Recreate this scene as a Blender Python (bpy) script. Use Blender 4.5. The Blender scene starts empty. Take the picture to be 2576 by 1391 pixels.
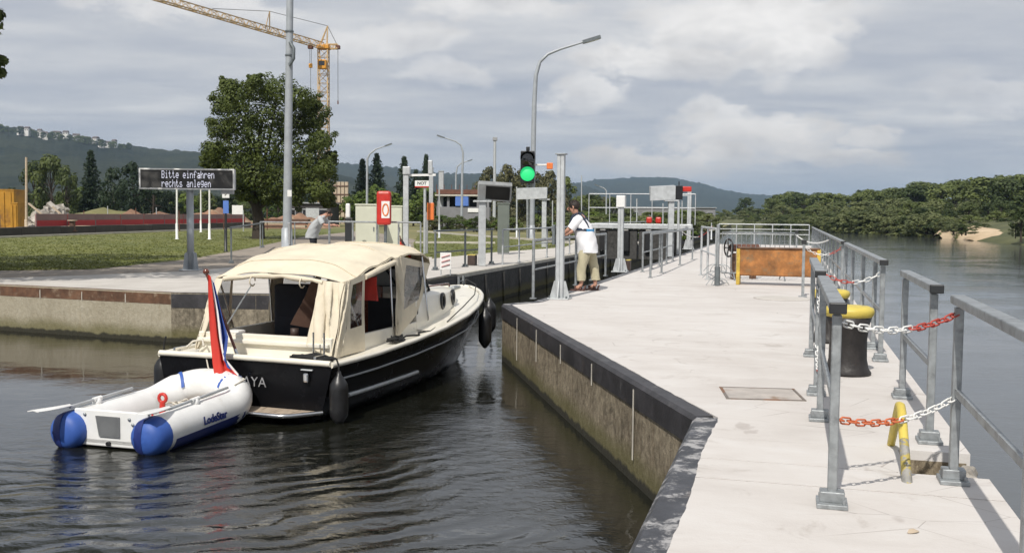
import bpy, bmesh, math, random
from mathutils import Vector, Matrix, Euler, noise as mnoise

random.seed(7)
R = math.radians
scene = bpy.context.scene
COL = scene.collection

# ------------------------------------------------------------------ camera
W0, H0, F0 = 2576.0, 1391.0, 2500.0        # pixel grid used for measuring the photograph
DECK = 0.90                                # quay level above the water
EYE = DECK + 1.44
HAZE = 0.00015
PITCH = math.atan(155.5 / F0)
ROLL = 0.009
cam_data = bpy.data.cameras.new('camera')
cam = bpy.data.objects.new('camera', cam_data)
COL.objects.link(cam)
cam_data.sensor_width = 36.0
cam_data.lens = 36.0 * F0 / W0
cam_data.clip_start = 0.1
cam_data.clip_end = 30000
cam.location = (0, 0, EYE)
cam_rot = Matrix.Rotation(math.pi / 2 - PITCH, 3, 'X') @ Matrix.Rotation(ROLL, 3, 'Z')
cam.rotation_euler = cam_rot.to_euler()
scene.camera = cam

# ------------------------------------------------------------------ sun and sky
SUN_EL, SUN_AZ = R(49), math.atan2(-0.36, -0.93)     # azimuth measured from +Y towards +X
sun_dir = Vector((math.sin(SUN_AZ) * math.cos(SUN_EL), math.cos(SUN_AZ) * math.cos(SUN_EL), math.sin(SUN_EL)))
sl = bpy.data.lights.new('sun', 'SUN')
sl.energy = 4.25
sl.angle = R(0.6)
sl.color = (1.0, 0.95, 0.87)
so = bpy.data.objects.new('sun', sl)
COL.objects.link(so)
so.rotation_euler = sun_dir.to_track_quat('Z', 'Y').to_euler()
so.location = (0, -20, 40)

scene.render.engine = 'CYCLES'
scene.view_settings.view_transform = 'Standard'
scene.view_settings.look = 'None'
scene.view_settings.gamma = 1.0
scene.view_settings.exposure = 0.0
scene.view_settings.use_curve_mapping = False
scene.cycles.max_bounces = 8
scene.cycles.transparent_max_bounces = 12
scene.cycles.volume_bounces = 0
scene.cycles.caustics_reflective = False
scene.cycles.caustics_refractive = False
scene.cycles.sample_clamp_indirect = 4.0
scene.cycles.use_denoising = True


class NT:
    """small helper round a node tree"""
    def __init__(self, tree):
        self.t = tree
        self.n = tree.nodes
        self.l = tree.links

    def node(self, typ, **kw):
        nd = self.n.new(typ)
        for k, v in kw.items():
            setattr(nd, k, v)
        return nd

    def link(self, a, b):
        self.l.new(a, b)

    def val(self, sock, v):
        if hasattr(v, 'is_output') or isinstance(v, bpy.types.NodeSocket):
            self.l.new(v, sock)
        else:
            sock.default_value = v

    def math(self, op, a, b=None, c=None, clamp=False):
        nd = self.node('ShaderNodeMath', operation=op, use_clamp=clamp)
        self.val(nd.inputs[0], a)
        if b is not None:
            self.val(nd.inputs[1], b)
        if c is not None:
            self.val(nd.inputs[2], c)
        return nd.outputs[0]

    def vmath(self, op, a, b=None):
        nd = self.node('ShaderNodeVectorMath', operation=op)
        self.val(nd.inputs[0], a)
        if b is not None:
            self.val(nd.inputs[1], b)
        return nd.outputs['Value'] if op in ('LENGTH', 'DOT_PRODUCT') else nd.outputs[0]

    def noise(self, vec, scale, detail=4, rough=0.55, dist=0.0, lac=2.0):
        nd = self.node('ShaderNodeTexNoise')
        if vec is not None:
            self.link(vec, nd.inputs['Vector'])
        nd.inputs['Scale'].default_value = scale
        nd.inputs['Detail'].default_value = detail
        nd.inputs['Roughness'].default_value = rough
        nd.inputs['Lacunarity'].default_value = lac
        nd.inputs['Distortion'].default_value = dist
        return nd.outputs[0]

    def ramp(self, fac, stops):
        nd = self.node('ShaderNodeValToRGB')
        cr = nd.color_ramp
        while len(cr.elements) < len(stops):
            cr.elements.new(0.5)
        for e, (p, c) in zip(cr.elements, stops):
            e.position = p
            e.color = (c[0], c[1], c[2], 1) if not isinstance(c, (int, float)) else (c, c, c, 1)
        self.link(fac, nd.inputs[0])
        return nd.outputs[0]

    def smooth(self, v, a, b, lo=0.0, hi=1.0):
        nd = self.node('ShaderNodeMapRange', interpolation_type='SMOOTHSTEP')
        self.val(nd.inputs[0], v)
        nd.inputs[1].default_value = a
        nd.inputs[2].default_value = b
        nd.inputs[3].default_value = lo
        nd.inputs[4].default_value = hi
        return nd.outputs[0]

    def mix(self, fac, a, b):
        nd = self.node('ShaderNodeMix', data_type='RGBA')
        self.val(nd.inputs[0], fac)
        for s, v in ((nd.inputs[6], a), (nd.inputs[7], b)):
            if isinstance(v, bpy.types.NodeSocket):
                self.link(v, s)
            else:
                s.default_value = (v[0], v[1], v[2], 1)
        return nd.outputs[2]

    def mapping(self, vec, scale=(1, 1, 1), loc=(0, 0, 0), rot=(0, 0, 0)):
        nd = self.node('ShaderNodeMapping')
        self.link(vec, nd.inputs[0])
        nd.inputs['Location'].default_value = loc
        nd.inputs['Rotation'].default_value = rot
        nd.inputs['Scale'].default_value = scale
        return nd.outputs[0]

    def sep(self, vec):
        nd = self.node('ShaderNodeSeparateXYZ')
        self.link(vec, nd.inputs[0])
        return nd.outputs

    def comb(self, x, y, z):
        nd = self.node('ShaderNodeCombineXYZ')
        for s, v in zip(nd.inputs, (x, y, z)):
            self.val(s, v)
        return nd.outputs[0]


def ray(u, v):
    """world direction through pixel (u, v) of the 2576 x 1391 measuring grid"""
    return cam_rot @ Vector(((u - W0 / 2) / F0, (H0 / 2 - v) / F0, -1.0))


def P(u, v, z=DECK):
    """point of the horizontal plane at height z seen at (u, v)"""
    d = ray(u, v)
    t = (z - EYE) / d.z
    return Vector((d.x * t, d.y * t, z))


def PY(u, v, y):
    """point at distance y seen at (u, v)"""
    d = ray(u, v)
    t = y / d.y
    return Vector((d.x * t, y, EYE + d.z * t))


# world: NISHITA blue sky behind a nearly closed deck of grey cloud with some bright cumulus
world = bpy.data.worlds.new('World')
scene.world = world
world.use_nodes = True
wt = NT(world.node_tree)
wt.n.clear()
w_out = wt.node('ShaderNodeOutputWorld')
sky = wt.node('ShaderNodeTexSky', sky_type='NISHITA')
sky.sun_disc = False
sky.sun_elevation = SUN_EL
sky.sun_rotation = SUN_AZ
sky.altitude = 100
sky.air_density = 1.0
sky.dust_density = 1.5
bg_sky = wt.node('ShaderNodeBackground')
wt.link(sky.outputs[0], bg_sky.inputs[0])
bg_sky.inputs[1].default_value = 0.07
tc = wt.node('ShaderNodeTexCoord')
dirv = tc.outputs['Generated']
dx, dy, dz = wt.sep(dirv)
zz = wt.math('ADD', wt.math('ABSOLUTE', dz), 0.10)
flat = wt.comb(wt.math('DIVIDE', dx, zz), wt.math('DIVIDE', dy, zz), 0.0)
n_big = wt.noise(wt.mapping(flat, (0.55, 0.8, 1), (3.1, 1.7, 0)), 1.0, 7, 0.58, 0.3)
n_mid = wt.noise(wt.mapping(flat, (1.3, 2.2, 1), (7.3, 2.2, 0)), 1.0, 6, 0.55, 0.2)
az = wt.math('ARCTAN2', dx, dy)
el = wt.math('ARCSINE', dz)
ae = wt.comb(az, wt.math('MULTIPLY', el, 1.9), 0.0)
n_fine = wt.noise(ae, 13.0, 8, 0.6, 0.25)
n_warp = wt.noise(ae, 7.0, 6, 0.6, 0.0)
layer = wt.math('ADD', wt.math('MULTIPLY', n_big, 0.55), wt.math('MULTIPLY', n_mid, 0.45))
grey = wt.ramp(layer, [(0.33, (0.42, 0.46, 0.54)), (0.45, (0.505, 0.53, 0.59)), (0.54, (0.60, 0.615, 0.65)), (0.66, (0.76, 0.76, 0.765))])
# cumulus heaps, each an uneven ellipse in azimuth / elevation
blobs = [  # u, v, half-width, half-height (photo pixels), weight
    (1850, 60, 270, 95, 1.0), (1640, 160, 230, 62, 0.95), (1990, 120, 130, 75, 1.0), (1480, 240, 100, 50, 0.8), (1950, 20, 150, 70, 1.0),
    (1890, 350, 230, 70, 1.0), (1680, 405, 220, 46, 1.0), (2060, 400, 190, 40, 0.9), (2180, 350, 70, 34, 0.8), (1780, 300, 110, 40, 0.8),
    (980, 105, 190, 56, 0.75), (480, 15, 280, 42, 0.8), (1250, 10, 220, 40, 0.8), (2480, 250, 190, 50, 0.5), (1130, 190, 150, 40, 0.5)]
cum = None
for (u, v, hw, hh, wgt) in blobs:
    d = ray(u, v).normalized()
    a0, e0 = math.atan2(d.x, d.y), math.asin(d.z)
    wx = wt.math('MULTIPLY', wt.math('SUBTRACT', n_warp, 0.5), 0.15)
    ax = wt.math('DIVIDE', wt.math('SUBTRACT', wt.math('ADD', az, wx), a0), hw / F0)
    ey = wt.math('DIVIDE', wt.math('SUBTRACT', wt.math('ADD', el, wt.math('MULTIPLY', wx, 0.6)), e0), hh / F0)
    r2 = wt.math('SQRT', wt.math('ADD', wt.math('MULTIPLY', ax, ax), wt.math('MULTIPLY', ey, ey)))
    r2 = wt.math('ADD', r2, wt.math('MULTIPLY', wt.math('SUBTRACT', n_fine, 0.5), 1.9))
    lit = wt.smooth(wt.math('ADD', ey, wt.math('MULTIPLY', wt.math('SUBTRACT', n_fine, 0.5), 2.0)), -0.9, 0.25, 0.62, 1.0)
    b = wt.math('MULTIPLY', wt.smooth(r2, 1.15, 0.62, 0.0, wgt), lit)
    cum = b if cum is None else wt.math('MAXIMUM', cum, b)
cum_col = wt.ramp(n_fine, [(0.3, (0.68, 0.66, 0.65)), (0.48, (0.86, 0.84, 0.82)), (0.64, (0.98, 0.955, 0.93))])
warm = wt.mix(wt.smooth(el, 0.12, 0.02), (1, 1, 1), (0.98, 0.92, 0.86))
cum_col = wt.vmath('MULTIPLY', cum_col, warm)
cloud_col = wt.mix(cum, grey, cum_col)
# far haze whitens the lowest few degrees evenly all round
cloud_col = wt.mix(wt.smooth(el, 0.10, 0.0, 0.0, 0.35), cloud_col, (0.60, 0.625, 0.67))
bg_cl = wt.node('ShaderNodeBackground')
wt.link(cloud_col, bg_cl.inputs[0])
bg_cl.inputs[1].default_value = 1.0
cover = wt.smooth(layer, 0.26, 0.42, 0.55, 0.97)
mixs = wt.node('ShaderNodeMixShader')
wt.link(cover, mixs.inputs[0])
wt.link(bg_sky.outputs[0], mixs.inputs[1])
wt.link(bg_cl.outputs[0], mixs.inputs[2])
wt.link(mixs.outputs[0], w_out.inputs[0])


# ------------------------------------------------------------------ materials
def new_mat(name):
    m = bpy.data.materials.new(name)
    m.use_nodes = True
    t = NT(m.node_tree)
    b = t.n['Principled BSDF']
    return m, t, b


def pm(name, col, rough=0.6, metal=0.0, var=0.15, scale=6.0, bump=0.0, bscale=40.0, spots=None, sscale=3.0, sth=(0.55, 0.65), coat=0.0, spec=None, use_world=False, stretch=(1, 1, 1)):
    """principled material: base colour with noise, optional patches of a second colour, fine bump"""
    m, t, b = new_mat(name)
    if use_world:
        vec = t.node('ShaderNodeNewGeometry').outputs['Position']
    else:
        vec = t.node('ShaderNodeTexCoord').outputs['Object']
    if stretch != (1, 1, 1):
        vec = t.mapping(vec, stretch)
    n = t.noise(vec, scale, 5, 0.6)
    lo = [c * (1 - var) for c in col]
    hi = [min(1, c * (1 + var)) for c in col]
    c = t.ramp(n, [(0.3, lo), (0.7, hi)])
    if spots:
        n2 = t.noise(vec, sscale, 6, 0.62, 0.4)
        c = t.mix(t.smooth(n2, sth[0], sth[1]), c, spots)
    t.link(c, b.inputs['Base Color'])
    rr = t.ramp(n, [(0.25, max(0.02, rough - 0.07)), (0.75, min(1, rough + 0.07))])
    t.link(rr, b.inputs['Roughness'])
    b.inputs['Metallic'].default_value = metal
    if coat:
        b.inputs['Coat Weight'].default_value = coat
        b.inputs['Coat Roughness'].default_value = 0.08
    if spec is not None:
        b.inputs['Specular IOR Level'].default_value = spec
    if bump:
        bn = t.node('ShaderNodeBump')
        bn.inputs['Strength'].default_value = bump
        bn.inputs['Distance'].default_value = 0.02
        t.link(t.noise(vec, bscale, 5, 0.65), bn.inputs['Height'])
        t.link(bn.outputs[0], b.inputs['Normal'])
    return m


M = {}
M['galv'] = pm('galvanised_steel', (0.33, 0.35, 0.36), 0.5, 0.5, 0.25, 14, 0.12, 60, spots=(0.20, 0.21, 0.215), sscale=8, sth=(0.5, 0.7))
M['galv_light'] = pm('light_galvanised_steel', (0.50, 0.52, 0.53), 0.5, 0.35, 0.14, 7, 0.05, 50)
M['galv_dark'] = pm('dark_grey_steel', (0.16, 0.18, 0.19), 0.5, 0.4, 0.2, 8)
M['mast_grey'] = pm('grey_painted_mast', (0.36, 0.385, 0.41), 0.5, 0.15, 0.12, 3)
M['cap_black'] = pm('black_plastic', (0.022, 0.024, 0.026), 0.45, 0, 0.2, 8)
M['black_iron'] = pm('black_cast_iron', (0.022, 0.019, 0.018), 0.5, 0.1, 0.4, 9, 0.25, 30, spots=(0.10, 0.05, 0.03), sscale=6, sth=(0.62, 0.72))
M['brown_iron'] = pm('brown_painted_iron', (0.06, 0.040, 0.033), 0.55, 0.1, 0.3, 8)
M['yellow'] = pm('yellow_paint', (0.60, 0.47, 0.09), 0.5, 0, 0.12, 9, 0.1, 40, spots=(0.30, 0.26, 0.14), sscale=9, sth=(0.62, 0.7))
M['hatch_plate'] = pm('hatch_plate_steel', (0.44, 0.40, 0.365), 0.7, 0.1, 0.18, 5, 0.2, 30, spots=(0.26, 0.17, 0.11), sscale=2.2, sth=(0.56, 0.68))
M['hoop_worn'] = pm('flaking_yellow_paint', (0.30, 0.29, 0.27), 0.6, 0.2, 0.3, 14, 0.3, 40, spots=(0.45, 0.36, 0.10), sscale=11, sth=(0.5, 0.56))
M['red'] = pm('red_paint', (0.52, 0.03, 0.02), 0.42, 0, 0.15, 6)
M['orange'] = pm('orange_paint', (0.78, 0.20, 0.05), 0.5, 0, 0.12, 5)
M['rust_red'] = pm('red_plastic', (0.46, 0.07, 0.05), 0.45, 0, 0.15, 6)
M['rust_chain'] = pm('orange_chain_paint', (0.58, 0.14, 0.05), 0.5, 0, 0.2, 20)
M['white'] = pm('white_paint', (0.78, 0.78, 0.76), 0.4, 0, 0.06, 5)
M['offwhite'] = pm('cream_gelcoat', (0.76, 0.72, 0.62), 0.32, 0, 0.05, 4, coat=0.3)
M['grey'] = pm('grey_paint', (0.30, 0.31, 0.32), 0.5, 0, 0.12, 5)
M['cabinet'] = pm('beige_green_cabinet', (0.56, 0.57, 0.46), 0.5, 0, 0.06, 3)
M['cabinet_green'] = pm('green_grey_cabinet', (0.13, 0.15, 0.13), 0.5, 0, 0.1, 3)
M['dark'] = pm('dark_housing', (0.012, 0.012, 0.014), 0.4, 0, 0.2, 4)
M['blue'] = pm('blue_pvc', (0.035, 0.10, 0.38), 0.55, 0, 0.12, 6)
M['navy'] = pm('navy_pvc', (0.012, 0.026, 0.15), 0.45, 0, 0.15, 6)
M['pvc_white'] = pm('white_pvc', (0.76, 0.755, 0.74), 0.38, 0, 0.06, 5, 0.06, 14, spots=(0.62, 0.60, 0.56), sscale=3, sth=(0.55, 0.75))
M['hull'] = pm('black_hull_paint', (0.005, 0.005, 0.006), 0.25, 0, 0.25, 3, spec=0.14)
M['rubber'] = pm('black_rubber', (0.014, 0.014, 0.015), 0.38, 0, 0.3, 7)
M['rope_black'] = pm('black_rope', (0.015, 0.015, 0.015), 0.85, 0, 0.3, 40, 0.4, 90)
M['rope_white'] = pm('white_rope', (0.62, 0.58, 0.50), 0.85, 0, 0.2, 40, 0.4, 90)
M['canvas'] = pm('cream_canvas', (0.66, 0.59, 0.46), 0.85, 0, 0.07, 3, 0.7, 4, spots=(0.56, 0.495, 0.38), sscale=1.7, sth=(0.5, 0.75))
M['canvas_seam'] = pm('cream_piping', (0.62, 0.55, 0.42), 0.8, 0, 0.06, 9)
M['letter_grey'] = pm('grey_lettering', (0.30, 0.30, 0.31), 0.5, 0, 0.1, 9)
M['teak'] = pm('weathered_teak', (0.42, 0.34, 0.26), 0.6, 0, 0.25, 7, 0.2, 30, stretch=(1, 8, 1), spots=(0.17, 0.12, 0.08), sscale=2.5)
M['mahogany'] = pm('varnished_mahogany', (0.13, 0.035, 0.018), 0.25, 0, 0.3, 8, stretch=(1, 6, 6), coat=0.4)
M['cushion_red'] = pm('red_cushion', (0.40, 0.03, 0.025), 0.8, 0, 0.15, 6)
M['cloth_dark'] = pm('dark_cloth', (0.02, 0.022, 0.03), 0.9, 0, 0.25, 8)
M['chrome'] = pm('stainless_steel', (0.62, 0.62, 0.62), 0.18, 1.0, 0.08, 5)
M['flag_red'] = pm('flag_red_cloth', (0.52, 0.035, 0.022), 0.8, 0, 0.08, 5)
M['flag_white'] = pm('flag_white_cloth', (0.74, 0.74, 0.72), 0.8, 0, 0.05, 5)
M['flag_blue'] = pm('flag_blue_cloth', (0.03, 0.07, 0.28), 0.8, 0, 0.08, 5)
M['gold'] = pm('flag_gold_cloth', (0.75, 0.50, 0.03), 0.8, 0, 0.08, 5)
M['skin'] = pm('skin', (0.50, 0.27, 0.19), 0.55, 0, 0.08, 9)
M['hair'] = pm('dark_hair', (0.022, 0.014, 0.010), 0.6, 0, 0.4, 30, 0.5, 60)
M['shirt_white'] = pm('white_cotton', (0.80, 0.80, 0.82), 0.9, 0, 0.03, 5, 0.35, 9)
M['shirt_grey'] = pm('grey_cotton', (0.42, 0.44, 0.45), 0.9, 0, 0.06, 5, 0.3, 9)
M['khaki'] = pm('khaki_cotton', (0.46, 0.42, 0.29), 0.9, 0, 0.08, 6, 0.35, 10)
M['strap_blue'] = pm('blue_strap', (0.06, 0.32, 0.62), 0.7, 0, 0.1, 9)
M['vest_navy'] = pm('navy_life_vest', (0.015, 0.025, 0.05), 0.75, 0, 0.2, 8)
M['sandal'] = pm('brown_sandal', (0.10, 0.045, 0.035), 0.6, 0, 0.2, 8)
M['crane_yellow'] = pm('crane_yellow_paint', (0.58, 0.40, 0.20), 0.5, 0.1, 0.15, 2)
M['site_yellow'] = pm('ochre_site_paint', (0.44, 0.22, 0.02), 0.6, 0, 0.25, 1.2, spots=(0.24, 0.11, 0.02), sscale=0.8, sth=(0.5, 0.65))
M['crane_orange'] = pm('crane_cab_orange', (0.66, 0.30, 0.03), 0.5, 0, 0.12, 2)
M['wire'] = pm('steel_wire', (0.10, 0.10, 0.10), 0.5, 0.5, 0.2, 3)
M['rust_brown'] = pm('rusty_girder', (0.14, 0.06, 0.04), 0.8, 0, 0.35, 2)
M['bld_dark'] = pm('dark_building_shell', (0.04, 0.037, 0.036), 0.8, 0, 0.3, 1)
M['bld_grey'] = pm('grey_concrete_building', (0.20, 0.20, 0.21), 0.8, 0, 0.15, 1)
M['timber'] = pm('pale_timber', (0.48, 0.39, 0.29), 0.8, 0, 0.2, 4, stretch=(1, 1, 5))
M['timber_dark'] = pm('brown_timber', (0.12, 0.07, 0.05), 0.8, 0, 0.3, 4)
M['earth'] = pm('red_brown_earth', (0.25, 0.14, 0.085), 0.95, 0, 0.35, 0.8, 0.8, 3, spots=(0.33, 0.24, 0.15), sscale=0.5)
M['rubble'] = pm('pale_rubble', (0.38, 0.35, 0.31), 0.95, 0, 0.4, 2, 0.8, 6)
M['fence_grey'] = pm('grey_site_panel', (0.29, 0.18, 0.175), 0.7, 0, 0.2, 0.8)
M['fence_red'] = pm('red_site_board', (0.52, 0.035, 0.04), 0.6, 0, 0.2, 0.7)
M['dark_concrete'] = pm('dark_stained_concrete', (0.055, 0.05, 0.045), 0.85, 0, 0.35, 0.9, 0.3, 12)
M['kerb'] = pm('pale_kerb', (0.50, 0.47, 0.41), 0.85, 0, 0.15, 3)
M['roof_tile'] = pm('far_roof', (0.10, 0.075, 0.065), 0.8, 0, 0.2, 1)
M['house_wall'] = pm('far_house_wall', (0.70, 0.68, 0.64), 0.8, 0, 0.08, 0.2)
M['bark'] = pm('bark', (0.045, 0.034, 0.026), 0.9, 0, 0.35, 8, 0.7, 20, stretch=(1, 1, 0.2))
M['skylight_blue'] = pm('blue_tarpaulin', (0.10, 0.20, 0.55), 0.5, 0, 0.1, 2)


def emit_mat(name, col, strength):
    m, t, b = new_mat(name)
    b.inputs['Base Color'].default_value = (col[0] * 0.5, col[1] * 0.5, col[2] * 0.5, 1)
    b.inputs['Emission Color'].default_value = (*col, 1)
    b.inputs['Emission Strength'].default_value = strength
    return m


M['led'] = emit_mat('lit_led', (0.85, 0.86, 1.0), 0.75)
M['green_lamp'] = emit_mat('lit_green_lamp', (0.03, 0.72, 0.23), 0.82)
M['led_face'] = pm('led_matrix_face', (0.045, 0.044, 0.042), 0.6, 0, 0.1, 5)


def glass_mat(name, tint, alpha_t, rough=0.05):
    m, t, b = new_mat(name)
    t.n.remove(b)
    out = t.n['Material Output']
    tr = t.node('ShaderNodeBsdfTransparent')
    tr.inputs[0].default_value = (*tint, 1)
    gl = t.node('ShaderNodeBsdfGlossy')
    gl.inputs['Roughness'].default_value = rough
    vec = t.node('ShaderNodeTexCoord').outputs['Object']
    bn = t.node('ShaderNodeBump')
    bn.inputs['Strength'].default_value = 0.35
    bn.inputs['Distance'].default_value = 0.02
    t.link(t.noise(vec, 5, 3, 0.5), bn.inputs['Height'])
    t.link(bn.outputs[0], gl.inputs['Normal'])
    fr = t.node('ShaderNodeFresnel')
    fr.inputs[0].default_value = 1.5
    mx = t.node('ShaderNodeMixShader')
    t.link(t.math('ADD', t.math('MULTIPLY', fr.outputs[0], 0.9), alpha_t, clamp=True), mx.inputs[0])
    t.link(tr.outputs[0], mx.inputs[1])
    t.link(gl.outputs[0], mx.inputs[2])
    t.link(mx.outputs[0], out.inputs[0])
    return m


M['glass'] = glass_mat('clear_window_film', (0.62, 0.64, 0.66), 0.10)
M['glass_dark'] = glass_mat('dark_glass', (0.12, 0.13, 0.14), 0.08)


def leaf_mat(name, dark, light, objvar=0.25):
    m, t, b = new_mat(name)
    vec = t.node('ShaderNodeTexCoord').outputs['Object']
    rnd = t.node('ShaderNodeObjectInfo').outputs['Random']
    n = t.noise(vec, 0.9, 3, 0.6)
    n2 = t.noise(vec, 6.0, 2, 0.6)
    f = t.math('ADD', t.math('MULTIPLY', n, 0.72), t.math('MULTIPLY', n2, 0.28))
    f = t.math('ADD', f, t.math('MULTIPLY', t.math('SUBTRACT', rnd, 0.5), objvar))
    c = t.ramp(f, [(0.3, dark), (0.72, light)])
    t.link(c, b.inputs['Base Color'])
    b.inputs['Roughness'].default_value = 0.55
    b.inputs['Specular IOR Level'].default_value = 0.25
    out = t.n['Material Output']
    tl = t.node('ShaderNodeBsdfTranslucent')
    t.link(t.mix(0.35, c, (0.10, 0.13, 0.02)), tl.inputs[0])
    mx = t.node('ShaderNodeMixShader')
    mx.inputs[0].default_value = 0.22
    t.link(b.outputs[0], mx.inputs[1])
    t.link(tl.outputs[0], mx.inputs[2])
    t.link(mx.outputs[0], out.inputs[0])
    return m


M['leaf'] = leaf_mat('maple_leaves', (0.038, 0.056, 0.013), (0.120, 0.148, 0.034))
M['leaf_wood'] = leaf_mat('woodland_leaves', (0.046, 0.066, 0.020), (0.140, 0.170, 0.050), 0.45)
M['leaf_willow'] = leaf_mat('willow_leaves', (0.075, 0.094, 0.036), (0.175, 0.195, 0.078), 0.4)
M['leaf_bright'] = leaf_mat('bright_bush_leaves', (0.050, 0.085, 0.014), (0.15, 0.20, 0.04), 0.3)
M['needle'] = leaf_mat('conifer_needles', (0.013, 0.026, 0.014), (0.040, 0.062, 0.030), 0.2)
M['leaf_olive'] = leaf_mat('olive_leaves', (0.07, 0.07, 0.03), (0.16, 0.15, 0.07), 0.3)
M['grass_blade'] = leaf_mat('grass_blades', (0.11, 0.13, 0.025), (0.23, 0.24, 0.07), 0.0)


def concrete_deck():
    m, t, b = new_mat('pale_concrete_deck')
    vec = t.node('ShaderNodeNewGeometry').outputs['Position']
    rot = t.mapping(vec, (1, 1, 1), rot=(0, 0, R(15)))
    n1 = t.noise(rot, 0.8, 6, 0.6)
    n2 = t.noise(t.mapping(rot, (0.8, 1.7, 1)), 1.5, 7, 0.68, 0.5)
    n3 = t.noise(vec, 55, 4, 0.7)
    f = t.math('ADD', t.math('MULTIPLY', n1, 0.4), t.math('MULTIPLY', n2, 0.6))
    c = t.ramp(f, [(0.32, (0.50, 0.466, 0.437)), (0.5, (0.575, 0.543, 0.515)), (0.66, (0.62, 0.598, 0.577))])
    c = t.mix(t.smooth(n3, 0.62, 0.80, 0, 0.35), c, (0.34, 0.30, 0.27))
    dirt = t.noise(vec, 2.3, 7, 0.7, 0.8)
    c = t.mix(t.smooth(dirt, 0.56, 0.72, 0, 0.55), c, (0.36, 0.32, 0.285))
    c = t.mix(t.smooth(t.noise(t.mapping(rot, (.5, 1.2, 1)), .5, 4, .6, .4), 0.52, 0.64, 0, 0.35), c, (0.47, 0.43, 0.40))
    vo = t.node('ShaderNodeTexVoronoi', feature='DISTANCE_TO_EDGE')
    t.link(t.vmath('ADD', t.mapping(rot, (.30, .55, 1)), t.vmath('MULTIPLY', t.node('ShaderNodeTexNoise').outputs[1], (0.0, 0.0, 0.0))), vo.inputs['Vector'])
    wob = t.noise(vec, 2.0, 5, 0.6)
    crack = t.smooth(t.math('ADD', vo.outputs[0], t.math('MULTIPLY', t.math('SUBTRACT', wob, 0.5), 0.02)), 0.0055, 0.0015, 0, 0.55)
    crack = t.math('MULTIPLY', crack, t.smooth(t.noise(vec, 0.45, 3, 0.5), 0.48, 0.56))
    c = t.mix(crack, c, (0.20, 0.17, 0.15))
    spot = t.noise(t.mapping(rot, (3.0, 1.6, 1)), 0.9, 3, 0.5, 0.3)
    c = t.mix(t.smooth(spot, 0.70, 0.745, 0, 0.5), c, (0.34, 0.30, 0.275))
    t.link(c, b.inputs['Base Color'])
    b.inputs['Roughness'].default_value = 0.85
    bn = t.node('ShaderNodeBump')
    bn.inputs['Strength'].default_value = 0.25
    bn.inputs['Distance'].default_value = 0.01
    t.link(t.math('ADD', n3, t.math('MULTIPLY', n2, 2.0)), bn.inputs['Height'])
    t.link(bn.outputs[0], b.inputs['Normal'])
    return m


M['deck'] = concrete_deck()
M['hatch_steel'] = pm('worn_hatch_steel', (0.22, 0.19, 0.165), 0.6, 0.3, 0.3, 6, spots=(0.24, 0.12, 0.06), sscale=3, sth=(0.5, 0.6))


def wall_mat(name, c_dark, c_light, waterline_bands=True, ruled=1.0):
    m, t, b = new_mat(name)
    vec = t.node('ShaderNodeNewGeometry').outputs['Position']
    st = t.mapping(vec, (1, 1, 0.7))
    n1 = t.noise(st, 14.0, 6, 0.75, 0.2)
    n2 = t.noise(vec, 1.1, 5, 0.6)
    n3 = t.noise(t.mapping(vec, (1, 1, 0.06)), 22, 4, 0.6)
    f = t.math('ADD', t.math('MULTIPLY', n1, 0.68), t.math('MULTIPLY', n2, 0.32))
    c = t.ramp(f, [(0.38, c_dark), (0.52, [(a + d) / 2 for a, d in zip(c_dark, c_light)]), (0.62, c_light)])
    n4 = t.noise(vec, 2.6, 8, 0.72, 0.8)
    n5 = t.noise(t.mapping(vec, (1, 1, 0.45)), 34, 5, 0.7, 0.3)
    c = t.mix(t.smooth(n4, 0.50, 0.66, 0, 0.75 * ruled), c, [v * 0.55 for v in c_dark])
    c = t.mix(t.smooth(n3, 0.57, 0.74, 0, 0.4 * ruled), c, [v * 0.35 for v in c_dark])
    c = t.mix(t.smooth(n5, 0.60, 0.72, 0, 0.65 * ruled), c, [min(.55, v * 1.45) for v in c_light])
    c = t.mix(t.smooth(t.noise(t.mapping(vec, (1, 1, 0.10)), 5.0, 6, 0.65, 0.2), 0.56, 0.72, 0, 0.3), c, [c_dark[0] * .9, c_dark[1] * .72, c_dark[2] * .5])
    zc = t.sep(vec)[2]
    zz_ = t.math('ADD', zc, t.math('MULTIPLY', t.math('SUBTRACT', n2, 0.5), 0.25))
    if waterline_bands:
        c = t.mix(t.smooth(zz_, 0.36, 0.12, 0, 0.75), c, (0.115, 0.105, 0.030))  # yellow-green algae low on the wall
        zb = t.math('ADD', zc, t.math('MULTIPLY', t.math('SUBTRACT', t.noise(t.mapping(vec, (1, 1, .4)), 4.0, 5, 0.6), 0.5), 0.16))
        c = t.mix(t.smooth(zb, 0.11, 0.06, 0, 0.93), c, (0.016, 0.015, 0.009))  # near-black ragged band just above the water
    t.link(c, b.inputs['Base Color'])
    b.inputs['Roughness'].default_value = 0.85
    bn = t.node('ShaderNodeBump')
    bn.inputs['Strength'].default_value = 0.8
    bn.inputs['Distance'].default_value = 0.03
    t.link(n1, bn.inputs['Height'])
    t.link(bn.outputs[0], b.inputs['Normal'])
    return m


M['pier_wall'] = wall_mat('ribbed_pier_concrete', (0.12, 0.092, 0.058), (0.38, 0.32, 0.225))
M['quay_wall'] = wall_mat('pale_quay_concrete', (0.34, 0.30, 0.22), (0.44, 0.40, 0.31), True, 0.3)
M['quay_rough'] = wall_mat('worn_quay_concrete', (0.10, 0.085, 0.06), (0.36, 0.31, 0.23), True, 0.8)
M['lock_wall'] = wall_mat('dark_lock_wall', (0.035, 0.034, 0.032), (0.085, 0.083, 0.08))  # much darker tones than the quay walls


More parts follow.
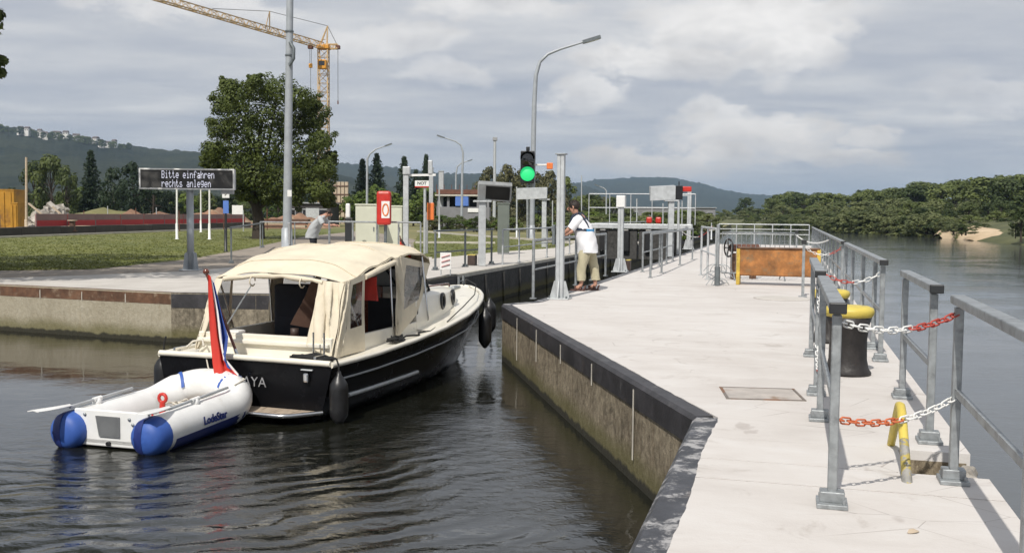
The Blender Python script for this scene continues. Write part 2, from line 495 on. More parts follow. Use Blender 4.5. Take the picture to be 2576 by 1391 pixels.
def coping_mat(name, base, wear, wth, rusty):
    m, t, b = new_mat(name)
    vec = t.node('ShaderNodeNewGeometry').outputs['Position']
    n1 = t.noise(vec, 4.6, 10, 0.76, 0.2)
    n2 = t.noise(vec, 2.0, 5, 0.6)
    c = t.ramp(t.noise(vec, 3.3, 7, 0.7), [(0.32, [v * 0.55 for v in base]), (0.5, base), (0.68, [v * 1.7 for v in base])])
    c = t.mix(t.smooth(n1, wth[0], wth[1], 0, 0.9), c, wear)
    c = t.mix(t.smooth(t.noise(vec, 3.1, 6, 0.65), 0.60, 0.72, 0, 0.7), c, rusty)
    t.link(c, b.inputs['Base Color'])
    b.inputs['Roughness'].default_value = 0.5
    bn = t.node('ShaderNodeBump')
    bn.inputs['Strength'].default_value = 0.5
    bn.inputs['Distance'].default_value = 0.02
    t.link(n1, bn.inputs['Height'])
    t.link(bn.outputs[0], b.inputs['Normal'])
    return m


M['cope_black'] = coping_mat('black_coated_coping', (0.035, 0.033, 0.036), (0.13, 0.125, 0.125), (0.55, 0.75), (0.09, 0.07, 0.06))
M['cope_worn'] = coping_mat('worn_black_coping', (0.05, 0.052, 0.06), (0.40, 0.39, 0.385), (0.50, 0.60), (0.27, 0.24, 0.215))
M['cope_rust'] = coping_mat('rusty_coping', (0.12, 0.062, 0.035), (0.26, 0.19, 0.13), (0.52, 0.66), (0.19, 0.058, 0.02))
M['trough'] = coping_mat('rusty_orange_steel', (0.30, 0.125, 0.035), (0.20, 0.14, 0.075), (0.50, 0.66), (0.27, 0.075, 0.028))
M['trough_yellow'] = coping_mat('worn_yellow_steel', (0.55, 0.38, 0.06), (0.28, 0.20, 0.08), (0.52, 0.68), (0.35, 0.16, 0.05))


def asphalt_mat(name, col, col2, scale=1.2):
    m, t, b = new_mat(name)
    vec = t.node('ShaderNodeNewGeometry').outputs['Position']
    n1 = t.noise(vec, scale, 6, 0.65)
    n2 = t.noise(vec, 45, 3, 0.7)
    c = t.ramp(t.math('ADD', t.math('MULTIPLY', n1, 0.75), t.math('MULTIPLY', n2, 0.25)), [(0.35, col), (0.65, col2)])
    t.link(c, b.inputs['Base Color'])
    b.inputs['Roughness'].default_value = 0.9
    bn = t.node('ShaderNodeBump')
    bn.inputs['Strength'].default_value = 0.3
    bn.inputs['Distance'].default_value = 0.01
    t.link(n2, bn.inputs['Height'])
    t.link(bn.outputs[0], b.inputs['Normal'])
    return m


M['path'] = asphalt_mat('tan_path', (0.22, 0.185, 0.15), (0.33, 0.285, 0.235))
M['apron'] = asphalt_mat('pale_quay_apron', (0.44, 0.41, 0.375), (0.58, 0.55, 0.51))
M['sandy'] = asphalt_mat('sandy_soil', (0.42, 0.31, 0.19), (0.60, 0.47, 0.32), 0.25)
M['field'] = asphalt_mat('rough_meadow', (0.10, 0.11, 0.035), (0.24, 0.21, 0.09), 0.08)
M['bank_soil'] = asphalt_mat('overgrown_bank_soil', (0.045, 0.055, 0.018), (0.12, 0.12, 0.045), 0.3)
M['lawn'] = asphalt_mat('mown_lawn', (0.085, 0.105, 0.022), (0.185, 0.185, 0.055), 0.35)


def hill_mat(name, dark, light, scale):
    m, t, b = new_mat(name)
    vec = t.node('ShaderNodeNewGeometry').outputs['Position']
    n1 = t.noise(vec, scale, 7, 0.7)
    n2 = t.noise(vec, scale * 0.12, 5, 0.6)
    f = t.math('ADD', t.math('MULTIPLY', n1, 0.55), t.math('MULTIPLY', n2, 0.45))
    t.link(t.ramp(f, [(0.36, dark), (0.62, light)]), b.inputs['Base Color'])
    b.inputs['Roughness'].default_value = 1.0
    b.inputs['Specular IOR Level'].default_value = 0.05
    bn = t.node('ShaderNodeBump')
    bn.inputs['Strength'].default_value = 1.0
    bn.inputs['Distance'].default_value = 4.0
    t.link(n1, bn.inputs['Height'])
    t.link(bn.outputs[0], b.inputs['Normal'])
    return m


M['hill'] = hill_mat('wooded_hill', (0.012, 0.017, 0.013), (0.052, 0.058, 0.036), 0.07)


def water_mat():
    m, t, b = new_mat('river_water')
    pos = t.node('ShaderNodeNewGeometry').outputs['Position']
    px, py, pz = t.sep(pos)
    n1 = t.noise(t.mapping(pos, (1.0, 1.5, 1), rot=(0, 0, R(-12))), 2.1, 4, 0.55, 0.7)
    n2 = t.noise(t.mapping(pos, (1.0, 1.35, 1), rot=(0, 0, R(25))), 7.0, 4, 0.6, 0.9)
    n3 = t.noise(t.mapping(pos, (1, 1.2, 1)), 20.0, 3, 0.55, 0.4)
    # rings of the boat's wash spreading from its stern
    wv = t.node('ShaderNodeTexWave', wave_type='RINGS', rings_direction='SPHERICAL', wave_profile='SIN')
    t.link(t.mapping(pos, (1, 1, 1), loc=(4.5, -12.6, 0)), wv.inputs[0])
    wv.inputs['Scale'].default_value = 0.95
    wv.inputs['Distortion'].default_value = 9.0
    wv.inputs['Detail'].default_value = 3.0
    wv.inputs['Detail Scale'].default_value = 0.9
    wash = t.math('SQRT', t.math('ADD', t.math('POWER', t.math('SUBTRACT', px, -2.3), 2), t.math('POWER', t.math('SUBTRACT', py, 7.6), 2)))
    near = t.smooth(wash, 4.2, 0.8)
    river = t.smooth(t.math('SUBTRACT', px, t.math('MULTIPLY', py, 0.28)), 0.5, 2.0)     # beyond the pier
    calm = t.smooth(t.math('ADD', px, t.math('MULTIPLY', py, 0.12)), -4.6, -2.0, 0.20, 1.0)    # sheltered corner by the quay
    patch = t.smooth(t.noise(t.mapping(pos, (0.7, 1, 1)), 0.33, 3, 0.6, 0.6), 0.36, 0.60, 0.22, 2.2)
    n0 = t.noise(t.mapping(pos, (1, 1.4, 1), rot=(0, 0, R(-25))), 0.85, 2, 0.5, 0.5)
    h = t.math('MULTIPLY', n1, 0.009)
    h = t.math('ADD', h, t.math('MULTIPLY', n0, 0.026))
    h = t.math('ADD', h, t.math('MULTIPLY', t.math('MULTIPLY', n2, 0.0055), patch))
    h = t.math('ADD', h, t.math('MULTIPLY', t.math('MULTIPLY', n3, 0.0016), patch))
    # the strip under the pier wall is sheltered
    pw = t.math('ADD', t.math('MULTIPLY', t.math('SUBTRACT', px, 1.29), -0.9866), t.math('MULTIPLY', t.math('SUBTRACT', py, 7.1), -0.163))
    h = t.math('MULTIPLY', h, t.math('MULTIPLY', calm, t.smooth(pw, 0.2, 1.7, 0.45, 1.0)))
    h = t.math('MULTIPLY', h, t.math('SUBTRACT', 1.0, t.math('MULTIPLY', river, 0.45)))
    h = t.math('ADD', h, t.math('MULTIPLY', t.math('MULTIPLY', wv.outputs['Fac'], near), 0.011))
    bn = t.node('ShaderNodeBump')
    bn.inputs['Strength'].default_value = 1.0
    bn.inputs['Distance'].default_value = 1.0
    t.link(h, bn.inputs['Height'])
    t.link(bn.outputs[0], b.inputs['Normal'])
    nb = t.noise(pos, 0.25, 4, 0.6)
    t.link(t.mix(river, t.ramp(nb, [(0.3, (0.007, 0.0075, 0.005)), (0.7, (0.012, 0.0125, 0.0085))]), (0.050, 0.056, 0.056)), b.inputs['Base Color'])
    rg = t.math('ADD', 0.03, t.math('MULTIPLY', river, 0.05))
    t.link(rg, b.inputs['Roughness'])
    b.inputs['IOR'].default_value = 2.05
    b.inputs['Specular IOR Level'].default_value = 0.5
    return m


M['water'] = water_mat()


# ------------------------------------------------------------------ mesh builder
class MB:
    def __init__(self):
        self.v, self.f, self.s, self.mi = [], [], [], []

    def add(self, vs, fs, smooth=False, mi=0):
        o = len(self.v)
        self.v.extend([tuple(p) for p in vs])
        for f in fs:
            self.f.append([i + o for i in f])
            self.s.append(smooth)
            self.mi.append(mi)
        return self

    def box(self, c, size, rot=None, mi=0, taper=1.0):
        hx, hy, hz = size[0] / 2, size[1] / 2, size[2] / 2
        pts = []
        for sz in (-1, 1):
            k = 1.0 if sz < 0 else taper
            for sx, sy in ((-1, -1), (1, -1), (1, 1), (-1, 1)):
                p = Vector((sx * hx * k, sy * hy * k, sz * hz))
                if rot is not None:
                    p = rot @ p
                pts.append(p + Vector(c))
        return self.add(pts, [(3, 2, 1, 0), (4, 5, 6, 7), (0, 1, 5, 4), (1, 2, 6, 5), (2, 3, 7, 6), (3, 0, 4, 7)], False, mi)

    def bbox(self, c, size, bev, rot=None, mi=0):
        """box with chamfered edges"""
        bm = bmesh.new()
        bmesh.ops.create_cube(bm, size=1.0)
        bmesh.ops.scale(bm, vec=size, verts=bm.verts)
        bmesh.ops.bevel(bm, geom=bm.edges[:], offset=bev, segments=2, affect='EDGES', profile=0.5)
        bm.verts.index_update()
        pts = [((rot @ v.co) if rot is not None else v.co) + Vector(c) for v in bm.verts]
        fs = [[v.index for v in f.verts] for f in bm.faces]
        bm.free()
        return self.add(pts, fs, False, mi)

    def bar(self, p0, p1, w, h, up=(0, 0, 1), mi=0):
        p0, p1 = Vector(p0), Vector(p1)
        d = p1 - p0
        L = d.length
        x = d.normalized()
        upv = Vector(up)
        if abs(x.dot(upv)) > 0.98:
            upv = Vector((1, 0, 0))
        y = upv.cross(x).normalized()
        z = x.cross(y)
        rot = Matrix((x, y, z)).transposed()
        return self.box((p0 + p1) / 2, (L, w, h), rot, mi)

    def cyl(self, p0, p1, r0, r1=None, n=10, caps=True, mi=0, smooth=True):
        r1 = r0 if r1 is None else r1
        return self.tube([p0, p1], [r0, r1], n, caps, mi, smooth)

    def tube(self, pts, r, n=8, caps=True, mi=0, smooth=True, closed=False):
        pts = [Vector(p) for p in pts]
        k = len(pts)
        rs = r if isinstance(r, (list, tuple)) else [r] * k
        vs, fs = [], []
        ref = None
        for i, p in enumerate(pts):
            if closed:
                d = (pts[(i + 1) % k] - pts[(i - 1) % k]).normalized()
            else:
                d = (pts[min(i + 1, k - 1)] - pts[max(i - 1, 0)]).normalized()
            if ref is None:
                a = Vector((0, 0, 1)) if abs(d.z) < 0.9 else Vector((1, 0, 0))
                ref = (a - d * a.dot(d)).normalized()
            else:
                ref = (ref - d * ref.dot(d))
                ref = ref.normalized() if ref.length > 1e-6 else Vector((1, 0, 0))
            b = d.cross(ref)
            for j in range(n):
                an = 2 * math.pi * j / n
                vs.append(p + (ref * math.cos(an) + b * math.sin(an)) * rs[i])
        m = k if closed else k - 1
        for i in range(m):
            for j in range(n):
                a = i * n + j
                b_ = i * n + (j + 1) % n
                c = ((i + 1) % k) * n + (j + 1) % n
                d_ = ((i + 1) % k) * n + j
                fs.append((a, b_, c, d_))
        self.add(vs, fs, smooth, mi)
        if caps and not closed:
            self.add(vs[:n], [tuple(reversed(range(n)))], False, mi)
            self.add(vs[-n:], [tuple(range(n))], False, mi)
        return self

    def lathe(self, prof, n=16, c=(0, 0, 0), mi=0, smooth=True, rot=None):
        vs, fs = [], []
        for r, z in prof:
            for j in range(n):
                a = 2 * math.pi * j / n
                p = Vector((r * math.cos(a), r * math.sin(a), z))
                if rot is not None:
                    p = rot @ p
                vs.append(p + Vector(c))
        for i in range(len(prof) - 1):
            for j in range(n):
                fs.append((i * n + j, i * n + (j + 1) % n, (i + 1) * n + (j + 1) % n, (i + 1) * n + j))
        fs.append(tuple(reversed(range(n))))
        fs.append(tuple((len(prof) - 1) * n + j for j in range(n)))
        return self.add(vs, fs, smooth, mi)

    def prism(self, poly, z0, z1, mi=0):
        n = len(poly)
        a = sum(poly[i][0] * poly[(i + 1) % n][1] - poly[(i + 1) % n][0] * poly[i][1] for i in range(n))
        if a < 0:
            poly = list(reversed(poly))
        vs = [(p[0], p[1], z0) for p in poly] + [(p[0], p[1], z1) for p in poly]
        fs = [tuple(reversed(range(n))), tuple(range(n, 2 * n))]
        fs += [(i, (i + 1) % n, n + (i + 1) % n, n + i) for i in range(n)]
        return self.add(vs, fs, False, mi)

    def grid(self, rows, smooth=True, mi=0, closed_u=False):
        """rows: list of equal-length lists of points"""
        n = len(rows[0])
        vs = [p for r_ in rows for p in r_]
        fs = []
        for i in range(len(rows) - 1):
            for j in range(n if closed_u else n - 1):
                j2 = (j + 1) % n
                fs.append((i * n + j, i * n + j2, (i + 1) * n + j2, (i + 1) * n + j))
        return self.add(vs, fs, smooth, mi)

    def shell(self, rows, t, smooth=True, mi=0):
        """a sheet with thickness t along its normal"""
        n, k = len(rows[0]), len(rows)
        rows = [[Vector(p) for p in r_] for r_ in rows]
        off = []
        for i in range(k):
            o = []
            for j in range(n):
                du = rows[i][min(j + 1, n - 1)] - rows[i][max(j - 1, 0)]
                dv = rows[min(i + 1, k - 1)][j] - rows[max(i - 1, 0)][j]
                nn = du.cross(dv)
                nn = nn.normalized() if nn.length > 1e-9 else Vector((0, 0, 1))
                o.append(rows[i][j] + nn * t)
            off.append(o)
        self.grid(rows, smooth, mi)
        self.grid([list(reversed(r_)) for r_ in off], smooth, mi)
        edge = [rows[0], off[0]], [off[-1], rows[-1]]
        for e in edge:
            self.grid([e[1], e[0]], False, mi)
        self.grid([[r_[0] for r_ in rows], [r_[0] for r_ in off]], False, mi)
        self.grid([[r_[-1] for r_ in off], [r_[-1] for r_ in rows]], False, mi)
        return self

    def mesh(self, name, mats):
        me = bpy.data.meshes.new(name)
        me.from_pydata(self.v, [], self.f)
        for m in (mats if isinstance(mats, (list, tuple)) else [mats]):
            me.materials.append(m)
        me.polygons.foreach_set('use_smooth', self.s)
        if any(self.mi):
            me.polygons.foreach_set('material_index', self.mi)
        me.update()
        return me

    def build(self, name, mats, parent=None, loc=(0, 0, 0), rotz=0.0):
        return link(name, self.mesh(name, mats), parent, loc, rotz)


def link(name, me, parent=None, loc=(0, 0, 0), rotz=0.0, rot=None):
    o = bpy.data.objects.new(name, me)
    COL.objects.link(o)
    o.location = loc
    o.rotation_euler = rot if rot is not None else (0, 0, rotz)
    if parent is not None:
        o.parent = parent
    return o


def tag(o, label=None, cat=None, group=None, kind=None):
    if label:
        o['label'] = label
    if cat:
        o['category'] = cat
    if group:
        o['group'] = group
    if kind:
        o['kind'] = kind
    return o


def thing(name, label, cat, loc=(0, 0, 0), rotz=0.0, group=None):
    o = bpy.data.objects.new(name, None)
    COL.objects.link(o)
    o.empty_display_size = 0.3
    o.location = loc
    o.rotation_euler = (0, 0, rotz)
    return tag(o, label, cat, group)


KIDS = {}


def copy_tree(o, parent=None):
    c = o.copy()
    COL.objects.link(c)
    if parent is not None:
        c.parent = parent
    for ch in [x for x in bpy.data.objects if x.parent == o]:
        copy_tree(ch, c)
    return c


def text_mesh(body, size, extrude, mat, bold=0.0):
    cu = bpy.data.curves.new('lettering', 'FONT')
    cu.body = body
    cu.size = size
    cu.extrude = extrude
    cu.offset = bold
    cu.resolution_u = 3
    cu.align_x = 'CENTER'
    cu.align_y = 'CENTER'
    tmp = bpy.data.objects.new('lettering', cu)
    COL.objects.link(tmp)
    dg = bpy.context.evaluated_depsgraph_get()
    me = bpy.data.meshes.new_from_object(tmp.evaluated_get(dg))
    bpy.data.objects.remove(tmp)
    bpy.data.curves.remove(cu)
    me.materials.clear()
    me.materials.append(mat)
    return me


def skin_mesh(name, joints, edges, mat, root=0, sub=2):
    """joints: list of (xyz, rx, ry); one continuous surface grown over a skeleton"""
    me = bpy.data.meshes.new(name)
    me.from_pydata([j[0] for j in joints], edges, [])
    o = bpy.data.objects.new(name, me)
    COL.objects.link(o)
    md = o.modifiers.new('skin', 'SKIN')
    md.use_smooth_shade = True
    sv = me.skin_vertices[0].data
    for i, j in enumerate(joints):
        sv[i].radius = (j[1], j[2])
        sv[i].use_root = (i == root)
    ss = o.modifiers.new('sub', 'SUBSURF')
    ss.levels = sub
    ss.render_levels = sub
    dg = bpy.context.evaluated_depsgraph_get()
    out = bpy.data.meshes.new_from_object(o.evaluated_get(dg))
    out.name = name
    bpy.data.objects.remove(o)
    out.materials.clear()
    out.materials.append(mat)
    out.polygons.foreach_set('use_smooth', [True] * len(out.polygons))
    return out


def join_into(me, mb):
    """append builder geometry to an existing mesh (one material)"""
    bm = bmesh.new()
    bm.from_mesh(me)
    vs = [bm.verts.new(p) for p in mb.v]
    for f, s in zip(mb.f, mb.s):
        try:
            fc = bm.faces.new([vs[i] for i in f])
            fc.smooth = s
        except ValueError:
            pass
    bm.to_mesh(me)
    bm.free()
    return me

# ================================================================== THE SETTING
A = Vector((0.2696, 0.9630, 0)).normalized()      # direction of the lock and the pier
B = Vector((A.y, -A.x, 0))                        # to the right of it
A_ANG = math.atan2(A.y, A.x)


def st(p):
    return p.dot(A), p.dot(B)


def ws(s, t, z=DECK):
    p = A * s + B * t
    return Vector((p.x, p.y, z))


def struct(name, mb, mats, parent=None):
    o = mb.build(name, mats, parent)
    if parent is None:
        o['kind'] = 'structure'
    return o


# ---- water: one sheet to the horizon
wm = MB()
wm.add([(-9000, -400, 0), (9000, -400, 0), (9000, 9000, 0), (-9000, 9000, 0)], [(0, 1, 2, 3)])
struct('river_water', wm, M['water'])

# ---- pier
C1, C2, C3 = P(1262, 765), P(1744, 1046), P(1575, 1391)
C4 = C3 + (C3 - C2).normalized() * 6
s1c, t1c = st(C1)
left_pts = [st(C4), st(C3), st(C2), (s1c, t1c), (s1c + 0.6, t1c + 0.35), (20.0, t1c + 0.42), (27.0, t1c + 0.45), (70.0, t1c + 0.45)]
T_LOCK = t1c + 0.45
tR = sum(st(P(u, v))[1] for u, v in ((2276, 924), (2447, 1142), (2481, 1203), (2568, 1310))) / 4
PIER_END = 53.0


def tL(s):
    for (sa, ta), (sb, tb) in zip(left_pts, left_pts[1:]):
        if sa <= s <= sb:
            return ta + (tb - ta) * (s - sa) / (sb - sa)
    return left_pts[0][1] if s < left_pts[0][0] else left_pts[-1][1]


NS0, NS1 = st(P(2478, 1203))[0], st(P(2440, 1142))[0]       # the broken-out recess in the river edge
NTCH = tR - 0.42
cuts = [left_pts[0][0], st(P(2115, 1228))[0], NS0, NS1, 10.2, 14.6, 19.0, 24.0, 29.0, 34.0, 39.0, 44.0, PIER_END]
cuts = sorted(cuts)


def slice_poly(sa, sb, gap, ins, tr):
    k = max(2, int((sb - sa) / .06)) if sa < 16 else 2
    ss = sorted([sa + gap + (sb - sa - 2 * gap) * i / k for i in range(k + 1)] + [s for s, _ in left_pts if sa + gap < s < sb - gap])

    def edge(s):           # ragged cast edge lapping over the steel coping
        if s > 16:
            return tL(s) + ins
        return tL(s) + ins - .012 + .020 * mnoise.noise(Vector((s * 0.9, 0, 4))) + .012 * mnoise.noise(Vector((s * 7.3, 3, 4)))
    return [tuple(ws(s, edge(s)).xy) for s in ss] + [tuple(ws(sb - gap, tr).xy), tuple(ws(sa + gap, tr).xy)]


pm_ = MB()
for sa, sb in zip(cuts, cuts[1:]):
    tr = NTCH if abs(sa - NS0) < 1e-6 else tR - 0.02
    ss = [sa] + [s for s, _ in left_pts if sa < s < sb] + [sb]
    poly = [tuple(ws(s, tL(s) + 0.012).xy) for s in ss] + [tuple(ws(sb, tr).xy), tuple(ws(sa, tr).xy)]
    n = len(poly)
    vs = [(p[0], p[1], -1.5) for p in poly] + [(p[0], p[1], DECK - 0.06) for p in poly]
    a_ = sum(poly[i][0] * poly[(i + 1) % n][1] - poly[(i + 1) % n][0] * poly[i][1] for i in range(n))
    top = list(range(n, 2 * n))
    fs = [top if a_ > 0 else top[::-1]]
    for i in range(n):
        j = (i + 1) % n
        q = (i, j, n + j, n + i)
        fs.append(q if a_ > 0 else q[::-1])
    pm_.add(vs, fs)
pier = struct('pier', pm_, [M['pier_wall']])
# deck slabs, each a piece with open joints round it
for sa, sb in zip(cuts, cuts[1:]):
    notch = abs(sa - NS0) < 1e-6
    sl_ = MB()
    sl_.prism(slice_poly(sa, sb, 0.008 if sb < 6.4 else 0.0012, 0.18, NTCH if notch else tR), DECK - 0.075, DECK)
    sl_.build('deck_slab', M['deck'], pier)
# rubble in the recess
rb = MB()
rnd = random.Random(5)
for i in range(90):
    s = rnd.uniform(NS0 + 0.05, NS1 - 0.05)
    t = rnd.uniform(NTCH + 0.02, tR - 0.04)
    q = ws(s, t, 0.58 + rnd.uniform(-0.02, 0.05) + 0.34 * max(0, (t - NTCH) / 0.42 - 0.35))
    r = rnd.uniform(0.03, 0.085)
    rot = Euler((rnd.uniform(0, 3), rnd.uniform(0, 3), rnd.uniform(0, 3))).to_matrix()
    rb.bbox(q, (r * 1.6, r * 1.3, r), r * 0.2, rot)
rb.prism([tuple(ws(NS0, NTCH + 0.005).xy), tuple(ws(NS1, NTCH + 0.005).xy), tuple(ws(NS1, tR - 0.05).xy), tuple(ws(NS0, tR - 0.05).xy)], -1, 0.56)
rub = rb.build('broken_stone', M['rubble'], pier)
rub['kind'] = 'stuff'


def coping_run(pts, width, face_h, mat, parent, seg=1.6, face_only=False, seam_mat=None, side=1, out=0.004, gap=0.008, top=0.005, seam_len=None):
    """L-shaped edge plates along a polyline; the wall is to the left of travel when side = 1"""
    for p0, p1 in zip(pts, pts[1:]):
        d = (p1 - p0)
        L = d.length
        d = d.normalized()
        inw = Vector((d.y, -d.x, 0)) * side
        k = max(1, round(L / seg))
        for i in range(k):
            a, b = p0 + d * (L * i / k + gap / 2), p0 + d * (L * (i + 1) / k - gap / 2)
            m = MB()
            o = -inw * out
            z0, z1 = DECK - face_h, DECK + top
            ch = 0.03
            prof = [(o, z0), (o, z1 - ch), (o + inw * ch, z1), (inw * width, z1), (inw * width, z1 - 0.05), (inw * 0.011, z1 - 0.05), (inw * 0.011, z0)]
            rows = []
            for q in (a, b):
                rows.append([Vector((q.x + f.x, q.y + f.y, z)) for f, z in prof])
            n = len(prof)
            vs = rows[0] + rows[1]
            fs = [(j, (j + 1) % n, n + (j + 1) % n, n + j) for j in range(n)]
            fs = [tuple(reversed(f)) for f in fs] if side == 1 else fs
            fs += [tuple(range(n)), tuple(range(2 * n - 1, n - 1, -1))] if side == 1 else [tuple(range(n - 1, -1, -1)), tuple(range(n, 2 * n))]
            m.add(vs, fs)
            m.build('coping_plate', mat, parent)
            if seam_mat is not None and i > 0:
                mm = MB()
                c = p0 + d * (L * i / k) - inw * (out + 0.002)
                rnd_ = random.Random(i * 7 + int(L * 10))
                lo = seam_len or rnd_.choice([0.30, 0.42, 0.62, 0.22])
                z1_ = DECK - 0.07
                mm.box((c.x, c.y, z1_ - lo / 2), (0.018, 0.008, lo), Matrix.Rotation(math.atan2(d.y, d.x), 3, 'Z'))
                mm.build('joint_seam', seam_mat, parent)


coping_run([C2, C1], 0.15, 0.225, M['cope_black'], pier, 1.55, seam_mat=M['kerb'], side=1, top=-.003, gap=.004)
coping_run([C4, C3, C2], 0.19, 0.30, M['cope_worn'], pier, 2.2, side=1, top=-.003, gap=.003)
lk = [C1] + [ws(s, tL(s)) for s, _ in left_pts[4:7]] + [ws(PIER_END, T_LOCK)]
coping_run(lk, 0.18, 0.16, M['cope_worn'], pier, 3.5, side=1)

# ---- left quay and the land behind it
Q1, Q2 = P(0, 715), P(430, 735)
Q0 = Q1 + (Q1 - Q2).normalized() * 60
Q3 = Vector((-3.0, Q2.y - 0.25, DECK))
Q4 = P(1150, 690)
tq = st(Q4)[1]
LQ_END = 108.0
Q5 = ws(LQ_END, tq)
qm = MB()
front = [Q0, Q1, Q2, Q3, Q4, Q5]
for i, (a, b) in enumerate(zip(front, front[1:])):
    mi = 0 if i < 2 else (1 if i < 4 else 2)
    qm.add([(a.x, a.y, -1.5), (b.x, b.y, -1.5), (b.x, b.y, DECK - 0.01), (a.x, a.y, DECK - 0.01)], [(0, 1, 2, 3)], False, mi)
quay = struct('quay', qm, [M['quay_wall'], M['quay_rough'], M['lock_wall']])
land = MB()
outline = [Q0, Q1, Q2, Q3, Q4, Q5, Vector((44, 200, 0)), Vector((62, 300, 0)), Vector((500, 1500, 0)), Vector((6000, 8000, 0)), Vector((-8500, 8000, 0)), Vector((-8500, Q0.y + 30, 0))]
land.add([(p.x, p.y, DECK - 0.012) for p in outline], [tuple(range(len(outline)))])
for a, b in zip(outline[5:8], outline[6:9]):
    land.add([(a.x, a.y, -1), (b.x, b.y, -1), (b.x, b.y, DECK - 0.012), (a.x, a.y, DECK - 0.012)], [(0, 1, 2, 3)])
struct('ground', land, M['field'])
coping_run([Q0, Q1, Q2], 0.10, 0.22, M['cope_rust'], quay, 1.05, seam_mat=M['kerb'], side=-1, top=-.006, seam_len=.16)
coping_run([Q2, Q3, Q4], 0.10, 0.28, M['cope_black'], quay, 1.4, side=-1, top=-.006)
coping_run([Q4, Q5], 0.16, 0.10, M['kerb'], quay, 4.0, side=-1)
# ribs, a ladder recess and rubbing strips in the lock wall
for k in range(14):
    r_ = MB()
    p = ws(st(Q4)[0] + 0.6 + k * 1.7, tq + 0.025)
    r_.box((p.x, p.y, 0.2), (0.16, 0.06, 1.1), Matrix.Rotation(A_ANG, 3, 'Z'))
    r_.build('wall_rib', M['lock_wall'], quay)
lad = MB()
p = ws(st(Q4)[0] + 0.15, tq + 0.05)
for dd in (-0.17, 0.17):
    q = p + A * dd
    lad.box((q.x, q.y, 0.3), (0.05, 0.05, 1.1), Matrix.Rotation(A_ANG, 3, 'Z'))
for k in range(4):
    lad.cyl(p - A * 0.17 + Vector((0, 0, -0.95 + k * 0.26)), p + A * 0.17 + Vector((0, 0, -0.95 + k * 0.26)), 0.014, n=6)
lo_ = lad.build('quay_ladder', M['galv'])
tag(lo_, 'short steel ladder fixed to the dark lock wall just beyond the boat bow', 'ladder')

# sheets on the land: apron, path, lawn
QN = Vector((-(Q1 - Q0).normalized().y, (Q1 - Q0).normalized().x, 0))
ap_in = [Q0 + QN * 2.0, P(0, 699), P(238, 691), P(480, 681), P(700, 662), P(900, 648), P(1090, 640)]
inset = [Q0 + Vector((0.06, 0.1, 0)), Q1 + Vector((0.05, 0.08, 0)), Q2 + Vector((0.05, 0.08, 0)), Q3 + Vector((-0.02, 0.12, 0)), Q4 - B * 0.16, ws(LQ_END, tq - 0.17)]


def sheet(name, poly, z, mat):
    m = MB()
    n = len(poly)
    a_ = sum(poly[i].x * poly[(i + 1) % n].y - poly[(i + 1) % n].x * poly[i].y for i in range(n))
    f = tuple(range(n)) if a_ > 0 else tuple(reversed(range(n)))
    m.add([(p.x, p.y, z) for p in poly], [f])
    return struct(name, m, mat)


sheet('quay_apron', inset + [ws(LQ_END, tq - 4.2), ws(45, tq - 4.2), ws(30, tq - 3.4)] + list(reversed(ap_in)), DECK - 0.004, M['apron'])
lawn_lo = [P(0, 680).lerp(Q0 + QN * 5.5, 0.33), P(0, 680), P(232, 677), P(473, 652), P(643, 621), P(760, 596), P(900, 581)]
sheet('footpath', [p - Vector((0, 0, 0)) for p in ap_in] + [P(1100, 612), P(900, 577)] + list(reversed(lawn_lo[:-1])) + [Q0 + QN * 5.5], DECK - 0.008, M['path'])
lawn_far = [P(900, 577.5), P(640, 574), P(300, 588), P(0, 599), P(0, 599) + (P(0, 599) - P(300, 588)).normalized() * 17.5]
sheet('lawn', lawn_lo + lawn_far, DECK - 0.002, M['lawn'])
lawn2 = [P(1046, 646), P(1040, 612), P(1058, 584), P(1304, 603), P(1440, 613), P(1420, 622), P(1250, 634), P(1120, 647)]
sheet('grass_strip', lawn2, DECK - 0.002, M['lawn'])
ke = MB()
for a, b in ((P(1052, 583), P(1304, 602)), (P(1304, 602), P(1440, 612)), (P(1045, 612), P(1245, 613)), (P(-300, 611), P(0, 599)), (P(0, 599), P(640, 573.5))):
    ke.bar(a + Vector((0, 0, 0.03)), b + Vector((0, 0, 0.03)), 0.22, 0.12)
struct('kerb', ke, M['kerb'])

# grass on the two lawns: real blades in tufts
gr = MB()
rnd = random.Random(11)


def in_poly(x, y, poly):
    c = False
    n = len(poly)
    for i in range(n):
        a, b = poly[i], poly[(i + 1) % n]
        if (a.y > y) != (b.y > y) and x < (b.x - a.x) * (y - a.y) / (b.y - a.y) + a.x:
            c = not c
    return c


def tufts(poly, count, ymax):
    x0, x1 = min(p.x for p in poly), max(p.x for p in poly)
    y0, y1 = min(p.y for p in poly), min(ymax, max(p.y for p in poly))
    k = 0
    tries = 0
    while k < count and tries < count * 20:
        tries += 1
        y = y0 + (y1 - y0) * rnd.random() ** 1.3
        x = rnd.uniform(max(x0, -0.56 * y), min(x1, 0.56 * y))
        if not in_poly(x, y, poly):
            continue
        k += 1
        for _ in range(4):
            ax, ay = x + rnd.uniform(-.12, .12), y + rnd.uniform(-.12, .12)
            h = rnd.uniform(0.012, 0.03)
            w = rnd.uniform(0.015, 0.035)
            an = rnd.uniform(0, math.pi)
            lx, ly = rnd.uniform(-.08, .08), rnd.uniform(-.08, .08)
            gr.add([(ax - w * math.cos(an), ay - w * math.sin(an), DECK - 0.002), (ax + w * math.cos(an), ay + w * math.sin(an), DECK - 0.002), (ax + lx, ay + ly, DECK + h)], [(0, 1, 2)])


tufts(lawn_lo + lawn_far, 9000, 75)
tufts(lawn2, 2500, 75)
tag(gr.build('lawn_grass', M['grass_blade']), 'short green grass blades of the lawns beside the lock', 'grass', kind='stuff')

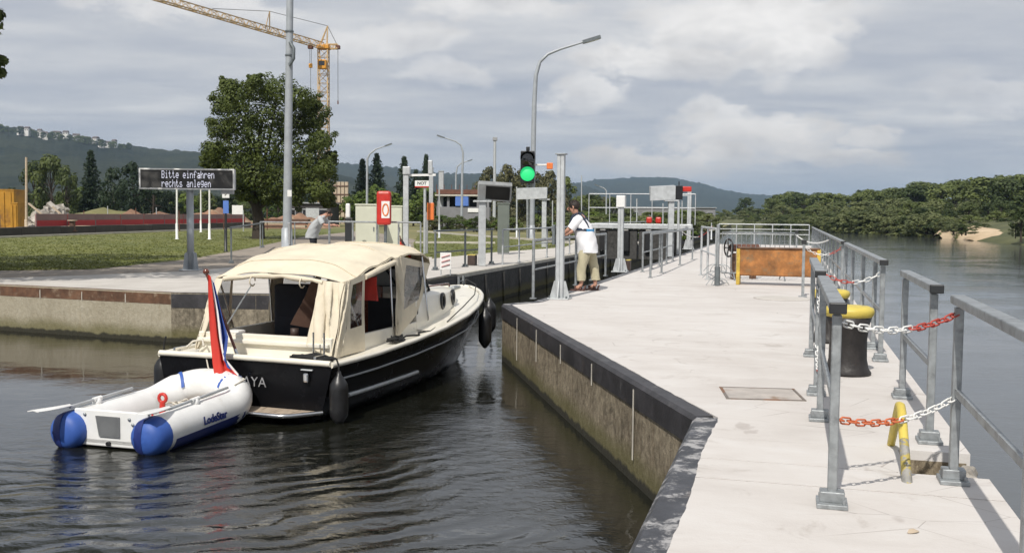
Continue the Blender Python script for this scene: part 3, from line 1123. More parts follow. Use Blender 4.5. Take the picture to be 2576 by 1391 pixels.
# ---- right bank: a shore that rises to a wooded slope
shore = [Vector((75, -60, 0)), Vector((58, 20, 0)), P(2640, 626, 0), P(2576, 617, 0), P(2359, 598, 0), P(2167, 588, 0), P(1956, 575.5, 0), Vector((50, 250, 0)), Vector((46, 320, 0))]
rows = []
fine = []
for a, b in zip(shore, shore[1:]):
    k = max(2, int((b - a).length / 6))
    for i in range(k):
        fine.append(a.lerp(b, i / k))
fine.append(shore[-1])
prof = [(-1.0, -1.0), (0.0, 0.05), (1.5, 0.45), (5, 1.3), (10, 2.0), (22, 2.8), (60, 3.6), (160, 5.0), (900, 8.0)]
for i, q in enumerate(fine):
    d = (fine[min(i + 1, len(fine) - 1)] - fine[max(i - 1, 0)]).normalized()
    nrm = Vector((d.y, -d.x, 0))
    row = []
    for o, z in prof:
        nz = mnoise.noise(Vector((q.x * .12 + o * .2, q.y * .12, 3.3))) * 0.5
        q2 = q + nrm * (o + (nz * 1.2 if o < 30 else 0))
        row.append((q2.x, q2.y, z + (nz * 0.5 if z > 0.3 else 0)))
    rows.append(row)
bk = MB().grid(rows)
struct('wooded_bank', bk, M['bank_soil'])
# the bare sandy patch on that bank
sp = MB()
srows = []
sc0 = PY(2505, 590, 108)
for j in range(25):
    row = []
    fy = j / 24
    for i in range(31):
        fx = i / 30 * 2 - 1
        edge = 1 - min(1, abs(fx) ** 2.2 * (1.0 + .5 * mnoise.noise(Vector((fy * 4, fx, 1)))))
        z = (.05 + 1.75 * fy ** .9) * edge ** .5 - .35 * (1 - edge) + .16 * mnoise.noise(Vector((fx * 3, fy * 4, 2))) + .08 * mnoise.noise(Vector((fx * 9, fy * 11, 2)))
        row.append((sc0.x + fx * 3.6 + (fy - .3) * 2.5, 97 + fy * 24, z - .9 * max(0, fy - .9) * 10))
    srows.append(row)
sp.grid(srows)
struct('sandy_slope', sp, M['sandy'])

# ---- hills
def ridge(name, pts, dist, foot, bump, seed, mat, steps=9, cols=260):
    rows = []
    u0, u1 = pts[0][0], pts[-1][0]
    for j in range(steps + 3):
        row = []
        for i in range(cols + 1):
            u = u0 + (u1 - u0) * i / cols
            v = pts[-1][1]
            for (ua, va), (ub, vb) in zip(pts, pts[1:]):
                if ua <= u <= ub:
                    k = (u - ua) / (ub - ua)
                    k = k * k * (3 - 2 * k) * 0.5 + k * 0.5
                    v = va + (vb - va) * k
                    break
            c = PY(u, v, dist)
            f = min(1.0, j / steps)
            yy = dist * (foot + (1 - foot) * f)
            prof = (f ** 0.8)
            if j > steps:
                yy = dist * (1 + 0.12 * (j - steps))
                prof = 1 - 0.15 * (j - steps)
            z = DECK + (c.z - DECK) * prof
            n1 = mnoise.noise(Vector((u * 0.012, j * 0.45, seed)))
            n2 = mnoise.noise(Vector((u * 0.13, j * 1.9, seed + 5)))
            n3 = mnoise.noise(Vector((u * 0.33, j * 2.9, seed + 9)))
            z += bump * (n1 * 1.2 * (f < 0.99) + n2 * 0.7 + n3 * 0.55) * (0.15 + f * 0.85)
            row.append((c.x / dist * yy, yy, z))
        rows.append(row)
    struct(name, MB().grid(rows), mat)


ridge('hill', [(-900, 290), (-300, 300), (0, 318), (150, 335), (300, 362), (420, 378), (560, 386), (760, 420), (1000, 470), (1200, 520)], 1500, 0.55, 5.5, 1.0, M['hill'])
ridge('far_hill', [(300, 395), (560, 388), (760, 400), (860, 411), (980, 420), (1120, 436), (1300, 440), (1450, 462), (1560, 500)], 2700, 0.6, 8, 2.0, M['hill'])
ridge('distant_hill', [(1180, 520), (1330, 480), (1440, 462), (1500, 452), (1600, 446), (1690, 447), (1760, 460), (1820, 478), (1880, 489), (2000, 494), (2300, 505), (2700, 520)], 3800, 0.65, 8, 3.0, M['hill'])

# houses along the crest of the near hill
hs = [(52, 322), (66, 325), (82, 328), (98, 327), (118, 332), (138, 333), (152, 337), (168, 331), (188, 339), (204, 345), (218, 343), (236, 349), (252, 351), (270, 355), (292, 352)]
rnd = random.Random(3)
for i, (u, v) in enumerate(hs):
    y = 1360 + rnd.uniform(-25, 25)
    q = PY(u + rnd.uniform(-5, 5), v + rnd.uniform(5, 12), y)
    w, h, d = rnd.uniform(4.5, 9), rnd.uniform(2.5, 4.2), 7.0
    t_ = thing('hillside_house', 'small pale house among trees along the crest of the wooded hill', 'house', q, rnd.uniform(-.5, .5), 'houses on the hill crest')
    m = MB().box((0, 0, h / 2 - 3), (w, d, h + 6))
    m.build('wall', M['house_wall'], t_)
    r_ = MB()
    r_.add([(-w / 2 - .4, -d / 2 - .5, h), (w / 2 + .4, -d / 2 - .5, h), (w / 2 + .4, d / 2 + .5, h), (-w / 2 - .4, d / 2 + .5, h), (-w / 2 - .4, 0, h + 2.6), (w / 2 + .4, 0, h + 2.6)],
           [(0, 1, 5, 4), (2, 3, 4, 5), (1, 2, 5), (3, 0, 4), (3, 2, 1, 0)])
    r_.build('roof', M['roof_tile'], t_)
    for sx in (-.25, .25):
        MB().box((w * sx, -d / 2 - .05, h * .5), (1.3, .12, 1.4)).build('window', M['dark'], t_)


# ================================================================== VEGETATION
def leaves(mb, centre, rad, n, size, rnd, squash=0.8, up=0.35):
    cx, cy, cz = centre
    for _ in range(n):
        while True:
            x, y, z = rnd.uniform(-1, 1), rnd.uniform(-1, 1), rnd.uniform(-1, 1)
            l2 = x * x + y * y + z * z
            if 0.04 < l2 <= 1:
                break
        l = math.sqrt(l2)
        k = (0.55 + 0.45 * l) / l if rnd.random() < 0.7 else 1.0
        px, py, pz = x * k * rad, y * k * rad, z * k * rad * squash
        nx, ny, nz = x / l + rnd.uniform(-.45, .45), y / l + rnd.uniform(-.45, .45), z / l + up + rnd.uniform(-.4, .4)
        nl = math.sqrt(nx * nx + ny * ny + nz * nz) or 1
        nx, ny, nz = nx / nl, ny / nl, nz / nl
        ax, ay, az_ = rnd.uniform(-1, 1), rnd.uniform(-1, 1), rnd.uniform(-1, 1)
        d = ax * nx + ay * ny + az_ * nz
        ax, ay, az_ = ax - d * nx, ay - d * ny, az_ - d * nz
        al = math.sqrt(ax * ax + ay * ay + az_ * az_) or 1
        s = size * rnd.uniform(.6, 1.3)
        ax, ay, az_ = ax / al * s, ay / al * s, az_ / al * s
        bx, by, bz = (ny * az_ - nz * ay) * .62, (nz * ax - nx * az_) * .62, (nx * ay - ny * ax) * .62
        X, Y, Z = cx + px, cy + py, cz + pz
        o = len(mb.v)
        mb.v += [(X - ax, Y - ay, Z - az_), (X + bx, Y + by, Z + bz), (X + ax, Y + ay, Z + az_), (X - bx, Y - by, Z - bz)]
        mb.f.append([o, o + 1, o + 2, o + 3])
        mb.s.append(False)
        mb.mi.append(0)


def limbs(mb, base_r, h, targets, rnd, fork=0.35):
    pts = [(0, 0, -0.2), (rnd.uniform(-.02, .02) * h, 0, h * fork * .5), (rnd.uniform(-.03, .03) * h, rnd.uniform(-.03, .03) * h, h * fork), (rnd.uniform(-.04, .04) * h, 0, h * .75)]
    mb.tube(pts, [base_r * 1.25, base_r, base_r * .85, base_r * .3], 9)
    for c in targets:
        k = rnd.uniform(fork * .75, fork * 1.5)
        s = Vector(pts[2]) * (k / fork) if k < fork else Vector(pts[2]).lerp(Vector(pts[3]), (k - fork) / (.75 - fork))
        e = Vector(c)
        mid = s.lerp(e, .5) + Vector((rnd.uniform(-.05, .05) * h, rnd.uniform(-.05, .05) * h, rnd.uniform(-.02, .05) * h))
        mb.tube([s, mid, e], [base_r * .42, base_r * .25, base_r * .07], 6)


def broad_source(seed, clumps, per, size, flat=1.0, low=0.03, mat='leaf_wood', spread=0.42):
    """a broad-leaved tree of height 1 standing on the origin"""
    rnd = random.Random(seed)
    cm, tm = MB(), MB()
    cs = []
    for i in range(clumps):
        a = rnd.uniform(0, 6.283)
        z = low + (0.93 - low) * rnd.random() ** 0.8
        env = math.sin(min(1, max(0.03, (z - low + .08) / (1.02 - low))) * math.pi) ** 0.6
        r = spread * env * math.sqrt(rnd.uniform(.15, 1))
        cr = rnd.uniform(.085, .16)
        cs.append((r * math.cos(a), r * math.sin(a), min(z, 1 - cr * .8)))
        leaves(cm, cs[-1], cr, per, size, rnd, .8)
    limbs(tm, .032, 1.0, cs[::max(1, clumps // 9)], rnd)
    return cm.mesh('crown', M[mat]), tm.mesh('trunk', M['bark'])


def conifer_source(seed, tiers=27, mat='needle'):
    rnd = random.Random(seed)
    cm, tm = MB(), MB()
    tm.tube([(0, 0, -.02), (0, 0, .5), (0, 0, .98)], [.022, .014, .003], 7)
    for i in range(tiers):
        f = i / (tiers - 1)
        z = .10 + .86 * f
        r = (.235 * (1 - f) ** .85 + .014) * rnd.uniform(.72, 1.12)
        nb = int(10 - 5 * f)
        for k in range(nb):
            a = 6.283 * k / nb + rnd.uniform(-.4, .4) + i
            rr = r * rnd.uniform(.6, 1.15)
            ex, ey = math.cos(a), math.sin(a)
            steps = max(2, int(rr / .03))
            for s in range(steps + 1):
                q = rr * (s + .3) / (steps + .3)
                zz_ = z - q * .42 + q * q * .5
                leaves(cm, (ex * q, ey * q, zz_ + rnd.uniform(-.012, .012)), .026 + .012 * (1 - s / (steps + 1)), 6, .019, rnd, .8, .2)
    return cm.mesh('crown', M[mat]), tm.mesh('trunk', M['bark'])


SRC = {
    'wood': [broad_source(20 + i, 34, 60, .034) for i in range(4)],
    'willow': [broad_source(40 + i, 34, 62, .036, low=.0, mat='leaf_willow', spread=.5) for i in range(3)],
    'bush': [broad_source(60 + i, 26, 60, .042, low=.05, mat='leaf_bright', spread=.62) for i in range(2)],
    'olive': [broad_source(70 + i, 30, 60, .036, low=.08, mat='leaf_olive', spread=.45) for i in range(2)],
    'conifer': [conifer_source(80 + i) for i in range(3)],
    'dark': [broad_source(90 + i, 34, 60, .034, mat='needle', spread=.42) for i in range(2)],
}
tree_rnd = random.Random(77)


def plant(src, base, h, wide, name, label, cat, group=None):
    crown, trunk = tree_rnd.choice(SRC[src])
    t_ = thing(name, label, cat, base, tree_rnd.uniform(0, 6.28), group)
    t_.scale = (h * wide, h * wide, h)
    link('trunk', trunk, t_)
    link('crown', crown, t_)
    return t_


def plant_px(src, u, v_top, y, wide, name, label, cat, group=None, ground=DECK - .05):
    top = PY(u, v_top, y)
    hh = max(1.0, top.z - ground)
    if wide > 5:                       # given as a width in photo pixels
        wide = wide / F0 * y / (hh * .9)
    return plant(src, (top.x, y, ground), hh, wide, name, label, cat, group)


# far bank: shoreline bushes in front, taller wood behind
rnd = random.Random(21)
front_prof = [(1740, 540), (1800, 545), (1900, 548), (1960, 532), (2060, 535), (2170, 515), (2250, 535), (2330, 517), (2400, 545), (2440, 565)]
back_prof = [(1745, 508), (1800, 508), (1870, 497), (1920, 496), (2000, 484), (2050, 482), (2130, 482), (2200, 470), (2290, 462), (2330, 455), (2380, 456), (2440, 445), (2500, 440), (2640, 440)]


def prof_at(pr, u):
    for (a, va), (b, vb) in zip(pr, pr[1:]):
        if a <= u <= b:
            return va + (vb - va) * (u - a) / (b - a)
    return pr[-1][1]


def shore_x(y):
    for a, b in zip(shore, shore[1:]):
        if a.y <= y <= b.y:
            return a.x + (b.x - a.x) * (y - a.y) / (b.y - a.y)
    return 48.0


def u_of(x, y, z=DECK):
    d = cam_rot.transposed() @ (Vector((x, y, z)) - cam.location)
    return W0 / 2 - F0 * d.x / d.z


def v_of(x, y, z):
    d = cam_rot.transposed() @ (Vector((x, y, z)) - cam.location)
    return H0 / 2 + F0 * d.y / d.z


def line_wood(off, prof, y0, y1, step, src, name, label, cat, group, umin, umax, ground, wide):
    y = y0
    while y < y1:
        x = shore_x(y) + off * rnd.uniform(.7, 1.3)
        u = u_of(x, y)
        if umin < u < umax:
            v = prof_at(prof, u) + rnd.uniform(-4, 9)
            top = PY(u, v, y)
            h = top.z - ground
            if h > 1.2:
                plant(src if isinstance(src, str) else rnd.choice(src), (x, y, ground - .3), h + .3, wide * rnd.uniform(.85, 1.25), name, label, cat, group)
        y += step * rnd.uniform(.7, 1.3) * (0.6 + y / 200)


line_wood(0.7, [(u, v + 12) for u, v in front_prof], 97, 300, 1.5, ['willow', 'willow', 'wood'], 'shoreline_willow', 'bushy willow hanging over the waterline of the far river bank', 'bush', 'willows along the far shoreline', 1700, 2425, .1, 1.5)
line_wood(6.0, front_prof, 98, 300, 1.9, ['willow', 'willow', 'wood'], 'shoreline_willow', 'bushy willow hanging over the waterline of the far river bank', 'bush', 'willows along the far shoreline', 1700, 2430, .8, 1.3)
line_wood(12, [(u, v - 16) for u, v in front_prof], 100, 290, 2.6, ['willow', 'wood'], 'bank_bush', 'rounded green bush on the slope behind the shoreline willows', 'bush', 'bushes on the far bank slope', 1700, 2430, 1.2, 1.25)
line_wood(21, [(u, v * .5 + w * .5) for (u, v), (_, w) in zip([(u, prof_at(front_prof, u)) for u in range(1745, 2640, 40)], [(u, prof_at(back_prof, u)) for u in range(1745, 2640, 40)])], 70, 300, 3.4, ['wood', 'willow'], 'bank_bush', 'rounded green bush on the slope behind the shoreline willows', 'bush', 'bushes on the far bank slope', 1720, 2690, 1.6, 1.2)
line_wood(34, back_prof, 62, 320, 3.0, 'wood', 'bank_tree', 'tall dark leafy tree on top of the wooded far river bank', 'tree', 'trees on top of the far bank', 1740, 2690, 1.8, 1.2)
line_wood(50, [(u, v - 1) for u, v in back_prof], 62, 330, 4.4, 'wood', 'bank_tree', 'tall dark leafy tree on top of the wooded far river bank', 'tree', 'trees on top of the far bank', 1740, 2700, 2.2, 1.2)
for u, v, y, w in ((2572, 520, 90, 60), (2600, 500, 92, 80), (2556, 560, 91, 30), (2430, 566, 104, 60), (2400, 560, 108, 60), (2455, 560, 124, 60), (2490, 556, 128, 60), (2530, 548, 126, 60), (2475, 575, 121, 40), (2440, 540, 132, 70), (2510, 530, 134, 80), (2560, 525, 130, 80), (2420, 582, 101, 36)):
    plant_px('wood' if u % 3 else 'willow', u, v, y, w, 'slope_bush', 'dark bush crowding round the bare sandy slope of the far bank', 'bush', 'bushes round the sandy slope', .8)

# behind the lock and the building site
G1 = 'trees behind the building site'
plant_px('wood', 128, 386, 130, .62, 'broadleaf_tree', 'broad dark green tree behind the yellow containers', 'tree', G1)
plant_px('wood', 85, 402, 138, .55, 'broadleaf_tree', 'dark green tree just behind the thin wooden post', 'tree', G1)
plant_px('wood', 165, 415, 128, .55, 'broadleaf_tree', 'smaller dark tree leaning against the broad tree', 'tree', G1)
plant_px('conifer', 228, 376, 135, 1.05, 'conifer_tree', 'pointed dark conifer standing alone before the wooded hill', 'tree', G1)
plant_px('dark', 285, 418, 132, .6, 'broadleaf_tree', 'very dark tree left of the message sign', 'tree', G1)
plant_px('dark', 330, 404, 130, .6, 'broadleaf_tree', 'very dark tall tree partly hidden by the message sign', 'tree', G1)
plant_px('dark', 385, 440, 136, .8, 'broadleaf_tree', 'dark low tree hidden behind the message sign board', 'tree', G1)
for i, (u, v, y) in enumerate(((20, 470, 142), (210, 470, 142), (255, 480, 145), (420, 478, 140), (470, 485, 142), (520, 480, 138), (570, 490, 140), (700, 495, 120), (745, 500, 124))):
    plant_px(['dark', 'bush', 'wood'][i % 3], u, v, y, 1.0, 'background_bush', 'low bush in the hedge line behind the building site', 'bush', 'bushes behind the building site')
G2 = 'conifers behind the lock'
for u, v, y, lab in ((912, 398, 150, 'dark spruce left of the double spruce beside the lamp'), (948, 384, 152, 'tall dark spruce standing behind the slim street lamp'), (1017, 392, 156, 'dark spruce above the grey sensor mast'), (1072, 387, 158, 'slim dark spruce behind the NOT sign'), (1046, 425, 160, 'short spruce between two taller spruces')):
    plant_px('conifer', u, v, y, 1.0 if u != 1072 else .8, 'spruce_tree', lab, 'tree', G2)
for u, v, y, w in ((915, 478, 110, 1.0), (950, 462, 116, .95), (985, 482, 114, 1.0), (1040, 488, 118, .9), (1075, 470, 120, .9), (885, 500, 112, 1.0)):
    plant_px('bush', u, v, y, w, 'green_bush', 'bright green bush behind the pale control cabinets', 'bush', 'bright bushes behind the cabinets')
for u, v, y, w, lab in ((1235, 418, 160, .6, 'olive tree just behind the white camera pole'), (1270, 412, 150, .7, 'tallest olive tree right of the white camera pole'), (1310, 424, 156, .7, 'olive tree directly behind the traffic light'), (1345, 432, 160, .7, 'olive tree behind the tall curved lamp post'), (1390, 428, 158, .75, 'olive tree behind the orange plate of the signal arm'),
                        (1425, 440, 165, .7, 'green tree just right of the thick gusseted mast'), (1190, 470, 170, .8, 'low olive tree behind the end of the building shell'), (1465, 490, 175, .9, 'green tree behind the head of the leaning man'), (1500, 500, 180, .9, 'low green tree right of the leaning man'), (1540, 495, 170, .9, 'low green tree left of the mast with the white head')):
    plant_px('olive' if u < 1400 else 'wood', u, v, y, w, 'riverside_tree', lab, 'tree', 'trees behind the lock signals')
rnd = random.Random(14)
for k in range(17):
    u = 1096 + k * 19 + rnd.uniform(-5, 5)
    plant_px(['olive', 'bush', 'wood', 'willow'][k % 4], u, rnd.uniform(536, 556), rnd.uniform(80, 92), rnd.uniform(46, 70), 'hedge_bush', 'low bush in the hedge behind the white lock kerb', 'bush', 'hedge behind the lock kerb')
for row, (y, v0, v1) in enumerate(((58, 556, 572), (72, 546, 560), (90, 538, 552), (112, 520, 540))):
    for k in range(11 if row < 3 else 13):
        u = 1432 + k * 29 + rnd.uniform(-8, 8)
        if row == 0 and u > 1700:
            continue
        plant_px(['willow', 'bush', 'wood', 'willow'][(k + row) % 4], u, rnd.uniform(v0, v1), y * rnd.uniform(.97, 1.03), rnd.uniform(62, 100), 'bank_shrub', 'leafy green shrub on the bank beyond the lock gate', 'bush', 'shrubs beyond the lock gate')
for u, v, y, w in ((1778, 572, 92, 70), (1800, 580, 96, 50), (1760, 560, 98, 70), (1745, 540, 125, 60), (1775, 548, 140, 60)):
    plant_px('willow', u, v, y, w, 'bank_shrub', 'rounded shrub at the tip of land where the river bends', 'bush', 'shrubs at the river bend')
for k in range(34):
    u = -60 + k * 29 + rnd.uniform(-8, 8)
    plant_px(['wood', 'dark', 'wood', 'bush'][k % 4], u, rnd.uniform(478, 505), rnd.uniform(165, 185), rnd.uniform(55, 90), 'tree_line_bush', 'dark green bush in the tree line behind the building site', 'bush', 'tree line behind the building site')
for k in range(22):
    u = 860 + k * 31 + rnd.uniform(-8, 8)
    plant_px(['wood', 'olive', 'dark', 'wood'][k % 4], u, rnd.uniform(486, 512), rnd.uniform(200, 230), rnd.uniform(55, 90), 'tree_line_bush', 'green tree in the far tree line below the blue hills', 'tree', 'far tree line below the hills')
for k in range(40):
    u = 10 + k * 8.2 + rnd.uniform(-4, 4)
    vv = 316 + (u / 300) * 44
    c = PY(u, vv + 8, 1340)
    plant('wood', (c.x, 1335 + rnd.uniform(-12, 12), c.z - 4), rnd.uniform(6, 11), 1.1, 'hilltop_tree', 'dark tree standing among the pale houses on the hill crest', 'tree', 'trees on the hill crest')

# the big tree by the mast: clumps follow its real outline
TY = 54.0
tb = PY(650, 600, TY)
tb.z = DECK - .02
big = thing('maple_tree', 'large dark green tree behind the tall grey mast in front of the crane', 'tree', tb)
rnd = random.Random(9)
cl = [(600, 238, 50), (650, 228, 42), (700, 232, 46), (757, 252, 42), (566, 262, 34), (790, 300, 38), (556, 322, 40), (612, 300, 56), (676, 300, 60), (738, 310, 52), (806, 352, 34), (540, 378, 34), (594, 372, 54), (660, 374, 64), (726, 380, 60), (786, 396, 46), (818, 430, 32), (530, 404, 26), (586, 440, 44), (640, 442, 52), (704, 448, 56), (764, 450, 50), (810, 478, 34), (612, 486, 34), (680, 494, 38), (742, 496, 36), (560, 420, 30), (830, 400, 20), (575, 215, 24), (640, 206, 22), (780, 268, 28), (820, 500, 22)]
cm, tm = MB(), MB()
cs = []
for k, (u, v, r) in enumerate(cl):
    for rep in range(3):
        y = TY + rnd.uniform(-2.4, 2.4) * (1 if rep else .3)
        q = PY(u + rnd.uniform(-8, 8) * (rep > 0), v + rnd.uniform(-8, 8) * (rep > 0), y) - tb
        rr = r / F0 * y * rnd.uniform(.8, 1.0)
        cs.append(tuple(q))
        leaves(cm, q, rr * .95, 400, .076, rnd, .85)
        for _ in range(3):
            o = Vector((rnd.uniform(-1, 1), rnd.uniform(-1, 1), rnd.uniform(-.8, .9))).normalized() * rr * 1.02
            leaves(cm, q + o, rr * .34, 70, .068, rnd, .8)
limbs(tm, .30, 8.0, cs[::6], rnd, .26)
cm.build('crown', M['leaf'], big)
tm.build('trunk', M['bark'], big)

# tree standing left of the frame: only twig ends reach into the picture, its shade lies on the quay and the lawn
lt = Vector((-16.6, 24.6, DECK - .02))
lt_t = thing('quay_tree', 'overhanging leafy branches of a tree at the top corner above the quay', 'tree', lt)
cm, tm = MB(), MB()
cs = []
rnd = random.Random(31)
tries = 0
while len(cs) < 105 and tries < 3000:
    tries += 1
    x, y, z = rnd.uniform(-1, 1), rnd.uniform(-1, 1), rnd.uniform(-1, 1)
    if x * x + y * y + z * z > 1:
        continue
    wp = Vector((-13.8 + x * 6.6, 21.6 + y * 6.4, DECK + 6.3 + z * 3.7))
    r = rnd.uniform(.85, 1.2)
    if u_of(wp.x + r, wp.y, wp.z) > 2 and v_of(wp.x, wp.y, wp.z - r) > -8:
        continue
    q = wp - lt
    cs.append(tuple(q))
    leaves(cm, q, r, 240, .12, rnd, .8)
for k in range(9):              # thin outer branch above the picture: dapples the quay by the sign
    wp = Vector((-10.5 + k * .42 + rnd.uniform(-.3, .3), 18.6 + rnd.uniform(-1.2, 1.2), DECK + 7.6 + rnd.uniform(0, 1.2)))
    q = wp - lt
    cs.append(tuple(q))
    leaves(cm, q, rnd.uniform(.45, .7), 75, .11, rnd, .7)
for (u, v, y, r) in ((-6, 36, 20.5, .16), (4, 152, 20, .12), (-4, 182, 20.2, .13), (-40, 160, 20.5, .4), (-50, 60, 20.5, .45)):
    q = PY(u, v, y) - lt
    cs.append(tuple(q))
    leaves(cm, q, r, 60 if r < .2 else 110, .075, rnd, .8)
limbs(tm, .26, 9.0, cs[::4] + cs[-5:], rnd, .3)
cm.build('crown', M['leaf'], lt_t)
tm.build('trunk', M['bark'], lt_t)

# ================================================================== RAILS, CHAINS AND QUAY FURNITURE
def rail(label, s_list, t, group, h=1.0, mids=(0.5,), style='square', caps=(True, True), over=(0.05, 0.05), mat='galv', origin=None, ang=None, base=True):
    """guard rail with posts at stations s_list along the pier direction"""
    if origin is None:
        o = ws(s_list[0], t)
        ang = A_ANG
        xs = [s - s_list[0] for s in s_list]
    else:
        o = origin
        xs = s_list
    r_ = thing('guard_rail', label, 'railing', o, ang, group)
    m = M[mat]
    for x in xs:
        pmb = MB()
        if style == 'square':
            pmb.bbox((x, 0, h / 2 - .02), (.054, .046, h - .04), .006)
        else:
            pmb.cyl((x, 0, 0), (x, 0, h), .026, n=10)
        pp = pmb.build('post', m, r_)
        if base:
            bm_ = MB()
            if style == 'square':
                bm_.bbox((x, 0, .012), (.17, .15, .024), .004)
                bm_.bbox((x, 0, .05), (.085, .12, .055), .006)
                for sx, sy in ((-.06, -.055), (.06, .055)):
                    bm_.cyl((x + sx, sy, .024), (x + sx, sy, .045), .010, n=6)
            else:
                bm_.cyl((x, 0, 0), (x, 0, .02), .06, n=10)
            bm_.build('base_plate', m, pp)
    x0, x1 = xs[0] - over[0], xs[-1] + over[1]
    tr = MB()
    if style == 'square':
        tr.bbox(((x0 + x1) / 2, 0, h), (x1 - x0, .078, .048), .007)
    else:
        tr.cyl((x0 + over[0], 0, h), (x1 - over[1], 0, h), .027, n=10)
    tr.build('top_rail', m, r_)
    for k in mids:
        mm = MB()
        if style == 'square':
            mm.bar((xs[0], 0, k), (xs[-1], 0, k), .022, .04)
        else:
            mm.cyl((xs[0], 0, k), (xs[-1], 0, k), .018, n=8)
        mm.build('mid_rail', m, r_)
    if style == 'square':
        for on, x, sg in ((caps[0], x0, -1), (caps[1], x1, 1)):
            if on:
                cm_ = MB()
                cm_.bbox((x + sg * .007, 0, h - .003), (.03, .084, .056), .006)
                cm_.build('end_cap', M['cap_black'], r_)
    return r_


def chain(p0, p1, sag, cols, label, group, split=0.5, pitch=0.058):
    p0, p1 = Vector(p0), Vector(p1)
    c = thing('barrier_chain', label, 'chain', p0, 0, group)
    L = (p1 - p0).length
    n = max(6, int(L * 1.06 / pitch))
    key = ('link', cols)
    if key not in KIDS:
        out = []
        for cn in cols:
            m = MB()
            pts = []
            for k in range(12):
                a = 6.283 * k / 12
                x = math.cos(a) * .017 + (.021 if math.cos(a) > 0 else -.021)
                pts.append((x, math.sin(a) * .017, 0))
            m.tube(pts, .0050, 5, closed=True)
            out.append(m.mesh('chain_link', M[cn]))
        KIDS[key] = out
    d = p1 - p0
    for i in range(n):
        f = (i + .5) / n
        q = d * f + Vector((0, 0, -sag * 4 * f * (1 - f)))
        tan = d / n + Vector((0, 0, -sag * 4 * (1 - 2 * f) / n))
        x = tan.normalized()
        upv = Vector((0, 0, 1))
        if abs(x.z) > .95:
            upv = Vector((1, 0, 0))
        y = upv.cross(x).normalized()
        z = x.cross(y)
        rot = Matrix((x, y, z)).transposed() @ Matrix.Rotation((i % 2) * 1.5 + .15, 3, 'X')
        link('chain_link', KIDS[key][0 if f < split else 1], c, q, rot=rot.to_euler())
    return c


def sp_(u, v):
    return st(P(u, v))


# river-side rail
tr_ = sp_(2397, 1212)[1]
s_a = sp_(2397, 1212)[0]
GR = 'galvanised rails along the river edge'
rail('galvanised river-edge rail at the very corner, running out of the picture', [s_a - 5.0, s_a - 3.4, s_a - 1.75, s_a], tr_, GR, over=(.05, .06), caps=(False, False))
s_b, t_b = sp_(2337, 1112)
s_b2 = sp_(2266, 1000)[0]
rail('short river-edge rail with two posts beside the broken recess', [s_b, s_b2], t_b, GR, over=(.10, .06), caps=(True, False))
s_c, t_c = sp_(2214, 908)
rail('long river-edge rail that starts beside the big yellow-topped bollard', [s_c, s_c + .95, s_c + 2.8, s_c + 5.0, s_c + 6.9], t_c, GR, over=(.08, .06), caps=(True, False))
rail('farthest river-edge rail running to the end of the pier', [s_c + 8.1 + 2.05 * i for i in range(14)], t_c, GR, over=(.08, .06), caps=(True, False))
# inner rail
s_d, t_d = sp_(2092, 1270)
s_e = sp_(2062, 1056)[0]
GI = 'galvanised rails on the inner side of the walkway'
rail('nearest inner walkway rail with a black end cap towards the viewer', [s_d, s_e], t_d, GI, over=(.06, .12), caps=(True, False))
s_f, s_g = sp_(2047, 992)[0], sp_(2035, 896)[0]
rail('second inner walkway rail just behind the nearest one', [s_f, s_g], t_d, GI, over=(.28, .05), caps=(True, False))


def single_post(u, v, label, h=.98):
    q = P(u, v)
    t_ = thing('chain_post', label, 'post', q, A_ANG, 'single chain posts on the pier')
    MB().bbox((0, 0, h / 2), (.06, .05, h), .005).build('post', M['galv'], t_)
    MB().bbox((0, 0, .012), (.17, .15, .024), .004).build('base_plate', M['galv'], t_)
    MB().bbox((0, 0, h + .02), (.09, .09, .08), .008).build('end_cap', M['cap_black'], t_)
    return q


q1 = single_post(2019, 748, 'single post with a black cap in front of the rusty steel barrier')
q2 = single_post(2002, 672, 'small single post with a black cap behind the rusty steel barrier')
GC = 'red and white plastic chains'
pl, pr = ws(s_d, t_d), ws(s_a, tr_)
Z = Vector((0, 0, 1))
chain(pl + Z * .93, pr + Z * .93, .07, ('white', 'rust_red'), 'upper white and red chain across the walkway between the two nearest posts', GC, .56)
chain(pl + Z * .44, pr + Z * .47, .07, ('rust_chain', 'white'), 'lower orange and white chain crossing in front of the yellow hoop', GC, .55)
chain(ws(s_g, t_d) + Z * .95, ws(s_c, t_c) + Z * .90, .14, ('rust_red', 'white'), 'sagging red and white chain above the big bollard', GC, .55)
chain(ws(s_e, t_d) + Z * .90, ws(s_f, t_d) + Z * .90, .18, ('white', 'white'), 'white chain hanging in the gap between the two inner rails', GC, .5)
chain(ws(s_e, t_d) + Z * .42, ws(s_f, t_d) + Z * .42, .14, ('rust_red', 'white'), 'red and white chain low in the gap between the two inner rails', GC, .5)
chain(q1 + Z * .92, ws(s_c + 8.1, t_c) + Z * .92, .15, ('white', 'rust_red'), 'white chain from the single capped post past the rusty barrier', GC, .7)
chain(q2 + Z * .92, ws(s_c + 14.2, t_c) + Z * .92, .15, ('white', 'white'), 'distant white chain behind the rusty barrier', GC, .5)


def bollard(u, v, r, h, label, cat='bollard'):
    q = P(u, v)
    t_ = thing('mooring_bollard', label, cat, q, 0, 'round mooring bollards')
    MB().lathe([(r * 1.0, 0), (r * 1.02, .02), (r * .9, .06), (r * .82, .14), (r * .80, h * .5), (r * .86, h * .72), (r * .98, h * .86)], 28).build('body', M['black_iron'], t_)
    MB().lathe([(r * .98, h * .861), (r * 1.06, h * .90), (r * 1.08, h * .95), (r * 1.03, h * .99), (r * .85, h * 1.015), (r * .3, h * 1.03), (.001, h * 1.032)], 28).build('painted_head', M['yellow'], t_)


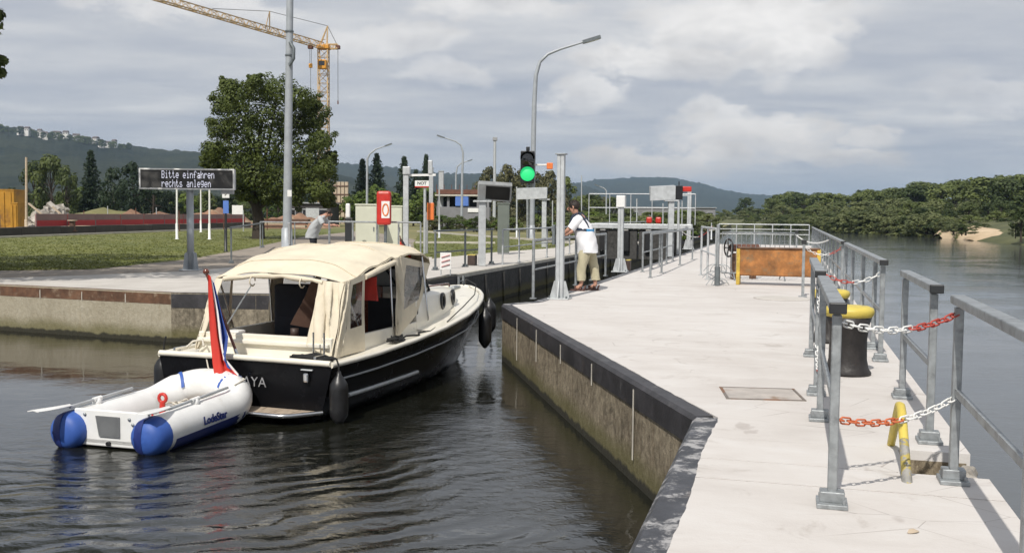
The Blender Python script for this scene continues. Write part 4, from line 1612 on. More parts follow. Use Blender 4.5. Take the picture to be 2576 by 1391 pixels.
bollard(2131, 940, .208, .62, 'big black mooring bollard with a yellow head beside the inner rail')
bollard(2086, 860, .20, .60, 'farther bollard with a yellow head mostly hidden behind the rails')


def square_bollard(u, v, label):
    q = P(u, v)
    t_ = thing('square_bollard', label, 'bollard', q, A_ANG, 'small square bollards')
    MB().bbox((0, 0, .14), (.23, .23, .28), .02).build('body', M['brown_iron'], t_)
    MB().bbox((0, 0, .292), (.235, .235, .02), .006).build('painted_top', M['yellow'], t_)


square_bollard(1575, 682, 'low brown square bollard with a yellow top beside the pier mast')
square_bollard(1188, 667, 'low brown square bollard on the opposite quay beside the panel mast')

# yellow hoop (grab rail of the ladder recess)
ha, hb = P(2283, 1213), P(2240, 1116)
dh = hb - ha
hp = thing('grab_hoop', 'worn yellow bent grab hoop standing on the deck under the low chain', 'grab rail', ha, 0)
pts = [Vector((0, 0, -.02)), Vector((0, 0, .03)) + dh * .06, dh * .24 + Z * .18, dh * .40 + Z * .305, dh * .47 + Z * .335, dh * .55 + Z * .325, dh * .61 + Z * .28, dh * .80 + Z * .14, dh * .99 + Z * -.02]
MB().tube(pts[2:], [.026, .027, .027, .027, .027, .026, .024], 12).build('painted_bar', M['yellow'], hp)
MB().tube(pts[:3], [.029, .028, .0255], 12).build('worn_foot', M['hoop_worn'], hp)

# flush covers in the deck
hq = [P(1822, 974), P(2011, 979), P(2015, 1009), P(1816, 1003)]
hc = hq[0].lerp(hq[2], .5)
hx = (hq[1] - hq[0]).normalized()
t_ = thing('hatch_cover', 'flush rectangular metal hatch cover let into the pale deck', 'hatch cover', hc, math.atan2(hx.y, hx.x))
wd, dp = (hq[1] - hq[0]).length, (hq[3] - hq[0]).length
fr = MB()
for sy in (-1, 1):
    fr.box((0, sy * (dp / 2 - .012), .003), (wd, .02, .008))
for sx in (-1, 1):
    fr.box((sx * (wd / 2 - .012), 0, .0035), (.02, dp - .05, .008))
fr.build('frame', M['hatch_steel'], t_)
MB().box((0, 0, .001), (wd - .05, dp - .05, .008)).build('plate', M['hatch_plate'], t_)
mq = P(1968, 751)
t_ = thing('manhole_cover', 'round grey manhole cover lying in the deck near the capped post', 'manhole cover', mq)
MB().lathe([(.50, .002), (.50, .009), (.46, .012), (.001, .012)], 36).build('plate', M['apron'], t_)
t_ = thing('dry_leaf', 'small dry orange leaf lying on the pale deck', 'leaf', P(2298, 1340), .4)
MB().shell([[(-.034, -.003, .004), (-.034, .003, .006)], [(-.015, -.012, .006), (-.015, .014, .016)], [(.008, -.015, .008), (.008, .012, .018)], [(.034, -.002, .004), (.034, .003, .006)]], .002).build('leaf_blade', M['timber'], t_)

# ---- rusty steel barrier on feet
a, b = P(1852, 716), P(2062, 722)
d = b - a
t_ = thing('steel_barrier', 'rusty orange steel trough standing on two feet across the deck', 'steel barrier', a, math.atan2(d.y, d.x))
L = d.length
body = MB()
body.bbox((L / 2, .16, .20 + .02), (L - .12, .30, .05), .006)
body.bbox((L / 2, .02, .49), (L - .12, .045, .56), .006)
body.bbox((L / 2, .30, .47), (L - .12, .045, .50), .006)
body.build('trough', M['trough'], t_)
tpb = MB().bbox((L / 2, .02, .785), (L - .02, .10, .035), .008)
tpb.build('top_flange', M['cope_rust'], t_)
for x in (.03, L - .03):
    MB().bbox((x, .16, .385), (.075, .36, .77), .008).build('end_post', M['trough_yellow'], t_)
wq = P(1845, 702)
t_ = thing('rusty_winch', 'small rusty winch with a spoked wheel behind the steel barrier', 'winch', wq, .3)
MB().bbox((0, 0, .3), (.12, .12, .6), .01).bbox((.5, 0, .3), (.12, .12, .6), .01).build('frame', M['cope_rust'], t_)
MB().cyl((-.1, 0, .72), (.62, 0, .72), .085, n=14).build('drum', M['rust_brown'], t_)
wh = MB()
rp = [(-.14, math.cos(6.283 * k / 20) * .20, .72 + math.sin(6.283 * k / 20) * .20) for k in range(20)]
wh.tube(rp, .022, 6, closed=True)
for k in range(5):
    an = 6.283 * k / 5
    wh.cyl((-.14, 0, .72), (-.14, math.cos(an) * .2, .72 + math.sin(an) * .2), .016, n=6)
wh.build('spoked_wheel', M['black_iron'], t_)

# ---- post with drooping prongs
fq = P(1804, 719)
t_ = thing('pronged_post', 'grey post with three tiers of drooping wire prongs at its foot', 'post', fq)
MB().cyl((0, 0, 0), (0, 0, 1.28), .035, n=12).build('post', M['galv'], t_)
MB().cyl((0, 0, .02), (0, 0, .40), .06, n=12).build('sleeve', M['galv_dark'], t_)
for zt, w in ((.42, .30), (.28, .32), (.13, .24)):
    for sg in (-1, 1):
        for k in (.55, 1.0):
            pts = [(0, 0, zt), (sg * w * .35 * k, -.02, zt + .03), (sg * w * .7 * k, -.04, zt - .01), (sg * w * k, -.05, zt - .11)]
            MB().tube(pts, .009, 5).build('prong', M['galv'], t_)
rail('light rail running from the pronged post to the lock edge', [0.0, 1.9, 3.6], 0, 'light rails across the pier', h=1.18, mids=(.62,), style='round', mat='galv_light', origin=fq + Vector((-.02, .06, 0)), ang=math.atan2((P(1690, 640) - fq).y, (P(1690, 640) - fq).x))


def crowd_barrier(p, ang, w, h, n, label):
    t_ = thing('crowd_barrier', label, 'barrier', p, ang, 'barred crowd barriers')
    f = MB()
    f.tube([(0, 0, .16), (0, 0, h), (w, 0, h), (w, 0, .16)], .02, 8, closed=True)
    f.build('frame', M['galv'], t_)
    for k in range(1, n):
        MB().cyl((w * k / n, 0, .16), (w * k / n, 0, h), .008, n=5).build('bar', M['galv'], t_)
    for x in (.25, w - .25):
        MB().tube([(x, -.28, .02), (x, -.1, .16), (x, .1, .16), (x, .28, .02)], .016, 6).build('foot', M['galv'], t_)


crowd_barrier(P(1815, 704), R(-2), 1.62, 1.08, 15, 'barred metal crowd barrier standing just behind the rusty steel barrier')
e0, e1 = ws(PIER_END - .4, T_LOCK + .4), ws(PIER_END - .4, tR - .2)
de = e1 - e0
rail('pale rail closing the far end of the pier', [de.length * k / 5 for k in range(6)], 0, 'light rails across the pier', h=1.05, mids=(.55, .8), style='round', mat='galv_light', origin=e0, ang=math.atan2(de.y, de.x))

# ---- lock-side rails on the pier
GL = 'round post rails on the lock edge of the pier'
s_l = sp_(1341, 752)[0]
t_l = sp_(1341, 752)[1]
tl2 = T_LOCK + .36
rail('near round post rail on the lock edge by the leaning man', [s_l, s_l + 1.75, s_l + 3.5, s_l + 5.2, s_l + 6.9], t_l, GL, style='round', mids=(.5,), mat='galv')
rail('farther round post rail on the lock edge behind the leaning man', [s_l + 9.0 + 1.7 * k for k in range(5)], tl2, GL, style='round', mids=(.5,), mat='galv')
s_r, t_r = sp_(1636, 699)
rail('slim rail set back from the lock edge along its shadow line', [s_r, sp_(1667, 687)[0], s_r + 6.4, s_r + 10.2], t_r, GL, style='round', h=1.02, mids=(), mat='galv')


def gusset_mast(u, v, h, w, label, cat, group=None, head=None, mat='galv_light', base=None, rot=A_ANG, name='sensor_mast'):
    q = P(u, v) if base is None else base
    t_ = thing(name, label, cat, q, rot, group)
    c = MB()
    c.bbox((0, -w * .235, h / 2), (w * .9, w * .46, h), .008)
    c.bbox((0, w * .235, h / 2), (w * .9, w * .46, h), .008)
    c.box((0, 0, h / 2), (w * .5, w * .2, h - .01))
    c.build('column', M[mat], t_)
    MB().bbox((0, 0, .012), (w * 2.7, w * 2.7, .024), .004).build('base_plate', M[mat], t_)
    gh = w * 2.3
    for k in range(4):
        an = k * math.pi / 2
        g = MB()
        rt = Matrix.Rotation(an, 3, 'Z')
        prof = [(w * .47, .024), (w * 1.25, .024), (w * 1.25, .05), (w * .75, gh), (w * .47, gh)]
        vs = [rt @ Vector((x, -.008, z)) for x, z in prof] + [rt @ Vector((x, .008, z)) for x, z in prof]
        n = len(prof)
        g.add(vs, [tuple(range(n)), tuple(reversed(range(n, 2 * n)))] + [((i + 1) % n, i, n + i, n + (i + 1) % n) for i in range(n)])
        g.build('gusset', M[mat], t_)
    for sx, sy in ((-1, -1), (1, -1), (1, 1), (-1, 1)):
        MB().cyl((sx * w * 1.1, sy * w * 1.1, .02), (sx * w * 1.1, sy * w * 1.1, .06), .016, n=6).build('anchor_bolt', M['galv_dark'], t_)
    return t_


GM = 'galvanised sensor masts'
t_ = gusset_mast(1408, 752, 2.47, .135, 'thick galvanised mast with a gusseted foot beside the leaning man', 'mast', GM)
MB().bbox((0, 0, 2.475), (.17, .18, .02), .003).build('cap', M['galv'], t_)
MB().bbox((-.02, .11, 1.1), (.09, .05, .34), .01).build('switch_box', M['galv_dark'], t_)
t_ = gusset_mast(1560, 684, 1.92, .15, 'galvanised mast with a bright white head beside the square bollard', 'mast', GM)
MB().bbox((0, 0, 1.80), (.22, .22, .30), .012).build('sensor_head', M['white'], t_)
t_ = gusset_mast(1732, 627, 2.62, .18, 'far slim mast carrying a short side arm near the red signal', 'mast', GM)
MB().bar((0, 0, 2.35), (0, .8, 2.35), .07, .07).build('side_arm', M['galv_light'], t_)


def hooded_panel(q, h, w, label, rot, deep=.95, mat='galv_light', face='led_face'):
    """display box leaning outwards, its dark screen on the sloping side below the hood"""
    t_ = thing('hooded_display', label, 'display', q, rot, 'hooded displays on masts')
    MB().bbox((0, 0, (h - .3) / 2), (.20, .20, h - .3), .01).build('column', M[mat], t_)
    MB().bbox((0, 0, h - .30), (.5, .34, .05), .008).build('bracket', M[mat], t_)
    x0, x1 = -.12, deep
    prof = [(w * .30, h - .26), (w * .30, h + .22), (-w * .62, h + .26), (-w * .60, h + .17), (-w * .05, h - .26)]
    n = 5
    c = MB()
    vs = [(x0, y, z) for y, z in prof] + [(x1, y, z - .05) for y, z in prof]
    c.add(vs, [tuple(range(n)), tuple(reversed(range(n, 2 * n)))] + [((i + 1) % n, i, n + i, n + (i + 1) % n) for i in range(n)])
    c.build('housing', M[mat], t_)
    a, b = Vector((0, prof[3][0], prof[3][1])), Vector((0, prof[4][0], prof[4][1]))
    nn = Vector((0, -(a.z - b.z), -(b.y - a.y))).normalized() * .012
    s0, s1 = a.lerp(b, .08) + nn, a.lerp(b, .9) + nn
    xa, xb = x0 + (deep - x0) * .22, deep - .05
    k1, k2 = -.05 * (xa - x0) / (x1 - x0), -.05 * (xb - x0) / (x1 - x0)
    f = MB()
    q4 = [Vector((xa, s0.y, s0.z + k1)), Vector((xb, s0.y, s0.z + k2)), Vector((xb, s1.y, s1.z + k2)), Vector((xa, s1.y, s1.z + k1))]
    q5 = [p - nn * .7 for p in q4]
    f.add(q4 + q5, [(0, 1, 2, 3), (3, 2, 1, 0), (0, 4, 5, 1), (1, 5, 6, 2), (2, 6, 7, 3), (3, 7, 4, 0)])
    f.build('screen', M[face], t_)
    return t_


hooded_panel(P(1212, 669), 2.10, .62, 'grey hooded display on a mast on the opposite quay beside the square bollard', R(5), .80)
hooded_panel(P(1368, 622), 2.42, .7, 'wide white hooded display behind the traffic light', R(175), 1.2, 'galv_light', 'galv')
hooded_panel(P(1686, 646), 2.28, .60, 'weathered hooded display on a pier mast beside the small red signal', R(178), .75, 'galv_light', 'galv')
# small black signal with red visor on the far mast
sq = PY(1697, 521, 37.5)
sq = Vector((sq.x + .15, sq.y, DECK))
t_ = thing('small_signal', 'small black signal box with a red visor next to the far hooded display', 'signal', sq, 0)
MB().cyl((0, 0, 0), (0, 0, 2.2), .045, n=10).build('post', M['galv_light'], t_)
MB().bbox((0, 0, 2.32), (.26, .22, .52), .02).build('housing', M['dark'], t_)
MB().bbox((.30, 0, 2.45), (.34, .16, .20), .04).build('red_visor', M['red'], t_)
MB().cyl((0, 0, 2.58), (0, 0, 2.74), .02, n=8).build('finial', M['cap_black'], t_)

# ---- lock gate across the chamber
gs = 39.5
g0, g1 = ws(gs, tq + .02), ws(gs, T_LOCK - .02)
dg_ = g1 - g0
t_ = thing('lock_gate', 'closed lock gate with a pale walkway beam and black fenders across the narrow chamber', 'lock gate', g0, math.atan2(dg_.y, dg_.x))
gl = dg_.length
MB().bbox((gl / 2, 0, 1.02), (gl + .6, .45, .20), .02).build('walkway_beam', M['galv_light'], t_)
for k in range(2):
    MB().bbox((gl * (.26 + .48 * k), 0, .3), (gl * .46, .25, 1.2), .02).build('gate_leaf', M['lock_wall'], t_)
for k in range(4):
    MB().bbox((gl * (.12 + .25 * k), -.22, .45), (.30, .16, .9), .05).build('fender_block', M['rubber'], t_)
gr_ = MB()
MB().cyl((-.2, 0, 2.30), (gl + .4, 0, 2.30), .022, n=8).build('top_rail', M['galv_light'], t_)
MB().cyl((-.2, 0, 1.75), (gl + .4, 0, 1.75), .018, n=8).build('mid_rail', M['galv_light'], t_)
for k in range(6):
    x = -.2 + (gl + .6) * k / 5
    MB().cyl((x, 0, 1.1), (x, 0, 2.30), .018, n=8).build('rail_post', M['galv_light'], t_)
for k in range(2):
    MB().bbox((gl * (.62 + .10 * k), -.1, 1.27), (.22, .18, .24), .05).build('red_drive', M['red'], t_)
chain(ws(gs - 5, T_LOCK + .36) + Z * .95, ws(gs + 6, T_LOCK + .6) + Z * 1.0, .35, ('white', 'rust_red'), 'long red and white chain along the lock edge in front of the gate', GC, .5, .16)
rail('pale rail on the opposite lock wall before the gate', [0, 1.8, 3.6, 5.4, 7.2, 9.0], 0, 'rails on the opposite lock wall', style='round', mids=(.5,), mat='galv_light', origin=ws(27.5, tq - .3), ang=A_ANG)
rail('distant pale rail on the opposite lock wall beyond the gate', [2.2 * k for k in range(9)], 0, 'rails on the opposite lock wall', style='round', mids=(.5,), h=1.1, mat='galv_light', origin=ws(42, tq - .4), ang=A_ANG)

# ---- rails on the opposite quay
GQ = 'tubular rails on the opposite quay'
p0 = P(1095, 679)
p1 = P(1170, 671)
dd = p1 - p0
rail('dark grey rail at the funnel mouth behind the boat bow', [0, dd.length, dd.length * 2.0], 0, GQ, style='square', mat='galv_dark', mids=(.45,), origin=p0, ang=math.atan2(dd.y, dd.x), caps=(False, False))
for (ua, va, k, L, lab) in ((655, 618, 3, 175, 'rounded tubular rail in front of the tall mast'), (828, 618, 3, 120, 'tubular rail running up to the pale cabinet'), (948, 618, 3, 110, 'tubular rail in front of the red lifebuoy box')):
    far = ua == 655
    a = PY(ua, va, 40.5 if far else 30.0)
    a.z = DECK
    b = PY(ua + L, va - .01, 39.8 if far else 29.6)
    b.z = DECK
    dd = b - a
    rail(lab, [dd.length * i / (k - 1) for i in range(k)], 0, GQ, style='round', h=1.05 if far else 1.18, mids=(), mat='galv', origin=a, ang=math.atan2(dd.y, dd.x))
a = P(582, 662)
b = P(662, 622)
dd = b - a
rail('low grey rail starting at a single post right of the message sign', [0, dd.length * .98], 0, GQ, style='square', mat='galv_dark', mids=(), origin=a, ang=math.atan2(dd.y, dd.x), caps=(False, False))

# ---- message sign
q = P(480, 680)
t_ = thing('message_sign', 'illuminated message board on a grey pole reading "Bitte einfahren rechts anlegen"', 'message sign', q, R(3))
sc_ = (q - cam.location).length / F0
MB().lathe([(.085, 0), (.085, 1.96)], 16).build('pole', M['mast_grey'], t_)
MB().bbox((0, 0, .015), (.46, .46, .03), .006).build('base_plate', M['mast_grey'], t_)
for k in range(4):
    an = k * math.pi / 2 + .785
    rt = Matrix.Rotation(an, 3, 'Z')
    g = MB()
    prof = [(.08, .03), (.21, .03), (.16, .42), (.08, .46)]
    n = 4
    vs = [rt @ Vector((x, -.008, z)) for x, z in prof] + [rt @ Vector((x, .008, z)) for x, z in prof]
    g.add(vs, [tuple(range(n)), tuple(reversed(range(n, 2 * n)))] + [((i + 1) % n, i, n + i, n + (i + 1) % n) for i in range(n)])
    g.build('gusset', M['mast_grey'], t_)
BW, BH, BZ, BX = 2.27, .50, 2.23, -.04
MB().bbox((BX, 0, BZ), (BW, .20, BH), .01).build('housing', M['grey'], t_)
fr = MB()
for sz in (-1, 1):
    fr.bbox((BX, -.115, BZ + sz * (BH / 2 - .012)), (BW + .02, .05, .035), .004)
for sx in (-1, 1):
    fr.bbox((BX + sx * (BW / 2 - .008), -.115, BZ), (.035, .05, BH - .06), .004)
fr.build('frame', M['white'], t_)
MB().box((BX, -.103, BZ), (BW - .06, .01, BH - .06)).build('display_face', M['led_face'], t_)
MB().bbox((BX + .95, 0, BZ - BH / 2 - .05), (.30, .16, .10), .01).build('cable_box', M['grey'], t_)
FONT5 = {
    'B': '11110 10001 10001 11110 10001 10001 11110', 'i': '00100 00000 01100 00100 00100 00100 01110', 't': '01000 01000 11100 01000 01000 01001 00110',
    'e': '00000 00000 01110 10001 11111 10000 01110', 'n': '00000 00000 10110 11001 10001 10001 10001', 'f': '00110 01001 01000 11100 01000 01000 01000',
    'a': '00000 00000 01110 00001 01111 10001 01111', 'h': '10000 10000 10110 11001 10001 10001 10001', 'r': '00000 00000 10110 11001 10000 10000 10000',
    'c': '00000 00000 01110 10000 10000 10001 01110', 's': '00000 00000 01110 10000 01110 00001 11110', 'l': '01100 00100 00100 00100 00100 00100 01110',
    'g': '00000 01111 10001 10001 01111 00001 01110', ' ': '00000 00000 00000 00000 00000 00000 00000'}
dots = MB()
pt = .0142
for li, line in enumerate(('Bitte einfahren', 'rechts anlegen ')):
    x0 = BX - .60 + (0 if li == 0 else 0)
    z0 = BZ + .19 - li * .215
    for ci, ch in enumerate(line):
        for ri, row in enumerate(FONT5[ch].split()):
            for k, bit in enumerate(row):
                if bit == '1':
                    dots.box((x0 + (ci * 6 + k) * pt, -.1095, z0 - ri * .0262), (pt * .86, .004, .0215))
dots.build('lit_letters', M['led'], t_)

# ---- street lamps and poles, built in the plane they stand in
def pole_px(name, label, cat, pts, y, r0, r1, base_v=None, group=None, mat='mast_grey', head=None, n=10):
    w = [PY(u, v, y) for u, v in pts]
    base = Vector((w[0].x, w[0].y, DECK - .01))
    t_ = thing(name, label, cat, base, 0, group)
    w[0] = base
    loc = [p - base for p in w]
    rs = [r0 + (r1 - r0) * i / (len(w) - 1) for i in range(len(w))]
    MB().tube(loc, rs, n).build('pole', M[mat], t_)
    MB().lathe([(r0 * 2.0, 0), (r0 * 2.0, .03), (r0 * 1.25, .05), (r0 * 1.2, .8), (r0 * 1.02, .84)], 12).build('pole_foot', M[mat], t_)
    if head:
        a, b = loc[-1], loc[-1] + (loc[-1] - loc[-2]).normalized() * head
        m = MB()
        m.bar(a, b, head * .34, head * .17)
        m.build('lamp_head', M['galv_dark'], t_)
        m2 = MB()
        m2.bar(a.lerp(b, .25) - Z * head * .095, b.lerp(a, .08) - Z * head * .095, head * .26, head * .03)
        m2.build('lamp_glass', M['white'], t_)
    return t_


GLM = 'street lamps of the lock'
pole_px('street_lamp', 'tall curved street lamp behind the green traffic light', 'street lamp', [(1337, 602), (1340, 450), (1344, 260), (1348, 190), (1358, 156), (1378, 137), (1410, 124), (1466, 107)], 59, .17, .055, group=GLM, head=1.08)
pole_px('street_lamp', 'curved street lamp with its head to the left above the building shell', 'street lamp', [(1161, 560), (1163, 430), (1165, 385), (1160, 366), (1146, 356), (1118, 347)], 96, .13, .05, group=GLM, head=.75)
pole_px('street_lamp', 'slim street lamp among the dark spruces', 'street lamp', [(923, 560), (924, 400), (930, 388), (945, 376), (968, 368)], 100, .13, .05, group=GLM, head=.75)
pole_px('street_lamp', 'small distant street lamp beside the building shell', 'street lamp', [(1146, 560), (1147, 440), (1150, 420), (1160, 411), (1176, 406)], 135, .13, .06, group=GLM, head=.7)
pole_px('street_lamp', 'tiny far street lamp in front of the distant hill', 'street lamp', [(1525, 560), (1525, 480), (1520, 474), (1508, 469)], 150, .12, .06, group=GLM, head=.8)
t_ = pole_px('camera_pole', 'straight white pole with a camera box on top behind the grey hooded display', 'pole', [(1243, 575), (1245, 355)], 98, .17, .13, mat='galv_light')
MB().bbox((0.02, 0, PY(1245, 350, 98).z - DECK), (.45, .4, .35), .04).build('camera_box', M['grey'], t_)
t_ = pole_px('tall_mast', 'very tall thick grey lighting mast rising out of the picture', 'mast', [(722, 624), (724, 450), (727, 200), (731, -140)], 40.2, .185, .13, n=16)
q = PY(736, 142, 40.0) - Vector((t_.location))
MB().tube([q + Vector((-.12, 0, -.35)), q + Vector((.05, -.05, -.1)), q + Vector((.06, -.05, .3)), q + Vector((-.1, 0, .55))], .07, 8).build('bracket', M['galv_dark'], t_)
q = PY(731, 487, 40.0) - Vector((t_.location))
MB().bbox(q + Vector((0, -.20, 0)), (.17, .02, .26), .003).build('number_plate', M['white'], t_)
q = PY(727, 270, 40.2) - Vector(t_.location)
for vv in (80, 140):
    q = PY(728, vv, 40.2) - Vector(t_.location)
    MB().cyl(q - Z * .03, q + Z * .03, .175, n=16).build('band', M['galv_dark'], t_)
MB().bbox((.12, -.05, .6), (.12, .3, .9), .02).build('service_door', M['grey'], t_)
for u, v0, y, lab in ((445, 590, 52, 'thin white pole under the message sign, nearer its pole'), (527, 594, 52, 'thin white pole under the other end of the message sign'), (505, 560, 70, 'very thin white pole behind the message sign')):
    pole_px('slim_pole', lab, 'pole', [(u, v0), (u, 440)], y, .055, .05, group='thin white poles behind the sign', mat='white')
t_ = pole_px('sign_post', 'black post carrying a small white sign above a blue sign', 'sign', [(568, 627), (568, 492)], 36, .045, .045, mat='cap_black')
q = PY(569, 492, 36) - Vector(t_.location)
MB().bbox(q + Vector((0, -.05, .02)), (.26, .02, .22), .004).build('white_sign', M['white'], t_)
MB().bbox(q + Vector((0, -.05, -.42)), (.20, .02, .46), .004).build('blue_sign', M['skylight_blue'], t_)
me = text_mesh('P', .15, .003, M['cap_black'])
link('sign_letter', me, t_, q + Vector((0, -.063, .02)), rot=(R(90), 0, 0))
t_ = pole_px('wooden_post', 'thin tall wooden post beside the yellow containers', 'post', [(66, 560), (66, 396)], 66, .09, .07, mat='timber')

# ---- traffic light on its own arm
q = PY(1326, 421, 58.6)
base = Vector((q.x + .02, 58.6, DECK))
t_ = thing('traffic_light', 'black lock traffic light showing a bright green lamp', 'traffic light', base)
sz_ = 58.6 / F0
H_ = q.z - DECK
MB().bbox((0, 0, H_), (35 * sz_, .5, 80 * sz_), .05).build('housing', M['dark'], t_)
MB().lathe([(18 * sz_, -.02), (18 * sz_, .02), (17 * sz_, .05), (.001, .07)], 28, c=(0, -.27, H_ - 17 * sz_), rot=Matrix.Rotation(R(90), 3, 'X')).build('green_lamp', M['green_lamp'], t_)
MB().lathe([(18 * sz_, -.02), (18 * sz_, .02), (17 * sz_, .04), (.001, .05)], 28, c=(0, -.27, H_ + 20 * sz_), rot=Matrix.Rotation(R(90), 3, 'X')).build('unlit_lamp', M['glass_dark'], t_)
for k in (0, 1):
    hd = MB()
    zc = H_ + (20 if k else -17) * sz_
    rows = []
    for j in range(9):
        an = math.pi * j / 8
        rows.append([(math.cos(an) * 19.5 * sz_, -.25, zc + math.sin(an) * 19.5 * sz_), (math.cos(an) * 19.5 * sz_, -.46, zc + math.sin(an) * 19.0 * sz_)])
    hd.shell(rows, .015)
    hd.build('visor', M['dark'], t_)
MB().bbox((.02, .1, H_ + 46 * sz_), (.22, .22, .24), .04).build('camera', M['cap_black'], t_)
MB().tube([(.05, .2, H_ - 1.1), (.25, .25, H_ - 1.0), (.32, .4, H_ - .6)], .05, 8).build('mount_bracket', M['galv'], t_)
MB().cyl((0, .1, H_ - 40 * sz_), (0.05, .1, 0), .07, n=10).build('post', M['galv'], t_)
q2_ = PY(1364, 415, 58.6) - base
MB().bbox(q2_ + Vector((-.05, .1, 0)), (1.1, .1, .10), .02).build('cross_arm', M['white'], t_)
q3 = PY(1383, 418, 58.6) - base
MB().bbox(q3, (.36, .3, .36), .03).build('orange_plate', M['orange'], t_)

# ---- control cabinets and lifebuoy box
def cabinet(u0, u1, vt, y, depth, label, mat='cabinet', slope=False, group='pale control cabinets'):
    a, b = PY(u0, vt, y), PY(u1, vt, y)
    w, h = b.x - a.x, a.z - DECK
    t_ = thing('control_cabinet', label, 'cabinet', ((a.x + b.x) / 2, y + depth / 2, DECK), 0, group)
    MB().bbox((0, 0, h / 2 + .03), (w, depth, h - .06), .015).build('body', M[mat], t_)
    MB().bbox((0, 0, h + .015), (w + .04, depth + .05, .05), .01).build('lid', M[mat], t_)
    MB().bbox((0, 0, .03), (w * .96, depth * .9, .06), .005).build('plinth', M['grey'], t_)
    nd = 2 if w > .8 else 1
    for k in range(nd):
        x = (k - (nd - 1) / 2) * w / nd
        dr = MB().bbox((x, -depth / 2 - .006, h / 2 + .04), (w / nd - .03, .014, h - .22), .004).build('door', M[mat], t_)
        MB().bbox((x + w / nd * .36, -depth / 2 - .025, h * .55), (.03, .03, .14), .006).build('handle', M['galv_dark'], dr)
    return t_


cabinet(894, 948, 516, 32, .55, 'wide pale beige control cabinet left of the red lifebuoy box')
cabinet(966, 1012, 520, 33, .5, 'narrow pale control cabinet behind the red lifebuoy box')
cabinet(1252, 1282, 513, 36, .4, 'green grey control cabinet beside the grey hooded display', 'cabinet_green', group=None)
q = PY(966, 612, 29.5)
t_ = thing('lifebuoy_box', 'bright red lifebuoy box on a post in front of the pale cabinets', 'lifebuoy box', (q.x, 29.5, DECK))
zt = PY(966, 481, 29.5).z - DECK
zb = PY(966, 566, 29.5).z - DECK
MB().cyl((0.03, .1, 0), (0.03, .1, zb + .3), .045, n=10).build('post', M['galv_dark'], t_)
MB().bbox((0, 0, (zt + zb) / 2), (.42, .26, zt - zb), .07).build('box', M['red'], t_)
MB().bbox((0.06, -.128, (zt + zb) / 2 - .05), (.24, .012, .50), .005).build('window', M['white'], t_)
MB().tube([(0.06 + .085 * math.cos(6.283 * k / 16), -.14, (zt + zb) / 2 - .05 + .17 * math.sin(6.283 * k / 16)) for k in range(16)], .02, 6, closed=True).build('pictogram', M['orange'], t_)
MB().bbox((.0, -.12, zt - .08), (.30, .03, .04), .008).build('latch', M['rust_red'], t_)

# sensor mast with cross arm and the NOT sign
q = PY(1021, 578, 33)
t_ = gusset_mast(0, 0, PY(1021, 428, 33).z - DECK, .19, 'tall grey sensor mast with a square head behind the boat canopy', 'mast', GM, base=Vector((q.x, 33, DECK)), rot=0)
h = PY(1021, 428, 33).z - DECK
MB().bbox((.02, 0, h - .02), (.24, .26, .26), .02).build('sensor_head', M['galv_light'], t_)
MB().bar((.1, .05, h - .17), (.98, .05, h - .15), .08, .07).build('cross_arm', M['white'], t_)
MB().bbox((.80, .05, h + .10), (.14, .16, .45), .02).build('side_sensor', M['galv_light'], t_)
q = PY(1068, 640, 35.7)
t_ = thing('emergency_sign', 'white sign with a red lower border reading NOT on a slim post', 'sign', (q.x, 35.7, DECK))
hz_ = PY(1060, 463, 35.6).z - DECK
MB().cyl((0, .04, 0), (0, .04, hz_ + .1), .05, n=10).build('post', M['galv_light'], t_)
MB().bbox((-.1, -.03, hz_ + .02), (.50, .03, .20), .004).build('board', M['white'], t_)
MB().bbox((-.1, -.03, hz_ - .105), (.50, .032, .04), .004).build('red_border', M['red'], t_)
link('lettering', text_mesh('NOT', .15, .003, M['cap_black'], .004), t_, (-.1, -.047, hz_ + .02), rot=(R(90), 0, 0))
q = PY(1080, 532, 36.2)
t_ = thing('call_box', 'bright orange emergency call box on a grey stand beside the sign post', 'call box', (q.x, 36.2, DECK))
MB().bbox((-.12, .06, .75), (.14, .14, 1.5), .01).build('stand', M['grey'], t_)
MB().bbox((.05, 0, q.z - DECK), (.24, .26, .62), .02).build('box', M['orange'], t_)
q = P(1121, 692)
t_ = thing('warning_board', 'small white warning board with red stripes at the lock mouth', 'sign', q)
for x in (-.11, .11):
    MB().cyl((x, 0, 0), (x, 0, .52), .015, n=8).build('stake', M['galv_light'], t_)
MB().bbox((0, -.01, .33), (.26, .02, .40), .004).build('board', M['white'], t_)
for k in range(3):
    MB().bar((-.10, -.024, .20 + k * .11), (.10, -.024, .26 + k * .11), .006, .045, up=(0, -1, 0)).build('red_stripe', M['red'], t_)
for u, v, y, lab in ((598, 540, 92, 'small white site sign on two legs beside the big tree trunk'),):
    q = PY(u, v, y)
    t_ = thing('site_sign', lab, 'sign', (q.x, y, DECK))
    hh = q.z - DECK + .8
    for x in (-.4, .4):
        MB().cyl((x, 0, 0), (x, 0, hh), .05, n=6).build('leg', M['white'], t_)
    MB().bbox((0, -.05, hh - .4), (1.0, .04, .9), .005).build('board', M['white'], t_)

q = PY(877, 612, 31)
t_ = thing('black_post', 'thick black post with a white top just left of the pale cabinet', 'post', (q.x, 31, DECK))
zt = PY(877, 548, 31).z - DECK
MB().bbox((0, 0, zt / 2), (.20, .2, zt), .02).build('post', M['cap_black'], t_)
MB().bbox((-.02, 0, zt + .22), (.13, .13, .44), .03).build('white_top', M['white'], t_)

